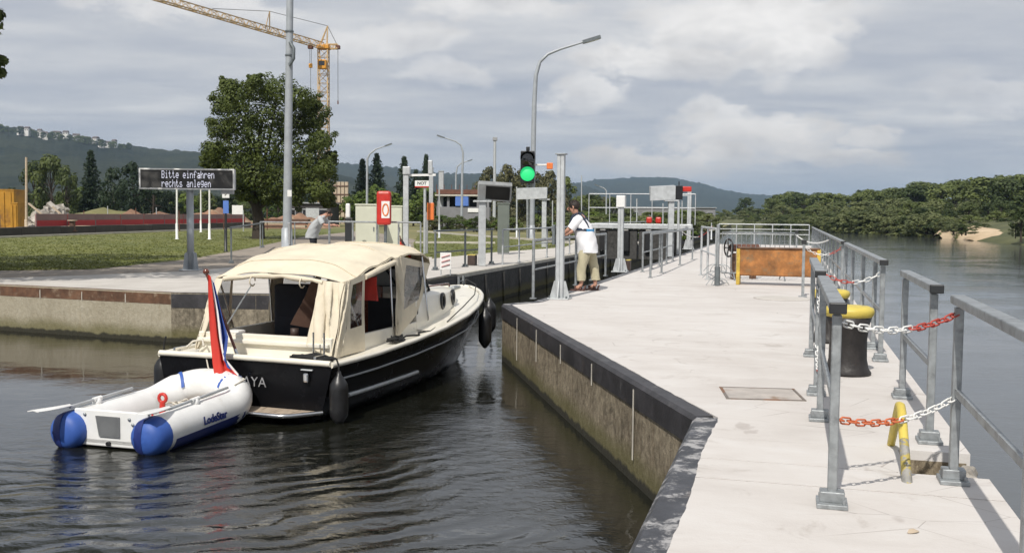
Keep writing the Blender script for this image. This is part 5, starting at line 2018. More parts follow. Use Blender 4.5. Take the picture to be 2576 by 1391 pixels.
for u, v0, v1, y, r_, lab in ((1463, 570, 442, 120, .07, 'thin pole rising just right of the thick mast'), (1602, 575, 500, 70, .045, 'thin pole behind the mast with the white head'), (1668, 572, 512, 64, .04, 'thin pole beside the far hooded display'), (1716, 570, 505, 66, .04, 'thin pole next to the far slim mast'),
                          (1105, 575, 470, 60, .05, 'thin pole right of the NOT sign'), (1300, 578, 470, 62, .05, 'thin pole beside the green grey cabinet'), (1390, 580, 505, 60, .04, 'thin pole left of the thick mast'), (1790, 572, 560, 62, .04, 'short pole near the pier end')):
    pole_px('slim_pole', lab, 'pole', [(u, v0), (u, v1)], y, r_, r_ * .9, mat='galv_light', n=8)

# ================================================================== THE MOTOR CRUISER
BO = Vector((-3.09, 11.35, 0.0))
HD = Vector((0.338, 0.941, 0)).normalized()
B_ANG = math.atan2(HD.y, HD.x)
boat = thing('motor_cruiser', 'black hulled motor cruiser with a cream canvas canopy entering the lock', 'boat', BO, B_ANG)
XS = [0.0, .5, 1.0, 2.0, 3.0, 4.0, 4.7, 5.3, 5.8, 6.15, 6.4, 6.55, 6.62]
BB = [1.165, 1.20, 1.225, 1.245, 1.23, 1.16, 1.03, .87, .68, .50, .33, .18, .03]
BW_ = [1.00, 1.04, 1.06, 1.05, .99, .84, .66, .46, .29, .17, .10, .05, .01]
HH = [.635, .64, .65, .69, .75, .83, .89, .945, .98, 1.01, 1.03, 1.045, 1.05]


def interp(xs, ys, x):
    if x <= xs[0]:
        return ys[0]
    for (a, ya), (b, yb) in zip(zip(xs, ys), zip(xs[1:], ys[1:])):
        if a <= x <= b:
            return ya + (yb - ya) * (x - a) / (b - a)
    return ys[-1]


def rake(x, k):
    return x - .55 * max(0, (x - 4.5) / 2.12) ** 1.5 * (1 - k)


def hull_side(x, sg, inset=0.0, zs=None):
    b, w, h = interp(XS, BB, x) - inset, interp(XS, BW_, x) - inset, interp(XS, HH, x)
    ks = [1.0, .80, .55, .30, .08, -.25, -.5]
    out = []
    for k in ks:
        f = max(0, k)
        y = w + (b - w) * f ** .8 if k > 0 else max(0, w * (1 + k * 1.9))
        z = h * k if k > 0 else k * .7
        out.append((rake(x, max(0, k)), sg * y, z))
    return out


hull = MB()
fine_x = []
for a, b in zip(XS, XS[1:]):
    fine_x += [a, (a + b) / 2]
fine_x.append(XS[-1])
rows = []
for x in fine_x:
    L_, R_ = hull_side(x, 1), hull_side(x, -1)
    rows.append(L_ + R_[::-1])
hull.grid(rows)
tr0 = rows[0]
hull.add(tr0, [tuple(range(len(tr0)))])
hull.build('hull', M['hull'], boat)

# grey gunwale cap, side decks, foredeck
for sg in (-1, 1):
    pts = [(x, sg * (interp(XS, BB, x) - .01), interp(XS, HH, x) + .012) for x in fine_x]
    MB().tube(pts, .033, 8).build('gunwale_cap', M['offwhite'], boat)
    pts = [(rake(x, .72), hull_side(x, sg)[1][1] * 1.0 + sg * .012, interp(XS, HH, x) * .74) for x in fine_x[1:-1]]
    MB().tube(pts, .013, 6).build('rub_line', M['grey'], boat)
    pts = [(x, sg * (hull_side(x, 1)[3][1] + .02), .24) for x in [.45, .9, 1.4, 1.9, 2.3]]
    MB().tube(pts, .026, 8).build('fender_strip', M['galv_light'], boat)
MB().tube([(-.005, y, .665 + .01 * (1 - (y / 1.1) ** 2)) for y in (-1.155, -.7, -.3, 0, .3, .7, 1.155)], .035, 8).build('transom_cap', M['offwhite'], boat)

CX0, CX1, CW = .42, 2.72, .92        # cockpit from / to / half width
dk = MB()
rows = []
for x in [0, .2, CX0]:
    b = interp(XS, BB, x) - .03
    rows.append([(x, b * k, interp(XS, HH, x) + .005) for k in (-1, -.5, 0, .5, 1)])
dk.grid(rows)
for sg in (-1, 1):
    rows = []
    for x in [CX0, 1, 1.5, 2.2, CX1]:
        b = interp(XS, BB, x) - .03
        h = interp(XS, HH, x) + .005
        rows.append([(x, sg * CW, h), (x, sg * b, h)] if sg > 0 else [(x, -b, h), (x, -CW, h)])
    dk.grid(rows, False)
rows = []
for x in [CX1, 3, 3.5, 4, 4.4, 4.7, 5, 5.3, 5.6, 5.8, 6, 6.15, 6.4, 6.6]:
    b = max(.005, interp(XS, BB, x) - .03)
    h = interp(XS, HH, x) + .005
    rows.append([(x, b * k, h + .03 * (1 - k * k)) for k in (-1, -.6, -.3, 0, .3, .6, 1)])
dk.grid(rows)
dk.build('side_deck', M['offwhite'], boat)

# cockpit well
ck = MB()
z0 = .22
ck.box(((CX0 + CX1) / 2, 0, z0), (CX1 - CX0, 2 * CW, .04))
ck.build('cockpit_sole', M['teak'], boat)
co = MB()
for sg in (-1, 1):
    co.bbox(((CX0 + CX1) / 2 + .05, sg * (CW - .02), .53), (CX1 - CX0 - .1, .05, .66), .012)
co.bbox((CX0 + .03, 0, .545), (.07, 2 * CW, .69), .012)
co.build('cockpit_coaming', M['offwhite'], boat)
ac = MB()
ac.bbox((CX0 + .12, 0, .80), (.36, 1.80, .05), .012)
ac.build('aft_coaming_top', M['offwhite'], boat)
tbl = MB().bbox((CX0 + .52, 0, .78), (.42, 1.5, .035), .01)
tbl.build('cockpit_table', M['mahogany'], boat)
MB().bbox((CX0 + .50, -.62, .80), (.16, .22, .03), .01).build('plate', M['white'], boat)
MB().lathe([(.04, 0), (.042, .14), (.03, .15), (.001, .15)], 12, c=(CX0 + .5, -.35, .797)).build('glass_jar', M['glass_dark'], boat)
MB().lathe([(.05, 0), (.052, .11), (.001, .11)], 12, c=(CX0 + .6, -.05, .797)).build('mug', M['brown_iron'], boat)
MB().bbox((CX0 + .45, .72, .83), (.18, .22, .07), .025).build('towel', M['flag_white'], boat)
MB().bbox((CX0 + .55, -.78, .81), (.12, .18, .05), .015).build('orange_box', M['orange'], boat)
MB().bbox((CX0 + .25, 0, .62), (.30, 1.7, .12), .04).build('seat_cushion', M['cushion_red'], boat)
bh = MB().bbox((CX1 - .02, .25, .78), (.05, 1.3, 1.1), .01)
bh.build('cabin_bulkhead', M['mahogany'], boat)
MB().bbox((CX1 - .05, -.45, .70), (.03, .50, .95), .01).build('cabin_door', M['cloth_dark'], boat)
MB().bbox((1.9, .40, .62), (.5, .55, .75), .05).build('helm_seat', M['cloth_dark'], boat)
MB().bbox((1.72, .42, 1.15), (.12, .52, .5), .05).build('seat_back', M['cloth_dark'], boat)
jk = MB()
jk.shell([[(1.75 + .03 * math.sin(i * 2 + j), -.50 - i * .10, 1.52 - j * .10) for i in range(4)] for j in range(4)], .05)
jk.build('hanging_red_jacket', M['red'], boat)

# cabin trunk
ct = MB()
prof_x = [2.72, 3.2, 3.7, 4.2, 4.7, 5.05, 5.25, 5.32]
half = [.90, .86, .80, .72, .61, .50, .36, .22]
topz = [1.20, 1.20, 1.195, 1.185, 1.17, 1.15, 1.11, 1.05]
rows = []
for x, w, z in zip(prof_x, half, topz):
    h = interp(XS, HH, x) - .02
    sec = [(x, -w - .03, h), (x, -w, z - .05), (x, -w + .04, z - .01), (x, -w * .5, z + .035), (x, 0, z + .05), (x, w * .5, z + .035), (x, w - .04, z - .01), (x, w, z - .05), (x, w + .03, h)]
    rows.append(sec)
ct.grid(rows)
ct.add(rows[-1], [tuple(range(9))])
ct.add(rows[0], [tuple(reversed(range(9)))])
ct.build('cabin_trunk', M['offwhite'], boat)
for sg in (-1, 1):
    for x in (3.92, 4.62):
        w = interp(prof_x, half, x) + .012
        w2 = interp(prof_x, half, x + .1) + .012
        an = math.atan2(w - w2, .1)
        rt = Matrix.Rotation(sg * -an if sg < 0 else an * -1, 3, 'Z') @ Matrix.Rotation(R(90), 3, 'X')
        ring = [Vector((.105 * math.cos(6.283 * k / 18), 0, .105 * math.sin(6.283 * k / 18))) for k in range(18)]
        rz = Matrix.Rotation(-sg * an, 3, 'Z')
        c = Vector((x, sg * w, 1.045))
        po = MB().tube([c + rz @ p for p in ring], .026, 8, closed=True).build('porthole', M['rubber'], boat)
        MB().lathe([(.09, -.004), (.09, .004)], 18, c=c, rot=rz @ Matrix.Rotation(R(90), 3, 'X')).build('porthole_glass', M['glass_dark'], po)
MB().bbox((4.35, 0, 1.25), (.45, .45, .05), .02).build('deck_hatch', M['glass_dark'], boat)
for sg in (-1, 1):
    MB().tube([(2.9, sg * .62, 1.22), (2.95, sg * .62, 1.27), (5.0, sg * .40, 1.23), (5.05, sg * .40, 1.18)], .014, 6).build('grab_rail', M['mahogany'], boat)
    MB().tube([(3.4, sg * 1.08, .80), (4.2, sg * 1.0, .95), (5.1, sg * .82, 1.06), (5.9, sg * .52, 1.16), (6.45, sg * .12, 1.2)], .009, 5).build('deck_line', M['rope_black'], boat)
MB().bbox((6.2, 0, 1.07), (.3, .12, .06), .02).build('anchor_roller', M['galv'], boat)

# windscreen
ws_ = {'bl': (2.75, .90, .97), 'br': (2.75, -.90, .97), 'fl': (3.82, .60, 1.215), 'fr': (3.82, -.60, 1.215), 'tl': (3.42, .70, 1.50), 'trr': (3.42, -.70, 1.50), 'sl': (2.95, .80, 1.52), 'sr': (2.95, -.80, 1.52)}
for side, tri in (('starboard', ('br', 'fr', 'trr')), ('port', ('bl', 'fl', 'tl'))):
    a, b, c = (Vector(ws_[k]) for k in tri)
    g = MB().add([a, b, c], [(0, 1, 2)] if side == 'starboard' else [(2, 1, 0)])
    gl_ = g.build('windscreen_side', M['glass_dark'], boat)
    f = MB()
    f.tube([a, b, c, a], .022, 6)
    f.build('frame', M['rubber'], gl_)
g = MB().add([ws_['fr'], (3.98, 0, 1.235), (3.55, 0, 1.56), ws_['trr']], [(0, 1, 2, 3)])
g.add([(3.98, 0, 1.235), ws_['fl'], ws_['tl'], (3.55, 0, 1.56)], [(0, 1, 2, 3)])
gl_ = g.build('windscreen', M['glass_dark'], boat)
f = MB().tube([ws_['fr'], (3.98, 0, 1.235), ws_['fl']], .025, 6)
f.tube([ws_['trr'], (3.55, 0, 1.56), ws_['tl']], .022, 6)
f.tube([(3.98, 0, 1.235), (3.55, 0, 1.56)], .02, 6)
f.build('frame', M['rubber'], gl_)

# canvas canopy
RX = [.74, .85, 1.05, 1.4, 1.8, 2.2, 2.6, 3.0, 3.3, 3.46]
RZ = [1.61, 1.71, 1.80, 1.88, 1.92, 1.935, 1.94, 1.925, 1.87, 1.74]       # crown
RE = [1.51, 1.54, 1.58, 1.66, 1.745, 1.775, 1.785, 1.77, 1.71, 1.61]            # edge
RW = [.90, .925, .945, .95, .95, .94, .925, .89, .84, .78]                    # half width at the edge


def crown(x, k):
    z, e, w = interp(RX, RZ, x), interp(RX, RE, x), interp(RX, RW, x)
    a = abs(k)
    prof = 1 - a ** 3.4
    y = w * k
    wr = .010 * math.sin(x * 9 + k * 4) * (1 - a * .5) + .012 * math.sin(x * 5.3 - k * 7) * a
    wr += .024 * math.exp(-((a - .84) / .20) ** 2) * math.sin(x * 11 + 6 * k) + .016 * math.exp(-((x - 1.95) / .35) ** 2) * math.sin(x * 22 + k * 9) * a + .010 * mnoise.noise(Vector((x * 3.2, k * 4, 1.5)))
    bow = -.045 * abs(math.sin((x - .78) * math.pi / 1.11)) * (1 - a ** 3)
    return (x + .05 * (1 - a) * max(0, min(1, (x - 3.2) / .26)), y, e + (z - e) * prof + wr * .8 + bow)


rows = []
nx, nk = 64, 40
for i in range(nx + 1):
    x = RX[0] + (RX[-1] - RX[0]) * i / nx
    rows.append([crown(x, -1 + 2 * k / nk) for k in range(nk + 1)])
rf = MB().shell(rows, .008)
rf.build('canopy_roof', M['canvas'], boat)
for x_ in (1.0, 1.95, 2.95):
    MB().tube([Vector(crown(x_, -.97 + 1.94 * i_ / 20)) + Vector((0, 0, .006)) for i_ in range(21)], .007, 5).build('seam', M['canvas_seam'], boat)


fr_rows = []
for k in range(13):
    kk = -1 + 2 * k / 12
    a_ = Vector(crown(3.46, kk))
    b_ = Vector((3.57 - .14 * abs(kk), .72 * kk, 1.565 - .065 * abs(kk)))
    fr_rows.append([a_, a_.lerp(b_, .5) + Vector((.015, 0, 0)), b_])
MB().shell(fr_rows, .006).build('front_valance', M['canvas'], boat)


def lerp3(a, b, k):
    return Vector(a).lerp(Vector(b), k)


def fold(p, amp, q):
    return Vector(p) + Vector((amp * math.sin(p[2] * 11 + q), amp * math.sin(p[2] * 8 + q * 1.7 + p[0] * 6), 0))


def panel(name, corners, n=12, m=12, amp=.018, q=0.0, mat='canvas', hem=None, parent=None):
    """cloth panel through four corners: bottom-a, bottom-b, top-b, top-a"""
    a, b, c, d = (Vector(p) for p in corners)
    rows = []
    for j in range(m + 1):
        row = []
        for i in range(n + 1):
            p = a.lerp(b, i / n).lerp(d.lerp(c, i / n), j / m)
            edge = min(1.0, 4 * min(i / n, 1 - i / n, j / m, 1 - j / m) + .25)
            row.append(fold(p, amp * edge, q + i * .9))
        rows.append(row)
    return MB().shell(rows, .006).build(name, M[mat], boat if parent is None else parent)


for sg in (-1, 1):
    e = lambda x, dz=0: Vector((x, sg * interp(RX, RW, x), interp(RX, RE, x) + dz))
    f = lambda x, z=None: Vector((x, sg * (CW + .05), .665 if z is None else z))
    # rear corner wraps from the side to the stern
    panel('corner_curtain', [f(.40), f(.60), e(.84), e(.745)] if sg > 0 else [f(.60), f(.40), e(.745), e(.84)], 12, 14, .03, 1.0 + sg)
    if sg < 0:
        # starboard stern face of the wide corner
        panel('stern_curtain', [(.36, -.62, .80), (.40, -.94, .665), e(.745), (.70, -.60, 1.54)], 14, 14, .032, 2.2)
    else:
        panel('stern_curtain', [(.40, .94, .665), (.36, .82, .80), (.69, .76, 1.52), e(.745)], 4, 10, .008, .5)
    # side window curtain
    lo0, lo1, hi1, hi0 = f(.61), f(1.14), e(1.16), e(.85)
    pt_ = lambda i, j: lo0.lerp(lo1, i).lerp(hi0.lerp(hi1, i), j)
    pc = [(0, 1, 0, .34), (0, .2, .34, .92), (.84, 1, .34, .92), (0, 1, .92, 1)]
    m = MB()
    for (i0, i1, j0, j1) in pc:
        rows = [[fold(pt_(i0 + (i1 - i0) * i / 3, j0 + (j1 - j0) * j / 3), .006, 3) for i in range(4)] for j in range(4)]
        m.grid(rows if sg < 0 else [r_[::-1] for r_ in rows])
    cu = m.build('side_curtain', M['canvas'], boat)
    MB().add([pt_(.2, .34), pt_(.84, .34), pt_(.84, .92), pt_(.2, .92)], [(0, 1, 2, 3)]).build('curtain_window', M['glass'], cu)
    # door flap tied forward, front side curtain with a window
    panel('door_flap', [f(1.98), f(2.10, .72), e(2.25), e(2.02)], 8, 14, .03, 4.4)
    lo0, lo1, hi1, hi0 = f(2.08, .74), Vector((2.78, sg * .915, .98)), e(3.42, -.01), e(2.20)
    pt2 = lambda i, j: lo0.lerp(lo1, i).lerp(hi0.lerp(hi1, i), j)
    m = MB()
    for (i0, i1, j0, j1) in [(0, 1, 0, .30), (0, .16, .30, .90), (.84, 1, .30, .90), (0, 1, .90, 1)]:
        rows = [[fold(pt2(i0 + (i1 - i0) * i / 3, j0 + (j1 - j0) * j / 3), .006, 1) for i in range(4)] for j in range(4)]
        m.grid(rows if sg < 0 else [r_[::-1] for r_ in rows])
    cu = m.build('front_curtain', M['canvas'], boat)
    MB().add([pt2(.16, .30), pt2(.84, .30), pt2(.84, .90), pt2(.16, .90)], [(0, 1, 2, 3)]).build('curtain_window', M['glass'], cu)
    # rolled door above the opening
    MB().tube([e(1.18, -.05), e(1.6, -.06), e(1.98, -.05)], [.035, .045, .035], 8).build('rolled_door', M['canvas'], boat)
    # piping along the roof edge
    MB().tube([Vector(crown(x_, sg * .985)) + Vector((0, 0, .004)) for x_ in [.74 + 2.72 * i_ / 30 for i_ in range(31)]], .011, 6).build('piping', M['canvas_seam'], boat)
    # bows of the frame
for x in (.78, 1.9, 3.0):
    pts = []
    for k in range(9):
        kk = -1 + 2 * k / 8
        p = crown(x, kk * .97)
        pts.append((p[0], p[1], p[2] - .03))
    pts = [(x + (.35 if x < 1 else .1), -CW, .84)] + pts + [(x + (.35 if x < 1 else .1), CW, .84)]
    MB().tube(pts, .013, 6).build('canopy_bow', M['chrome'], boat)
# rolled-up stern window under the rear edge, with two straps
pts = [(.71, .76 - 1.40 * k / 10, 1.515 + .055 * math.sin(math.pi * k / 10) + .008 * math.sin(k * 2.3)) for k in range(11)]
rw = MB().tube(pts, [.03 + .008 * math.sin(k * 1.9) for k in range(11)], 8).build('rolled_stern_window', M['canvas'], boat)
for y in (.34, -.36):
    MB().tube([(.70 + .06 * math.cos(a), y, 1.50 + .06 * math.sin(a)) for a in [k * .7 for k in range(9)]], .009, 5).build('strap', M['canvas'], rw)
MB().bar((.72, .36, 1.46), (.42, .62, .84), .035, .008).build('stern_brace', M['galv'], boat)
pf = panel('folded_curtain', [(1.05, .02, .95), (1.45, -.50, .80), (1.35, -.62, 1.50), (1.0, -.30, 1.50)], 6, 6, .03, .3, 'timber_dark')

# transom fittings
MB().bar((-.34, -1.02, .115), (-.34, .62, .115), .30, .045).build('swim_platform', M['teak'], boat) if False else None
pb = MB()
pb.prism([(-.015, -1.03), (-.30, -.80), (-.34, -.70), (-.34, .70), (-.30, .80), (-.015, 1.03)], .085, .125)
sw = pb.build('swim_platform', M['teak'], boat)
MB().tube([(-.01, -1.05, .115), (-.31, -.82, .115), (-.36, -.71, .115), (-.36, .71, .115), (-.31, .82, .115), (-.01, 1.05, .115)], .024, 8).build('platform_edge', M['chrome'], sw)
nm = text_mesh('MAYA', .165, .004, M['letter_grey'], -.002)
link('boat_name', nm, boat, (-.012, -.10, .40), rot=(R(90), 0, R(-90)))
xh = MB().bbox((-.03, -.86, .50), (.05, .07, .11), .02)
xh.build('stern_lamp', M['chrome'], boat)
MB().bbox((-.02, -.86, .585), (.03, .15, .016), .005).build('lamp_shade', M['galv_light'], boat)
for y in (-.95, .95):
    m = MB().cyl((.10, y, .67), (.10, y, .71), .03, n=8).bar((.0, y, .72), (.2, y, .72), .03, .03)
    m.build('stern_cleat', M['chrome'], boat)
for y in (-.86, -.72):
    MB().cyl((.22, y - .08, .68), (.22, y - .08, .98), .011, n=6).build('stanchion', M['chrome'], boat)
MB().tube([(.25, .98, .70), (.28, .90, .78), (.33, .80, .80), (.22, .70, .74)], .014, 6).build('white_line', M['rope_white'], boat)

# loose gear on and hanging from the boat: things of their own
def B2W(p):
    return boat.matrix_basis @ Vector(p)


bpy.context.view_layer.update()


def fender(p, h, r, label, drop=.25):
    w = Matrix.Rotation(B_ANG, 4, 'Z') @ Vector(p) + BO
    t_ = thing('fender', label, 'fender', w, B_ANG, 'black fenders hanging from the cruiser')
    MB().lathe([(.012, -h / 2 - .03), (.03, -h / 2 - .02), (r * .7, -h / 2 + r * .35), (r * .95, -h / 2 + r * .8), (r, -h / 2 + r * 1.3), (r, h / 2 - r * 1.3), (r * .95, h / 2 - r * .8), (r * .7, h / 2 - r * .35), (.03, h / 2 + .02), (.022, h / 2 + .06)], 20).build('body', M['rubber'], t_)
    MB().tube([(0, 0, h / 2 + .05), (0, 0, h / 2 + drop * .6), (.0, .03 if p[1] < 0 else -.03, h / 2 + drop)], .010, 6).build('rope', M['rope_black'], t_)


fender((.06, -1.22, .26), .52, .105, 'black fender hanging at the stern corner beside the swim platform', .20)
fender((5.05, -1.02, .52), .56, .105, 'nearer of the two black fenders hanging at the bow', .2)
fender((5.55, -.90, .66), .52, .11, 'farther black fender hanging at the bow, tilted outwards', .2)
fender((.15, 1.22, .30), .58, .12, 'black fender on the far side of the stern, half hidden by the hull', .25)


def rope_heap(p, n, rx, ry, label, mat, seed):
    rnd = random.Random(seed)
    w = Matrix.Rotation(B_ANG, 4, 'Z') @ Vector(p) + BO
    t_ = thing('coiled_rope', label, 'rope', w, B_ANG, None)
    pts = []
    for k in range(n * 10):
        a = k / 10 * 6.283
        rr = .6 + .4 * math.sin(k * .37 + seed)
        pts.append((rx * rr * math.cos(a) + rnd.uniform(-.025, .025), ry * rr * math.sin(a) + rnd.uniform(-.03, .03), .015 + rnd.uniform(0, .075) * (1 - .6 * abs(math.sin(a)))))
    MB().tube(pts, .014, 5).build('strand', M[mat], t_)
    return t_


rope_heap((.15, -.82, .66), 11, .13, .30, 'heap of black mooring rope on the stern corner of the cruiser', 'rope_black', 2)
rope_heap((1.75, -1.09, .70), 9, .12, .09, 'small heap of black rope on the side deck by the open canopy door', 'rope_black', 4)
t_ = thing('deck_rope', 'loose black rope running along the side deck ahead of the canopy door', 'rope', Matrix.Rotation(B_ANG, 4, 'Z') @ Vector((1.9, -1.10, .72)) + BO, B_ANG)
MB().tube([(0, 0, .01), (.2, .04, .02), (.45, -.03, .01), (.6, .05, .02), (.85, -.02, .015), (1.1, .03, .03), (1.2, -.03, .02)], .014, 6).build('strand', M['rope_black'], t_)

# ensign on its staff at the stern
fo = Matrix.Rotation(B_ANG, 4, 'Z') @ Vector((.06, .10, .66)) + BO
fl = thing('ensign_flag', 'limp red, white and blue flag on a dark staff at the cruiser stern', 'flag', fo, B_ANG)
top = Vector((-.10, .36, .98))
MB().tube([(0, 0, 0), top * .5, top], [.017, .019, .017], 10).build('staff', M['mahogany'], fl)
MB().tube([Vector((.02, -.02, -.03)), Vector((0, 0, .0)), top * .10], [.022, .024, .022], 10).build('socket', M['chrome'], fl)
MB().lathe([(.016, -.02), (.036, -.005), (.038, .02), (.02, .04), (.001, .045)], 12, c=top).build('finial', M['mahogany'], fl)
# the cloth hangs in folds from the upper staff: rows run down, strips are the three colours
lines = {   # folds of the cloth seen in the photograph, top to bottom
    0: [(524, 690), (524, 770), (529, 850), (535, 915), (541, 959)],
    1: [(529, 695), (536, 775), (546, 855), (557, 915), (571, 950)],
    2: [(531, 700), (541, 778), (551, 852), (562, 905), (599, 946)],
    3: [(533, 704), (548, 782), (555, 850), (566, 900), (600, 940)],
    4: [(535, 708), (552, 790), (566, 850), (561, 890), (572, 925)],
    5: [(538, 712), (560, 800), (574, 846), (570, 882), (564, 905)]}


def fold_line(k, f):
    pts = lines[k]
    x = f * 4
    i = min(3, int(x))
    a, b = pts[i], pts[i + 1]
    t = x - i
    return (a[0] + (b[0] - a[0]) * t, a[1] + (b[1] - a[1]) * t)


bpy.context.view_layer.update()
inv = fl.matrix_world.inverted()
tw = fl.matrix_world @ top
rows = []
for j in range(25):
    f = j / 24
    row = []
    for k in range(21):
        kk = k / 4
        i = min(4, int(kk))
        a, b = fold_line(i, f), fold_line(i + 1, f)
        u, v = a[0] + (b[0] - a[0]) * (kk - i), a[1] + (b[1] - a[1]) * (kk - i)
        yy = tw.y - .06 - f * .20 + (.035 * math.sin(kk * 3.1 + f * 4) + .02 * math.sin(kk * 6 + f * 7)) * min(1, f * 3 + .2)
        row.append(inv @ PY(u, v, yy))
    rows.append(row)
for nm_, i0, i1, mt in (('red_stripe', 0, 8, 'flag_red'), ('white_stripe', 8, 13, 'flag_white'), ('blue_stripe', 13, 20, 'flag_blue')):
    MB().shell([r_[i0:i1 + 1] for r_ in rows], .004).build(nm_, M[mt], fl)

# small courtesy flag at the front of the canopy
fo = Matrix.Rotation(B_ANG, 4, 'Z') @ Vector((3.42, -.42, 1.66)) + BO
t_ = thing('courtesy_flag', 'small black red and gold flag on a short staff at the front of the canopy', 'flag', fo, B_ANG)
MB().cyl((0, 0, 0), (-.05, .08, .36), .008, n=6).build('staff', M['mahogany'], t_)
for k, mt in enumerate(('cloth_dark', 'red', 'gold')):
    rows = [[Vector((-.05, .08, .34 - k * .055 - j * .0275)) + Vector((.02 * math.sin(i * 1.4), -.035 * i, -.042 * i)) for i in range(6)] for j in range(3)]
    MB().shell(rows, .003).build(('black_stripe', 'red_stripe', 'gold_stripe')[k], M[mt], t_)

# ================================================================== THE INFLATABLE DINGHY
DO = P(283, 1128, 0.0)
DH = Vector((.285, .958, 0)).normalized()
D_ANG = math.atan2(DH.y, DH.x)
dg = thing('inflatable_dinghy', 'white and blue inflatable dinghy towed close behind the cruiser', 'dinghy', DO + Vector((0, 0, 0)), D_ANG)
TR = .19
HW = .47


def spine(k):
    """centre line of the tube, k from -1 (starboard cone) over the bow (0) to +1 (port cone)"""
    a = abs(k)
    sg = -1 if k < 0 else 1
    if a > .42:
        f = (a - .42) / .58
        x = 1.26 - f * 1.38
        y = sg * HW * (1 - .02 * (1 - f))
        z = .155 + .03 * (1 - f)
    else:
        an = a / .42 * math.pi / 2
        x = 1.26 + .46 * math.cos(an) ** .8
        y = sg * HW * math.sin(an) ** .75
        z = .185 + .18 * math.cos(an) ** 1.4
    return Vector((x, y, z))


N = 64
ks = [-1 + 2 * i / N for i in range(N + 1)]


def tube_r(k):
    return TR * (.93 if abs(k) < .2 else 1)


body = [k for k in ks if abs(k) <= .925] ; body = [-.925] + body + [.925]
MB().tube([spine(k) for k in body], [tube_r(k) for k in body], 20, caps=False).build('buoyancy_tube', M['pvc_white'], dg)
for sg in (-1, 1):
    cone = [(.925, 1), (.94, 1.0), (.96, .99), (.985, .95), (1.0, .86), (1.012, .70), (1.02, .45), (1.024, .15)]
    MB().tube([spine(sg * k) if k <= 1 else spine(sg * 1.0) - Vector(((k - 1) * 2.2, 0, 0)) for k, r in cone], [TR * r * 1.004 for k, r in cone], 20).build('tube_cone', M['blue'], dg)
    for ss in (-1, 1):
        pass
    ctr = spine(sg * .93)
    prof_ = [(spine(sg * min(k, 1)).x - max(0, k - 1) * 2.2, TR * rr) for k, rr in ((.93, 1), (.945, 1.0), (.965, .985), (.985, .95), (1.0, .865), (1.008, .76), (1.014, .64), (1.019, .48), (1.022, .36))]
    yo = .05
    line = [(x, r, 1) for x, r in prof_] + [(x, r, -1) for x, r in reversed(prof_)]
    rows = []
    for x, r, q in line:
        row = []
        for j in range(4):
            y = yo + (-.045 + .09 * j / 3)
            zz_ = math.sqrt(max(.0004, r * r - y * y)) if r > abs(y) else .01
            row.append(Vector((x - .006, ctr.y + y, ctr.z + q * zz_ * 1.02)))
        rows.append(row)
    MB().shell(rows[::-1], .003).build('navy_band', M['navy'], dg)
    # navy lower half of the outer tube side: rubbing panel
    rows = []
    for k in [sg * (.90 - .6 * i / 14) for i in range(15)]:
        c = spine(k)
        d = (spine(k + .01) - spine(k - .01)).normalized()
        outw = Vector((d.y, -d.x, 0)) * (1 if True else -1)
        if outw.dot(Vector((0, sg, 0))) < 0 and abs(k) > .3:
            outw = -outw
        row = []
        for j in range(6):
            an = R(-12) - (j / 5) * R(62)
            row.append(c + (outw * math.cos(an) + Vector((0, 0, 1)) * math.sin(an)) * TR * 1.008)
        rows.append(row)
    MB().shell(rows if sg < 0 else [r_[::-1] for r_ in rows], .003).build('rubbing_panel', M['navy'], dg)
flr = MB()
flr.prism([(-.02, -.40), (1.25, -.40), (1.5, -.2), (1.55, 0), (1.5, .2), (1.25, .40), (-.02, .40)], .05, .085)
flr.build('floor', M['pvc_white'], dg)
tr_ = MB()
tr_.bbox((0, 0, .20), (.04, .86, .36), .012)
trm = tr_.build('transom', M['white'], dg)
MB().prism([(0, 0)] * 3, 0, 0) if False else None
pad = MB()
pv = [(-.026, .17, .325), (-.026, -.11, .325), (-.026, -.11, .12), (-.026, .13, .12)]
pad.add(pv + [(x - .008, y, z) for x, y, z in pv], [(4, 5, 6, 7), (0, 1, 5, 4), (1, 2, 6, 5), (2, 3, 7, 6), (3, 0, 4, 7)])
pad.add(pv + [(x - .008, y, z) for x, y, z in pv], [(7, 6, 5, 4)])
pad.build('motor_pad', M['grey'], trm)
MB().cyl((-.02, 0.02, .055), (-.05, .02, .055), .022, n=10).build('drain_plug', M['rubber'], trm)
for y, z in ((.30, .33), (-.22, .31), (-.26, .26)):
    MB().lathe([(.016, 0), (.016, .012)], 8, c=(-.02, y, z), rot=Matrix.Rotation(R(-90), 3, 'Y')).build('bolt', M['galv'], trm)
thw = MB()
# oars lying along the tubes
for sg, x0, x1, lab in ((1, -.46, .92, 'port'), (-1, -.22, 1.30, 'starboard')):
    o = MB()
    y = sg * (HW + .02)
    z = .155 + TR + .03
    p0, p1 = Vector((x0 + .45, y, z + .01)), Vector((x1, y * .96, z + .045))
    o.tube([p0, p1], .017, 8)
    oar = o.build('oar', M['galv_light'], dg)
    bl = MB()
    rows = []
    for i in range(7):
        f = i / 6
        wv = .022 + .055 * math.sin(min(1, f * 1.25) * math.pi / 2) * (1 if f < .9 else .75)
        c = p0 + Vector((-.46 * f, sg * .03 * f, .012 + .02 * f))
        rows.append([c + Vector((0, wv * k, .012 * (1 - abs(k)))) for k in (-1, 0, 1)])
    bl.shell(rows, .008)
    bl.build('blade', M['pvc_white'], oar)
    MB().lathe([(.045, -.02), (.05, 0), (.03, .04), (.001, .045)], 12, c=p0.lerp(p1, .42) + Vector((0, 0, -.03))).build('rowlock', M['pvc_white'], dg)
    MB().tube([p0.lerp(p1, .36), p0.lerp(p1, .48)], .026, 8).build('oar_collar', M['white'], oar)
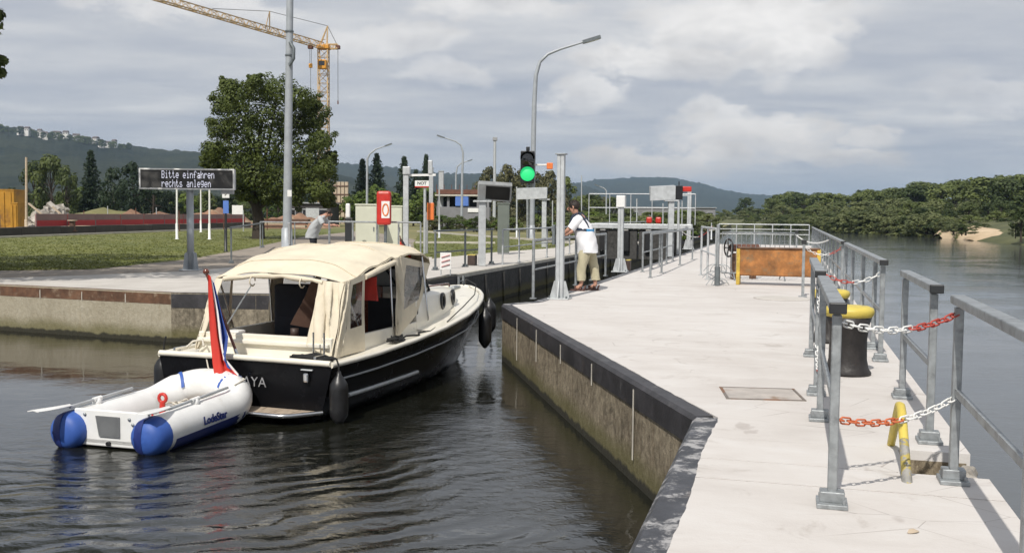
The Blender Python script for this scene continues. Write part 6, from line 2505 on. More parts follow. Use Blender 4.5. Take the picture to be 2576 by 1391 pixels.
# blue grab straps over the bow
for k0 in (-.16, .20):
    c = spine(k0)
    d = (spine(k0 + .02) - spine(k0 - .02)).normalized()
    s_ = d.cross(Vector((0, 0, 1))).normalized()
    pts = [c + (s_ * math.cos(a) + Vector((0, 0, 1)) * math.sin(a)) * tube_r(k0) * 1.02 for a in [R(15 + 15 * j) for j in range(11)]]
    rows = [[p - d * .018, p + d * .018] for p in pts]
    MB().shell(rows, .003).build('blue_strap', M['blue'], dg)
MB().tube([spine(-.34) + Vector((0, -.02, TR + .02)), spine(-.22) + Vector((.02, -.12, TR * .9)), spine(-.12) + Vector((.16, -.05, .10)), spine(-.05) + Vector((.22, 0, .0)), Vector((1.95, .0, .5))], .009, 6).build('grab_line', M['rope_white'], dg)
# lettering on the starboard tube
lm = text_mesh('LodeStar', .115, .002, M['navy'], .004)
k0 = -.62
c = spine(k0)
an = R(8)
nrm = Vector((0, -math.cos(an), math.sin(an)))
link('maker_lettering', lm, dg, c + nrm * (TR + .006), rot=(R(90) - an, 0, 0))

# gear inside
t_ = thing('anchor_rope', 'coil of pale rope heaped on the floor inside the dinghy', 'rope', Matrix.Rotation(D_ANG, 4, 'Z') @ Vector((1.02, -.12, .10)) + DO, D_ANG)
rnd = random.Random(8)
pts = []
for k in range(150):
    a = k * .52
    pts.append((.20 * math.cos(a) * (.5 + .5 * rnd.random()) + .15 * math.sin(k * .11), .14 * math.sin(a) + rnd.uniform(-.03, .03), .02 + .16 * (k / 150) + rnd.uniform(-.02, .02)))
MB().tube(pts, .011, 5).build('strand', M['rope_white'], t_)
t_ = thing('red_anchor', 'small red folding anchor with a ring standing inside the dinghy', 'anchor', Matrix.Rotation(D_ANG, 4, 'Z') @ Vector((.70, -.06, .10)) + DO, D_ANG)
MB().cyl((0, 0, 0), (.02, 0, .24), .03, n=8).build('shank', M['red'], t_)
MB().tube([(.02, .045 * math.cos(6.283 * k / 12), .28 + .045 * math.sin(6.283 * k / 12)) for k in range(12)], .018, 6, closed=True).build('ring', M['red'], t_)
for k in range(4):
    a = k * math.pi / 2 + .4
    MB().tube([(0, 0, .02), (.08 * math.cos(a), .08 * math.sin(a), .06), (.10 * math.cos(a), .10 * math.sin(a), .13)], .012, 6).build('fluke', M['red'], t_)
# tow line
t_ = thing('tow_rope', 'pale tow rope between the dinghy bow and the cruiser stern', 'rope', Matrix.Rotation(D_ANG, 4, 'Z') @ Vector((1.7, 0, .5)) + DO, 0)
e_ = Matrix.Rotation(B_ANG, 4, 'Z') @ Vector((.05, .55, .70)) + BO - Vector(t_.location)
MB().tube([(0, 0, 0), e_ * .5 - Vector((0, 0, .06)), e_], .009, 6).build('strand', M['rope_white'], t_)

# ================================================================== PEOPLE
def hand_tubes(mb, wrist, fdir, ndir, size, curl=.5):
    """palm and five bent fingers; fdir = towards the fingertips, ndir = back of the hand"""
    f, n = Vector(fdir).normalized(), Vector(ndir).normalized()
    s = f.cross(n).normalized()
    n = s.cross(f)
    w = Vector(wrist)
    rot = Matrix((f, s, n)).transposed()
    mb.bbox(w + f * size * .27, (size * .56, size * .46, size * .17), size * .06, rot)
    for i, (o, l) in enumerate(((-.17, .40), (-.06, .46), (.06, .43), (.17, .34))):
        b = w + f * size * .52 + s * o * size
        k1 = b + (f * math.cos(curl * .5) - n * math.sin(curl * .5)) * l * .5 * size
        k2 = k1 + (f * math.cos(curl * 1.3) - n * math.sin(curl * 1.3)) * l * .32 * size
        k3 = k2 + (f * math.cos(curl * 1.9) - n * math.sin(curl * 1.9)) * l * .24 * size
        mb.tube([b, k1, k2, k3], [size * .055, size * .05, size * .045, size * .03], 6)
    b = w + f * size * .18 - s * size * .20
    mb.tube([b, b - s * size * .16 + f * size * .14 - n * size * .05, b - s * size * .20 + f * size * .32 - n * size * .10], [size * .07, size * .06, size * .04], 6)


def head_parts(mb, c, fwd, r=.098):
    """ears, nose, eyes, mouth on the head whose centre is c"""
    f = Vector(fwd).normalized()
    s = f.cross(Vector((0, 0, 1))).normalized()
    u = s.cross(f)
    mb.tube([c + f * r * .95 + u * .02, c + f * (r * 1.22) - u * .012, c + f * r * .98 - u * .028], [.010, .015, .012], 6)
    for k in (-1, 1):
        e = c + s * k * r * .86
        mb.tube([e + u * .028, e + s * k * .02 + u * .01 - f * .01, e + s * k * .012 - u * .03], [.010, .016, .009], 6)
        mb.lathe([(.001, -.006), (.011, 0), (.001, .006)], 8, c=c + f * r * .90 + s * k * .034 + u * .024)
    mb.tube([c + f * r * .93 + s * .024 - u * .052, c + f * r * 1.0 - u * .054, c + f * r * .93 - s * .024 - u * .052], .007, 5)


def ellip(mb, c, ax, n=12, m=8, rot=None):
    vs, rows = [], []
    for j in range(m + 1):
        th = math.pi * j / m
        row = []
        for i in range(n):
            ph = 6.283 * i / n
            p = Vector((ax[0] * math.sin(th) * math.cos(ph), ax[1] * math.sin(th) * math.sin(ph), ax[2] * math.cos(th)))
            row.append((rot @ p if rot is not None else p) + Vector(c))
        rows.append(row)
    mb.grid(rows, True, 0, True)


def loft(mb, rings, n=20, amp=.006, seed=0, cap=(True, True)):
    """cloth through elliptical rings (centre, rx, ry), slightly rumpled"""
    rows = []
    for c, rx, ry in rings:
        row = []
        for i in range(n):
            a = 6.283 * i / n
            k = 1 + amp / max(rx, .05) * (math.sin(3 * a + c[2] * 17 + seed) + .8 * math.sin(5 * a - c[2] * 29 + seed * 2))
            row.append((c[0] + rx * k * math.cos(a), c[1] + ry * k * math.sin(a), c[2] + .004 * math.sin(a * 4 + seed)))
        rows.append(row)
    mb.grid(rows, True, 0, True)
    if cap[0]:
        mb.add(rows[0], [tuple(reversed(range(n)))])
    if cap[1]:
        mb.add(rows[-1], [tuple(range(n))])
    return mb


def rings_between(keys, steps):
    out = []
    for (c0, a0, b0), (c1, a1, b1) in zip(keys, keys[1:]):
        for i in range(steps):
            f = i / steps
            out.append((tuple(Vector(c0).lerp(Vector(c1), f)), a0 + (a1 - a0) * f, b0 + (b1 - b0) * f))
    return out + [keys[-1]]


# ---- the man leaning on the lock rail. Local frame: +X towards the rail (to the left in the photo), +Y away, Z up
base = P(1478, 731)
man_ang = A_ANG + R(90)          # local +X points across the pier to the lock
man = thing('person', 'man in white T-shirt and khaki trousers leaning on the lock rail', 'person', base, man_ang)
J = {}
pelvis, belly, chest, neck = (.02, 0, .88), (.06, 0, 1.06), (.15, 0, 1.30), (.235, 0, 1.45)
joints = [
    (pelvis, .135, .115), (belly, .145, .125), (chest, .165, .125), ((.20, 0, 1.40), .10, .085), (neck, .055, .055), ((.285, .0, 1.535), .078, .085), ((.30, .0, 1.60), .082, .092), ((.295, 0, 1.655), .055, .06),
    ((.16, .185, 1.375), .062, .06), ((.34, .225, 1.16), .045, .045), ((.50, .12, 1.045), .032, .032),
    ((.16, -.185, 1.375), .062, .06), ((.32, -.235, 1.15), .045, .045), ((.49, -.10, 1.045), .032, .032),
    ((.02, .095, .80), .092, .092), ((.085, .135, .47), .060, .060), ((.10, .14, .10), .040, .040), ((.20, .145, .045), .042, .032),
    ((.0, -.095, .80), .092, .092), ((-.08, -.135, .47), .060, .060), ((-.13, -.14, .10), .040, .040), ((-.03, -.15, .045), .042, .032)]
edges = [(0, 1), (1, 2), (2, 3), (3, 4), (4, 5), (5, 6), (6, 7), (3, 8), (8, 9), (9, 10), (3, 11), (11, 12), (12, 13), (0, 14), (14, 15), (15, 16), (16, 17), (0, 18), (18, 19), (19, 20), (20, 21)]
bme = skin_mesh('body', joints, edges, M['skin'])
ex = MB()
hand_tubes(ex, (.50, .12, 1.045), (.75, -.45, -.25), (.3, .1, .95), .18, .8)
hand_tubes(ex, (.49, -.10, 1.045), (.75, .45, -.25), (.3, -.1, .95), .18, .8)
head_parts(ex, Vector((.30, 0, 1.585)), (1, .15, -.25))
join_into(bme, ex)
link('body', bme, man)
hr = MB()
ellip(hr, (.278, 0, 1.625), (.108, .098, .098), 16, 10)
for k in range(60):
    a, b = random.uniform(0, 6.28), random.uniform(.0, 1.5)
    p = Vector((.275 + .105 * math.cos(a) * math.sin(b), .097 * math.sin(a) * math.sin(b), 1.627 + .10 * math.cos(b)))
    hr.tube([p, p + Vector((random.uniform(-.02, .02), random.uniform(-.02, .02), random.uniform(-.025, .01)))], [.014, .004], 5)
hr.build('hair', M['hair'], man)
sh = MB()
loft(sh, rings_between([((.00, 0, .73), .195, .235), ((.02, 0, .86), .195, .232), ((.045, 0, 1.0), .192, .228), ((.085, 0, 1.14), .192, .232), ((.125, 0, 1.25), .172, .236), ((.165, 0, 1.34), .135, .215), ((.195, 0, 1.40), .10, .15), ((.225, 0, 1.45), .066, .072)], 3), 24, .007, 1)
for sg in (1, -1):
    sh.tube([(.155, .12 * sg, 1.37), (.185, .20 * sg, 1.33), (.235, .222 * sg, 1.25), (.285, .232 * sg, 1.18)], [.085, .092, .086, .082], 14)
sh.build('shirt', M['shirt_white'], man)
tr2 = MB()
loft(tr2, rings_between([((.01, 0, .70), .165, .205), ((.015, 0, .80), .172, .208), ((.02, 0, .93), .165, .20)], 2), 20, .005, 2)
for pts, ph in (([(.02, .10, .80), (.05, .115, .68), (.085, .135, .48), (.10, .14, .34), (.10, .14, .20)], 0), ([(.0, -.10, .80), (-.03, -.115, .68), (-.08, -.135, .48), (-.115, -.14, .34), (-.13, -.14, .20)], 2)):
    keys = [(p, r, r) for p, r in zip(pts, (.122, .112, .092, .086, .082))]
    loft(tr2, rings_between(keys, 4), 16, .007, ph)
tr2.build('trousers', M['khaki'], man)


def belt(pts, w, mat, name, parent):
    rows = []
    n = len(pts)
    for i, p in enumerate(pts):
        rows.append([Vector(p) - Vector((0, 0, w / 2)), Vector(p) + Vector((0, 0, w / 2))])
    MB().shell(rows, .008).build(name, M[mat], parent)


ring = []
for i in range(25):
    a = 6.283 * i / 24
    ring.append((.095 + .205 * math.cos(a), .245 * math.sin(a), 1.17 + .02 * math.cos(a)))
belt(ring[8:20], .045, 'strap_blue', 'blue_chest_strap', man)
belt(ring[19:25] + ring[1:9], .045, 'vest_navy', 'navy_chest_strap', man)
vm = MB()
vm.shell([[Vector((-.045 + .21 * (j / 7) - .03 * math.sin(j / 7 * 3.14), -.13 + .26 * i / 6, 1.19 + .30 * j / 7 + (.02 if i in (0, 6) else 0))) for i in range(7)] for j in range(8)], .035)
vm.tube([(.19, .10, 1.46), (.26, .12, 1.42), (.31, .115, 1.30), (.30, .10, 1.20)], [.035, .045, .045, .04], 8)
vm.tube([(.19, -.10, 1.46), (.26, -.12, 1.42), (.31, -.115, 1.30), (.30, -.10, 1.20)], [.035, .045, .045, .04], 8)
vm.build('life_vest', M['vest_navy'], man)
for (x, y, an) in ((.10, .135, .1), (-.11, -.145, -.1)):
    sd = MB()
    so_ = [(-.10, -.035), (-.07, -.045), (.06, -.05), (.16, -.045), (.19, 0), (.16, .045), (.06, .045), (-.07, .04), (-.10, .03)]
    c_, s_ = math.cos(an), math.sin(an)
    sd.prism([(x + a * c_ - b * s_ + .02, y + a * s_ + b * c_) for a, b in so_], 0.0, .03)
    for q in (.0, .10):
        sd.tube([(x + q, y - .05, .03), (x + q + .01, y - .035, .085), (x + q + .01, y + .03, .085), (x + q, y + .05, .03)], .016, 6)
    sd.tube([(x - .06, y - .04, .03), (x - .085, y - .02, .10), (x - .085, y + .02, .10), (x - .06, y + .04, .03)], .013, 6)
    sd.build('sandal', M['sandal'], man)

# ---- person in grey behind the tubular rail, resting the forearms on it and bending forward to the right
p2 = PY(796, 612, 31.0)
g = thing('person', 'person in a loose grey T-shirt bending over the tubular rail on the opposite quay', 'person', (p2.x - .12, 31.0, DECK), R(-8))
joints = [
    ((0, 0, .90), .13, .12), ((.10, 0, 1.05), .135, .125), ((.26, 0, 1.24), .15, .13), ((.34, 0, 1.32), .09, .085), ((.42, 0, 1.37), .055, .055), ((.50, -.01, 1.41), .08, .085), ((.55, -.01, 1.43), .075, .085), ((.59, -.01, 1.43), .045, .05),
    ((.30, -.19, 1.27), .06, .058), ((.46, -.24, 1.06), .044, .044), ((.70, -.16, 1.06), .032, .032),
    ((.30, .19, 1.27), .06, .058), ((.46, .24, 1.07), .044, .044), ((.70, .14, 1.07), .032, .032),
    ((0, .095, .82), .09, .09), ((.03, .11, .48), .062, .062), ((-.06, .12, .10), .04, .04), ((.06, .13, .04), .042, .032),
    ((0, -.095, .82), .09, .09), ((.05, -.11, .48), .062, .062), ((.0, -.12, .10), .04, .04), ((.12, -.13, .04), .042, .032)]
bme = skin_mesh('body', joints, edges, M['skin'])
ex = MB()
hand_tubes(ex, (.70, -.16, 1.06), (.9, .25, -.1), (0, 0, 1), .17, .6)
hand_tubes(ex, (.70, .14, 1.07), (.9, -.25, -.1), (0, 0, 1), .17, .6)
head_parts(ex, Vector((.535, -.01, 1.425)), (.9, -.2, -.3))
join_into(bme, ex)
link('body', bme, g)
hr = MB()
ellip(hr, (.525, -.01, 1.47), (.105, .10, .085), 14, 8)
hr.build('hair', M['hair'], g)
sh = MB()
loft(sh, rings_between([((-.03, 0, .66), .20, .23), ((.0, 0, .80), .20, .23), ((.06, 0, .96), .195, .225), ((.15, 0, 1.10), .19, .225), ((.25, 0, 1.22), .165, .22), ((.33, 0, 1.31), .12, .18), ((.40, 0, 1.37), .07, .075)], 3), 24, .008, 3)
for sg in (1, -1):
    sh.tube([(.28, .12 * sg, 1.28), (.32, .20 * sg, 1.23), (.37, .23 * sg, 1.16), (.41, .24 * sg, 1.10)], [.085, .09, .085, .08], 14)
sh.build('shirt', M['shirt_grey'], g)
tj = [((0, 0, .90), .145, .135), ((0, .098, .80), .112, .112), ((.025, .11, .50), .085, .085), ((-.05, .12, .12), .07, .07),
      ((0, -.098, .80), .112, .112), ((.045, -.11, .50), .085, .085), ((.0, -.12, .12), .07, .07)]
link('trousers', skin_mesh('trousers', tj, [(0, 1), (1, 2), (2, 3), (0, 4), (4, 5), (5, 6)], M['cloth_dark']), g)
for (x, y) in ((-.02, .125), (.04, -.125)):
    MB().bbox((x + .04, y, .035), (.27, .095, .07), .03).build('shoe', M['rubber'], g)

# ================================================================== BUILDING SITE AND CRANE
# low dark wall along the lawn with site barriers on it
w0, w1 = P(-420, 615), P(640, 574)
w0 = P(0, 599) + (P(0, 599) - P(300, 588)).normalized() * 25
dirw = (w1 - w0).normalized()
nw = Vector((-dirw.y, dirw.x, 0))
wl = (w1 - w0).length
wa = math.atan2(dirw.y, dirw.x)
t_ = thing('retaining_wall', 'long low dark stained concrete wall along the far edge of the lawn', 'wall', w0 + nw * .5, wa)
k = int(wl / 4)
for i in range(k):
    MB().bbox((wl * (i + .5) / k, 0, .22), (wl / k - .03, .35, .56 + .05 * (i % 2)), .02).build('wall_block', M['dark_concrete'], t_)
n = int(wl / 3.4)
for i in range(n):
    gap = False
    q = w0 + nw * .9 + dirw * (wl * (i + .5) / n)
    L = wl / n - .12
    v = i % 4
    if i == n // 2 - 1:
        continue
    lab = 'red and grey site barrier panel standing on the dark wall by the lawn'
    b_ = thing('site_barrier', lab, 'barrier', (q.x, q.y, DECK + .52), wa, 'site barrier panels along the lawn')
    MB().bbox((0, 0, .17), (L, .06, .34), .008).build('red_board', M['fence_red'], b_)
    MB().bbox((0, 0, .51), (L, .05, .34), .008).build('grey_panel', M['fence_grey'], b_)
    for sx in (-1, 1):
        MB().bbox((sx * (L / 2 + .02), 0, .34), (.06, .08, .72), .008).build('post', M['rust_red'] if (i + sx) % 3 == 0 else M['fence_grey'], b_)
    MB().bbox((0, 0, .70), (L, .05, .04), .006).build('top_bar', M['fence_grey'], b_)

for (u0, u1, vt, y, lab, d) in ((-70, 30, 478, 72, 'tall ochre yellow site container cut by the edge of the picture', 2.4), (24, 42, 512, 69, 'small bright yellow box in front of the tall container', 1.2)):
    a, b = PY(u0, vt, y), PY(u1, vt, y)
    w, h = b.x - a.x, a.z - DECK
    t_ = thing('site_container', lab, 'container', ((a.x + b.x) / 2, y + d / 2, DECK), R(4), 'yellow site containers')
    MB().bbox((0, 0, h / 2), (w, d, h), .03).build('body', M['site_yellow'], t_)
    nr = max(2, int(w / .45))
    for k in range(nr):
        MB().box((-w / 2 + w * (k + .5) / nr, -d / 2 - .03, h / 2), (.10, .06, h * .9)).build('rib', M['site_yellow'], t_)
    MB().bbox((0, 0, h + .03), (w + .06, d + .06, .08), .01).build('roof_frame', M['site_yellow'], t_)

# heaps of earth and rubble
def heap(u0, u1, vt, y, depth, mat, name, label, cat, seed, nstones=0):
    a, b = PY(u0, vt, y), PY(u1, vt, y)
    w, h = b.x - a.x, max(.5, a.z - DECK)
    c = Vector(((a.x + b.x) / 2, y, DECK))
    rows = []
    for j in range(13):
        row = []
        for i in range(25):
            fx, fy = i / 24 * 2 - 1, j / 12 * 2 - 1
            r = min(1, math.sqrt(fx * fx + fy * fy))
            z = h * (1 - r ** 2.2) * (.8 + .55 * mnoise.noise(Vector((fx * 4, fy * 3, seed)))) + .20 * mnoise.noise(Vector((fx * 9, fy * 9, seed))) - .1
            row.append((fx * w / 2 * 1.1, fy * depth / 2, z))
        rows.append(row)
    m = MB().grid(rows)
    t_ = thing(name, label, cat, c, 0)
    m.build('mound', M[mat], t_)
    rnd = random.Random(seed)
    if nstones:
        s = MB()
        for _ in range(nstones):
            fx, fy = rnd.uniform(-.8, .8), rnd.uniform(-.9, .2)
            r = math.sqrt(fx * fx + fy * fy)
            rot = Euler((rnd.uniform(0, 3), rnd.uniform(0, 3), rnd.uniform(0, 3))).to_matrix()
            k = rnd.uniform(.15, .5)
            s.box((fx * w / 2, fy * depth / 2, h * max(0, 1 - r) ** .8 + .05), (k * 1.8, k, k * .7), rot)
        so_ = s.build('rubble_pieces', M['rubble'], t_)
        so_['kind'] = 'stuff'


heap(225, 480, 527, 92, 14, 'earth', 'earth_mound', 'long red brown mound of excavated earth behind the site barriers', 'earth mound', 2)
heap(440, 640, 520, 96, 12, 'earth', 'earth_mound', 'red brown earth mound beside the big tree trunk', 'earth mound', 3, 0)
heap(95, 180, 514, 80, 8, 'rubble', 'rubble_heap', 'pale heap of broken rubble behind the leaning planks', 'rubble heap', 4, 90)
heap(650, 830, 533, 94, 10, 'earth', 'earth_mound', 'low earth mound between the tall mast and the dark site hut', 'earth mound', 5)
heap(120, 460, 524, 112, 18, 'field', 'grassy_heap', 'low grassy heap far behind the red brown earth', 'heap', 6)
for (a, b, y, lab) in (((72, 512), (122, 553), 63, 'long pale timber plank leaning down to the red barrier'), ((132, 520), (172, 556), 64, 'shorter pale timber plank leaning beside the rubble heap')):
    p, q = PY(*a, y), PY(*b, y)
    t_ = thing('timber_plank', lab, 'plank', p, 0, 'leaning timber planks')
    MB().bar((0, 0, 0), q - p, .16, .09).build('plank', M['timber'], t_)
for i, (u, v, y, w, h, d, mt, lab) in enumerate(((182, 562, 60, .9, .75, .6, 'timber_dark', 'small dark cable drum with a pale wooden top among the barriers'),)):
    q = P(u, 578)
    q = PY(u, 552, y)
    t_ = thing('cable_drum', lab, 'cable drum', (q.x, y, DECK + .2))
    MB().cyl((0, 0, .05), (0, 0, .62), .17, n=16).build('core', M['timber_dark'], t_)
    MB().cyl((0, 0, .62), (0, 0, .68), .28, n=20).build('top_disc', M['timber'], t_)
    MB().cyl((0, 0, 0), (0, 0, .05), .28, n=20).build('bottom_disc', M['timber_dark'], t_)


def hut(u0, u1, vt, y, d, label, mat, name='site_hut', nwin=3, panel_mat=None, cat='hut'):
    a, b = PY(u0, vt, y), PY(u1, vt, y)
    w, h = b.x - a.x, a.z - DECK
    t_ = thing(name, label, cat, ((a.x + b.x) / 2, y + d / 2, DECK), 0)
    MB().bbox((0, 0, h / 2), (w, d, h), .02).build('wall', M[mat], t_)
    MB().bbox((0, 0, h + .06), (w + .4, d + .4, .14), .03).build('roof', M['grey'], t_)
    for k in range(nwin):
        x = w * (-.5 + (k + .5) / nwin)
        f = MB().bbox((x, -d / 2 - .02, h * .55), (w / nwin * .6, .06, h * .45), .01).build('window', M['grey'], t_)
        MB().box((x, -d / 2 - .056, h * .55), (w / nwin * .5, .01, h * .36)).build('pane', M['glass_dark'], f)
    return t_, w, h, d


t_, w, h, d = hut(712, 832, 512, 104, 5, 'dark low site hut with a pale panel behind the tall mast', 'bld_dark')
MB().bbox((w * .12, -d / 2 - .09, h * .45), (w * .28, .08, h * .7), .01).build('pale_panel', M['galv_light'], t_)
t_ = thing('formwork_tower', 'tan timber formwork tower standing beside the crane foot', 'tower', PY(858, 560, 132) * 1, 0)
t_.location.z = DECK
hh = PY(858, 458, 132).z - DECK
for k in range(4):
    MB().bbox((-.75 + .5 * k, 0, hh / 2), (.40, .5, hh), .02).build('board', M['timber'], t_)
for k in range(5):
    MB().bbox((0, -.28, hh * (k + .5) / 5), (2.1, .08, .16), .01).build('waler', M['timber_dark'], t_)

# building shell with a flat roof slab
y = 112
a, b = PY(1098, 470, y), PY(1232, 470, y)
w = b.x - a.x
h = a.z - DECK
t_ = thing('building_shell', 'unfinished dark building shell with a rusty flat roof edge behind the lock', 'building', ((a.x + b.x) / 2, y + 4, DECK))
MB().bbox((0, 0, h - .55), (w, 8, .5), .02).build('roof_slab', M['rust_brown'], t_)
MB().bbox((0, -.1, h - .95), (w + .3, 8.2, .18), .02).build('slab_edge', M['kerb'], t_)
MB().bbox((0, 0, h * .25), (w, 8, h * .5), .02).build('lower_wall', M['bld_grey'], t_)
MB().bbox((0, 3.8, h * .6), (w, .3, h * .7), .02).build('rear_wall', M['bld_dark'], t_)
for k in range(6):
    MB().bbox((-w / 2 + .2 + (w - .4) * k / 5, -3.6, h * .68), (.28, .28, h * .42), .01).build('column', M['bld_grey'], t_)
for k in range(8):
    MB().bar((-w / 2 + w * k / 7, -3.9, h - .3), (-w / 2 + w * k / 7, -3.9, h + .25), .06, .06).build('starter_bar', M['rust_brown'], t_)
MB().bbox((-w * .02, -3.7, h * .66), (1.5, .9, 1.3), .1).build('blue_tarpaulin', M['skylight_blue'], t_)
MB().bbox((w * .20, -4.06, h * .42), (1.3, .06, .45), .01).build('white_board', M['white'], t_)
hut(1558, 1800, 522, 165, 12, 'low flat-roofed building far behind the lock gate', 'bld_grey', 'flat_building', 9, cat='building')
# white concrete pylons left of the shell
for (u0, u1, vt, y, lab) in ((1104, 1116, 432, 118, 'pale concrete pylon beside the building shell'), (1080, 1090, 424, 117, 'slimmer pale concrete pylon behind the cross arm')):
    a, b = PY(u0, vt, y), PY(u1, vt, y)
    t_ = thing('concrete_pylon', lab, 'pylon', ((a.x + b.x) / 2, y, DECK))
    MB().bbox((0, 0, (a.z - DECK) / 2), (b.x - a.x, .6, a.z - DECK), .02).build('shaft', M['galv_light'], t_)
    MB().bbox((0, 0, a.z - DECK + .04), (b.x - a.x + .1, .7, .1), .02).build('cap', M['galv'], t_)

# ---- tower crane
CY = 140.0
cb = PY(815, 560, CY)
cb.z = DECK
crane = thing('tower_crane', 'ochre yellow lattice tower crane with its jib pointing up to the left', 'crane', cb, 0)
top_z = PY(815, 122, CY).z - DECK
mw = .66


def lattice(mb, p0, p1, half_w, half_h, up, r_ch, r_br, n, tri=False, taper=1.0):
    p0, p1 = Vector(p0), Vector(p1)
    d = (p1 - p0).normalized()
    u = Vector(up)
    u = (u - d * u.dot(d)).normalized()
    s = d.cross(u)
    def corners(f):
        c = p0.lerp(p1, f)
        k = 1 - (1 - taper) * f
        if tri:
            return [c + s * half_w * k - u * half_h * k, c - s * half_w * k - u * half_h * k, c + u * half_h * k]
        return [c + s * half_w * k + u * half_h * k, c - s * half_w * k + u * half_h * k, c - s * half_w * k - u * half_h * k, c + s * half_w * k - u * half_h * k]
    m = 3 if tri else 4
    a, b = corners(0), corners(1)
    for i in range(m):
        mb.bar(a[i], b[i], r_ch, r_ch)
    for k in range(n):
        c0, c1 = corners(k / n), corners((k + 1) / n)
        for i in range(m):
            j = (i + 1) % m
            mb.bar(c0[i], c0[j], r_br, r_br)
            mb.bar(c0[i] if k % 2 else c0[j], c1[j] if k % 2 else c1[i], r_br, r_br)


ms = MB()
lattice(ms, (0, 0, 0), (0, 0, top_z), mw, mw, (0, 1, 0), .13, .075, 20)
ms.build('mast', M['crane_yellow'], crane)
MB().bbox((0, 0, .3), (3.2, 3.2, .6), .05).build('foot', M['bld_grey'], crane)
MB().bbox((0, 0, top_z + .1), (1.7, 1.7, .5), .05).build('slewing_ring', M['crane_orange'], crane)
cz = PY(815, 166, CY).z - DECK
cab = MB().bbox((.05, -1.15, cz), (1.15, .95, 1.25), .08).build('cab', M['crane_orange'], crane)
MB().box((.05, -1.64, cz + .12), (.8, .03, .6)).build('cab_window', M['glass_dark'], cab)
tip = PY(420, 0, 108)
j0 = Vector((0, 0, top_z + .35))
jv = (tip - cb) - j0
j1 = j0 + jv * 1.16
jb = MB()
lattice(jb, j0, j1, .45, .42, (0, 0, 1), .11, .055, 30, True, .8)
jb.build('jib', M['crane_yellow'], crane)
jd = jv.normalized()
apex = PY(824, 66, CY) - cb
ap = MB()
for sx in (-.5, .5):
    ap.bar((sx, .2, top_z + .3), apex, .13, .13)
    ap.bar((sx * 1.0, -.4, top_z + .3), apex, .13, .13)
ap.bar((-.25, 0, top_z + 1.2), (.3, 0, top_z + 1.2), .08, .08)
ap.build('apex_frame', M['crane_yellow'], crane)
bk_ = PY(850, 118, CY) - cb
bm_ = MB()
lattice(bm_, (0, .0, top_z + .2), bk_, .35, .3, (0, 0, 1), .12, .07, 3)
bm_.build('rear_arm', M['crane_yellow'], crane)
MB().bbox(bk_ + Vector((0, 0, -.1)), (.6, .7, .5), .05).build('winch_block', M['rust_brown'], crane)
stt = j0 + jv * .405
s_top = stt + Vector((0, 0, 2.3))
MB().bar(stt, s_top, .12, .12).bar(stt + jd * 1.0, s_top, .08, .08).build('jib_strut', M['crane_yellow'], crane)
wi = MB()
wi.tube([apex, s_top], .035, 5)
wi.tube([s_top, j0 + jv * .76 + Vector((0, 0, .5))], .035, 5)
wi.tube([apex, bk_], .04, 5)
wi.tube([bk_, bk_ + Vector((0, 0, -7.5))], .035, 5)
wi.build('stay_cables', M['wire'], crane)
MB().bbox(bk_ + Vector((0, 0, -7.7)), (.16, .16, .5), .03).build('rope_weight', M['rust_brown'], crane)
tq_ = j0 + jv * .105
MB().bbox(tq_ + Vector((0, 0, -.75)), (.7, .6, .4), .06).build('trolley', M['rust_brown'], crane)
hk = tq_ + Vector((0, 0, -3.2))
MB().tube([tq_ + Vector((-.1, 0, -.8)), hk + Vector((-.1, 0, .2))], .03, 5).tube([tq_ + Vector((.1, 0, -.8)), hk + Vector((.1, 0, .2))], .03, 5).build('hoist_rope', M['wire'], crane)
MB().bbox(hk, (.5, .3, .6), .08).build('hook_block', M['crane_orange'], crane)
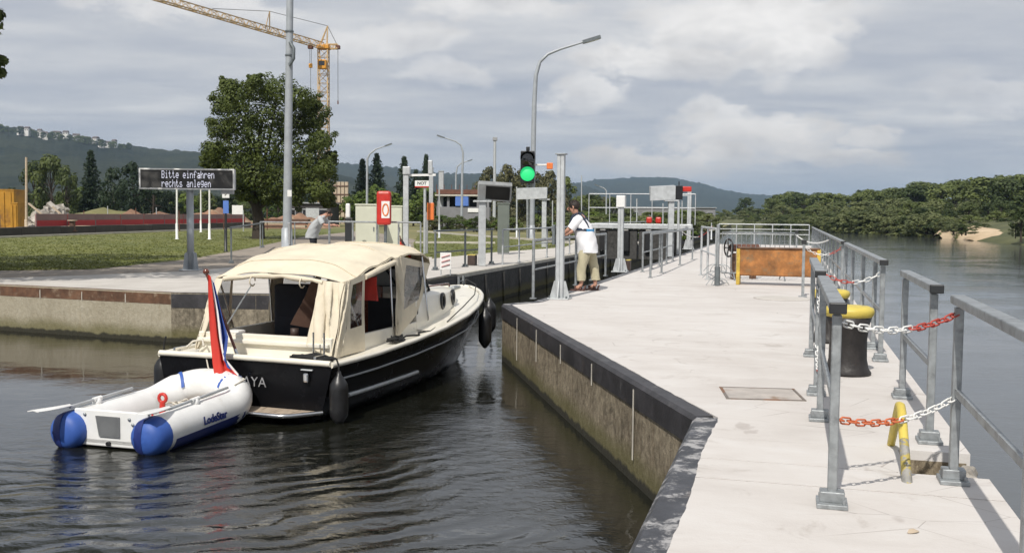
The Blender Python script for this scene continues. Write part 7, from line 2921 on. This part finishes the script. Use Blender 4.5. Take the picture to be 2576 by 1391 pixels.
MB().tube([hk + Vector((0, 0, -.2)), hk + Vector((0, 0, -5.5))], .03, 5).build('load_chain', M['wire'], crane)

# odds and ends of the site: stacked boards, small posts, crates along the barrier
rnd = random.Random(55)
for k, (u, v, y) in enumerate(((205, 541, 74), (300, 541, 78), (352, 540, 82), (410, 541, 84), (560, 540, 88), (690, 545, 84), (745, 544, 86), (540, 534, 92))):
    q = PY(u, v, y)
    t_ = thing('board_stack', ['reddish board stack behind the barriers', 'pale board stack behind the barriers'][k % 2] + ', ' + ('nearest the yellow containers', 'in front of the red brown mound', 'beside the red brown mound', 'left of the sign pole', 'right of the sign pole', 'just right of the big tree trunk', 'left of the dark site hut', 'behind the blue sign')[k], 'board stack', (q.x, y, DECK), rnd.uniform(-.6, .6), 'board stacks on the building site')
    for j in range(3):
        MB().bbox((rnd.uniform(-.2, .2), rnd.uniform(-.1, .1), .25 + j * .27), (rnd.uniform(1.6, 2.6), .9, .2), .02).build('board', M[['timber', 'rust_brown', 'timber_dark'][(k + j) % 3]], t_)
for k in range(9):
    u = 215 + k * 58 + rnd.uniform(-12, 12)
    y = rnd.uniform(72, 88)
    q = PY(u, 515 + rnd.uniform(0, 16), y)
    t_ = thing('site_stake', 'thin stake standing on the building site behind the barriers', 'stake', (q.x, y, DECK), 0, 'stakes on the building site')
    MB().cyl((0, 0, 0), (0, 0, q.z - DECK), .04, n=6).build('stake', M['galv_light' if k % 2 else 'rust_brown'], t_)

# ---- air: one closed box of thin haze round everything
hz = MB().box((0, 3700, 103), (17600, 8560, 214))
hm = bpy.data.materials.new('thin_haze')
hm.use_nodes = True
ht = hm.node_tree
ht.nodes.clear()
ho = ht.nodes.new('ShaderNodeOutputMaterial')
hv = ht.nodes.new('ShaderNodeVolumePrincipled')
hv.inputs['Color'].default_value = (0.55, 0.76, 1.0, 1)
hv.inputs['Density'].default_value = HAZE
hv.inputs['Anisotropy'].default_value = 0.2
ht.links.new(hv.outputs[0], ho.inputs['Volume'])
ho_ = hz.build('haze', hm)
ho_['kind'] = 'stuff'
ho_['label'] = 'thin summer haze in the air over the river and hills'
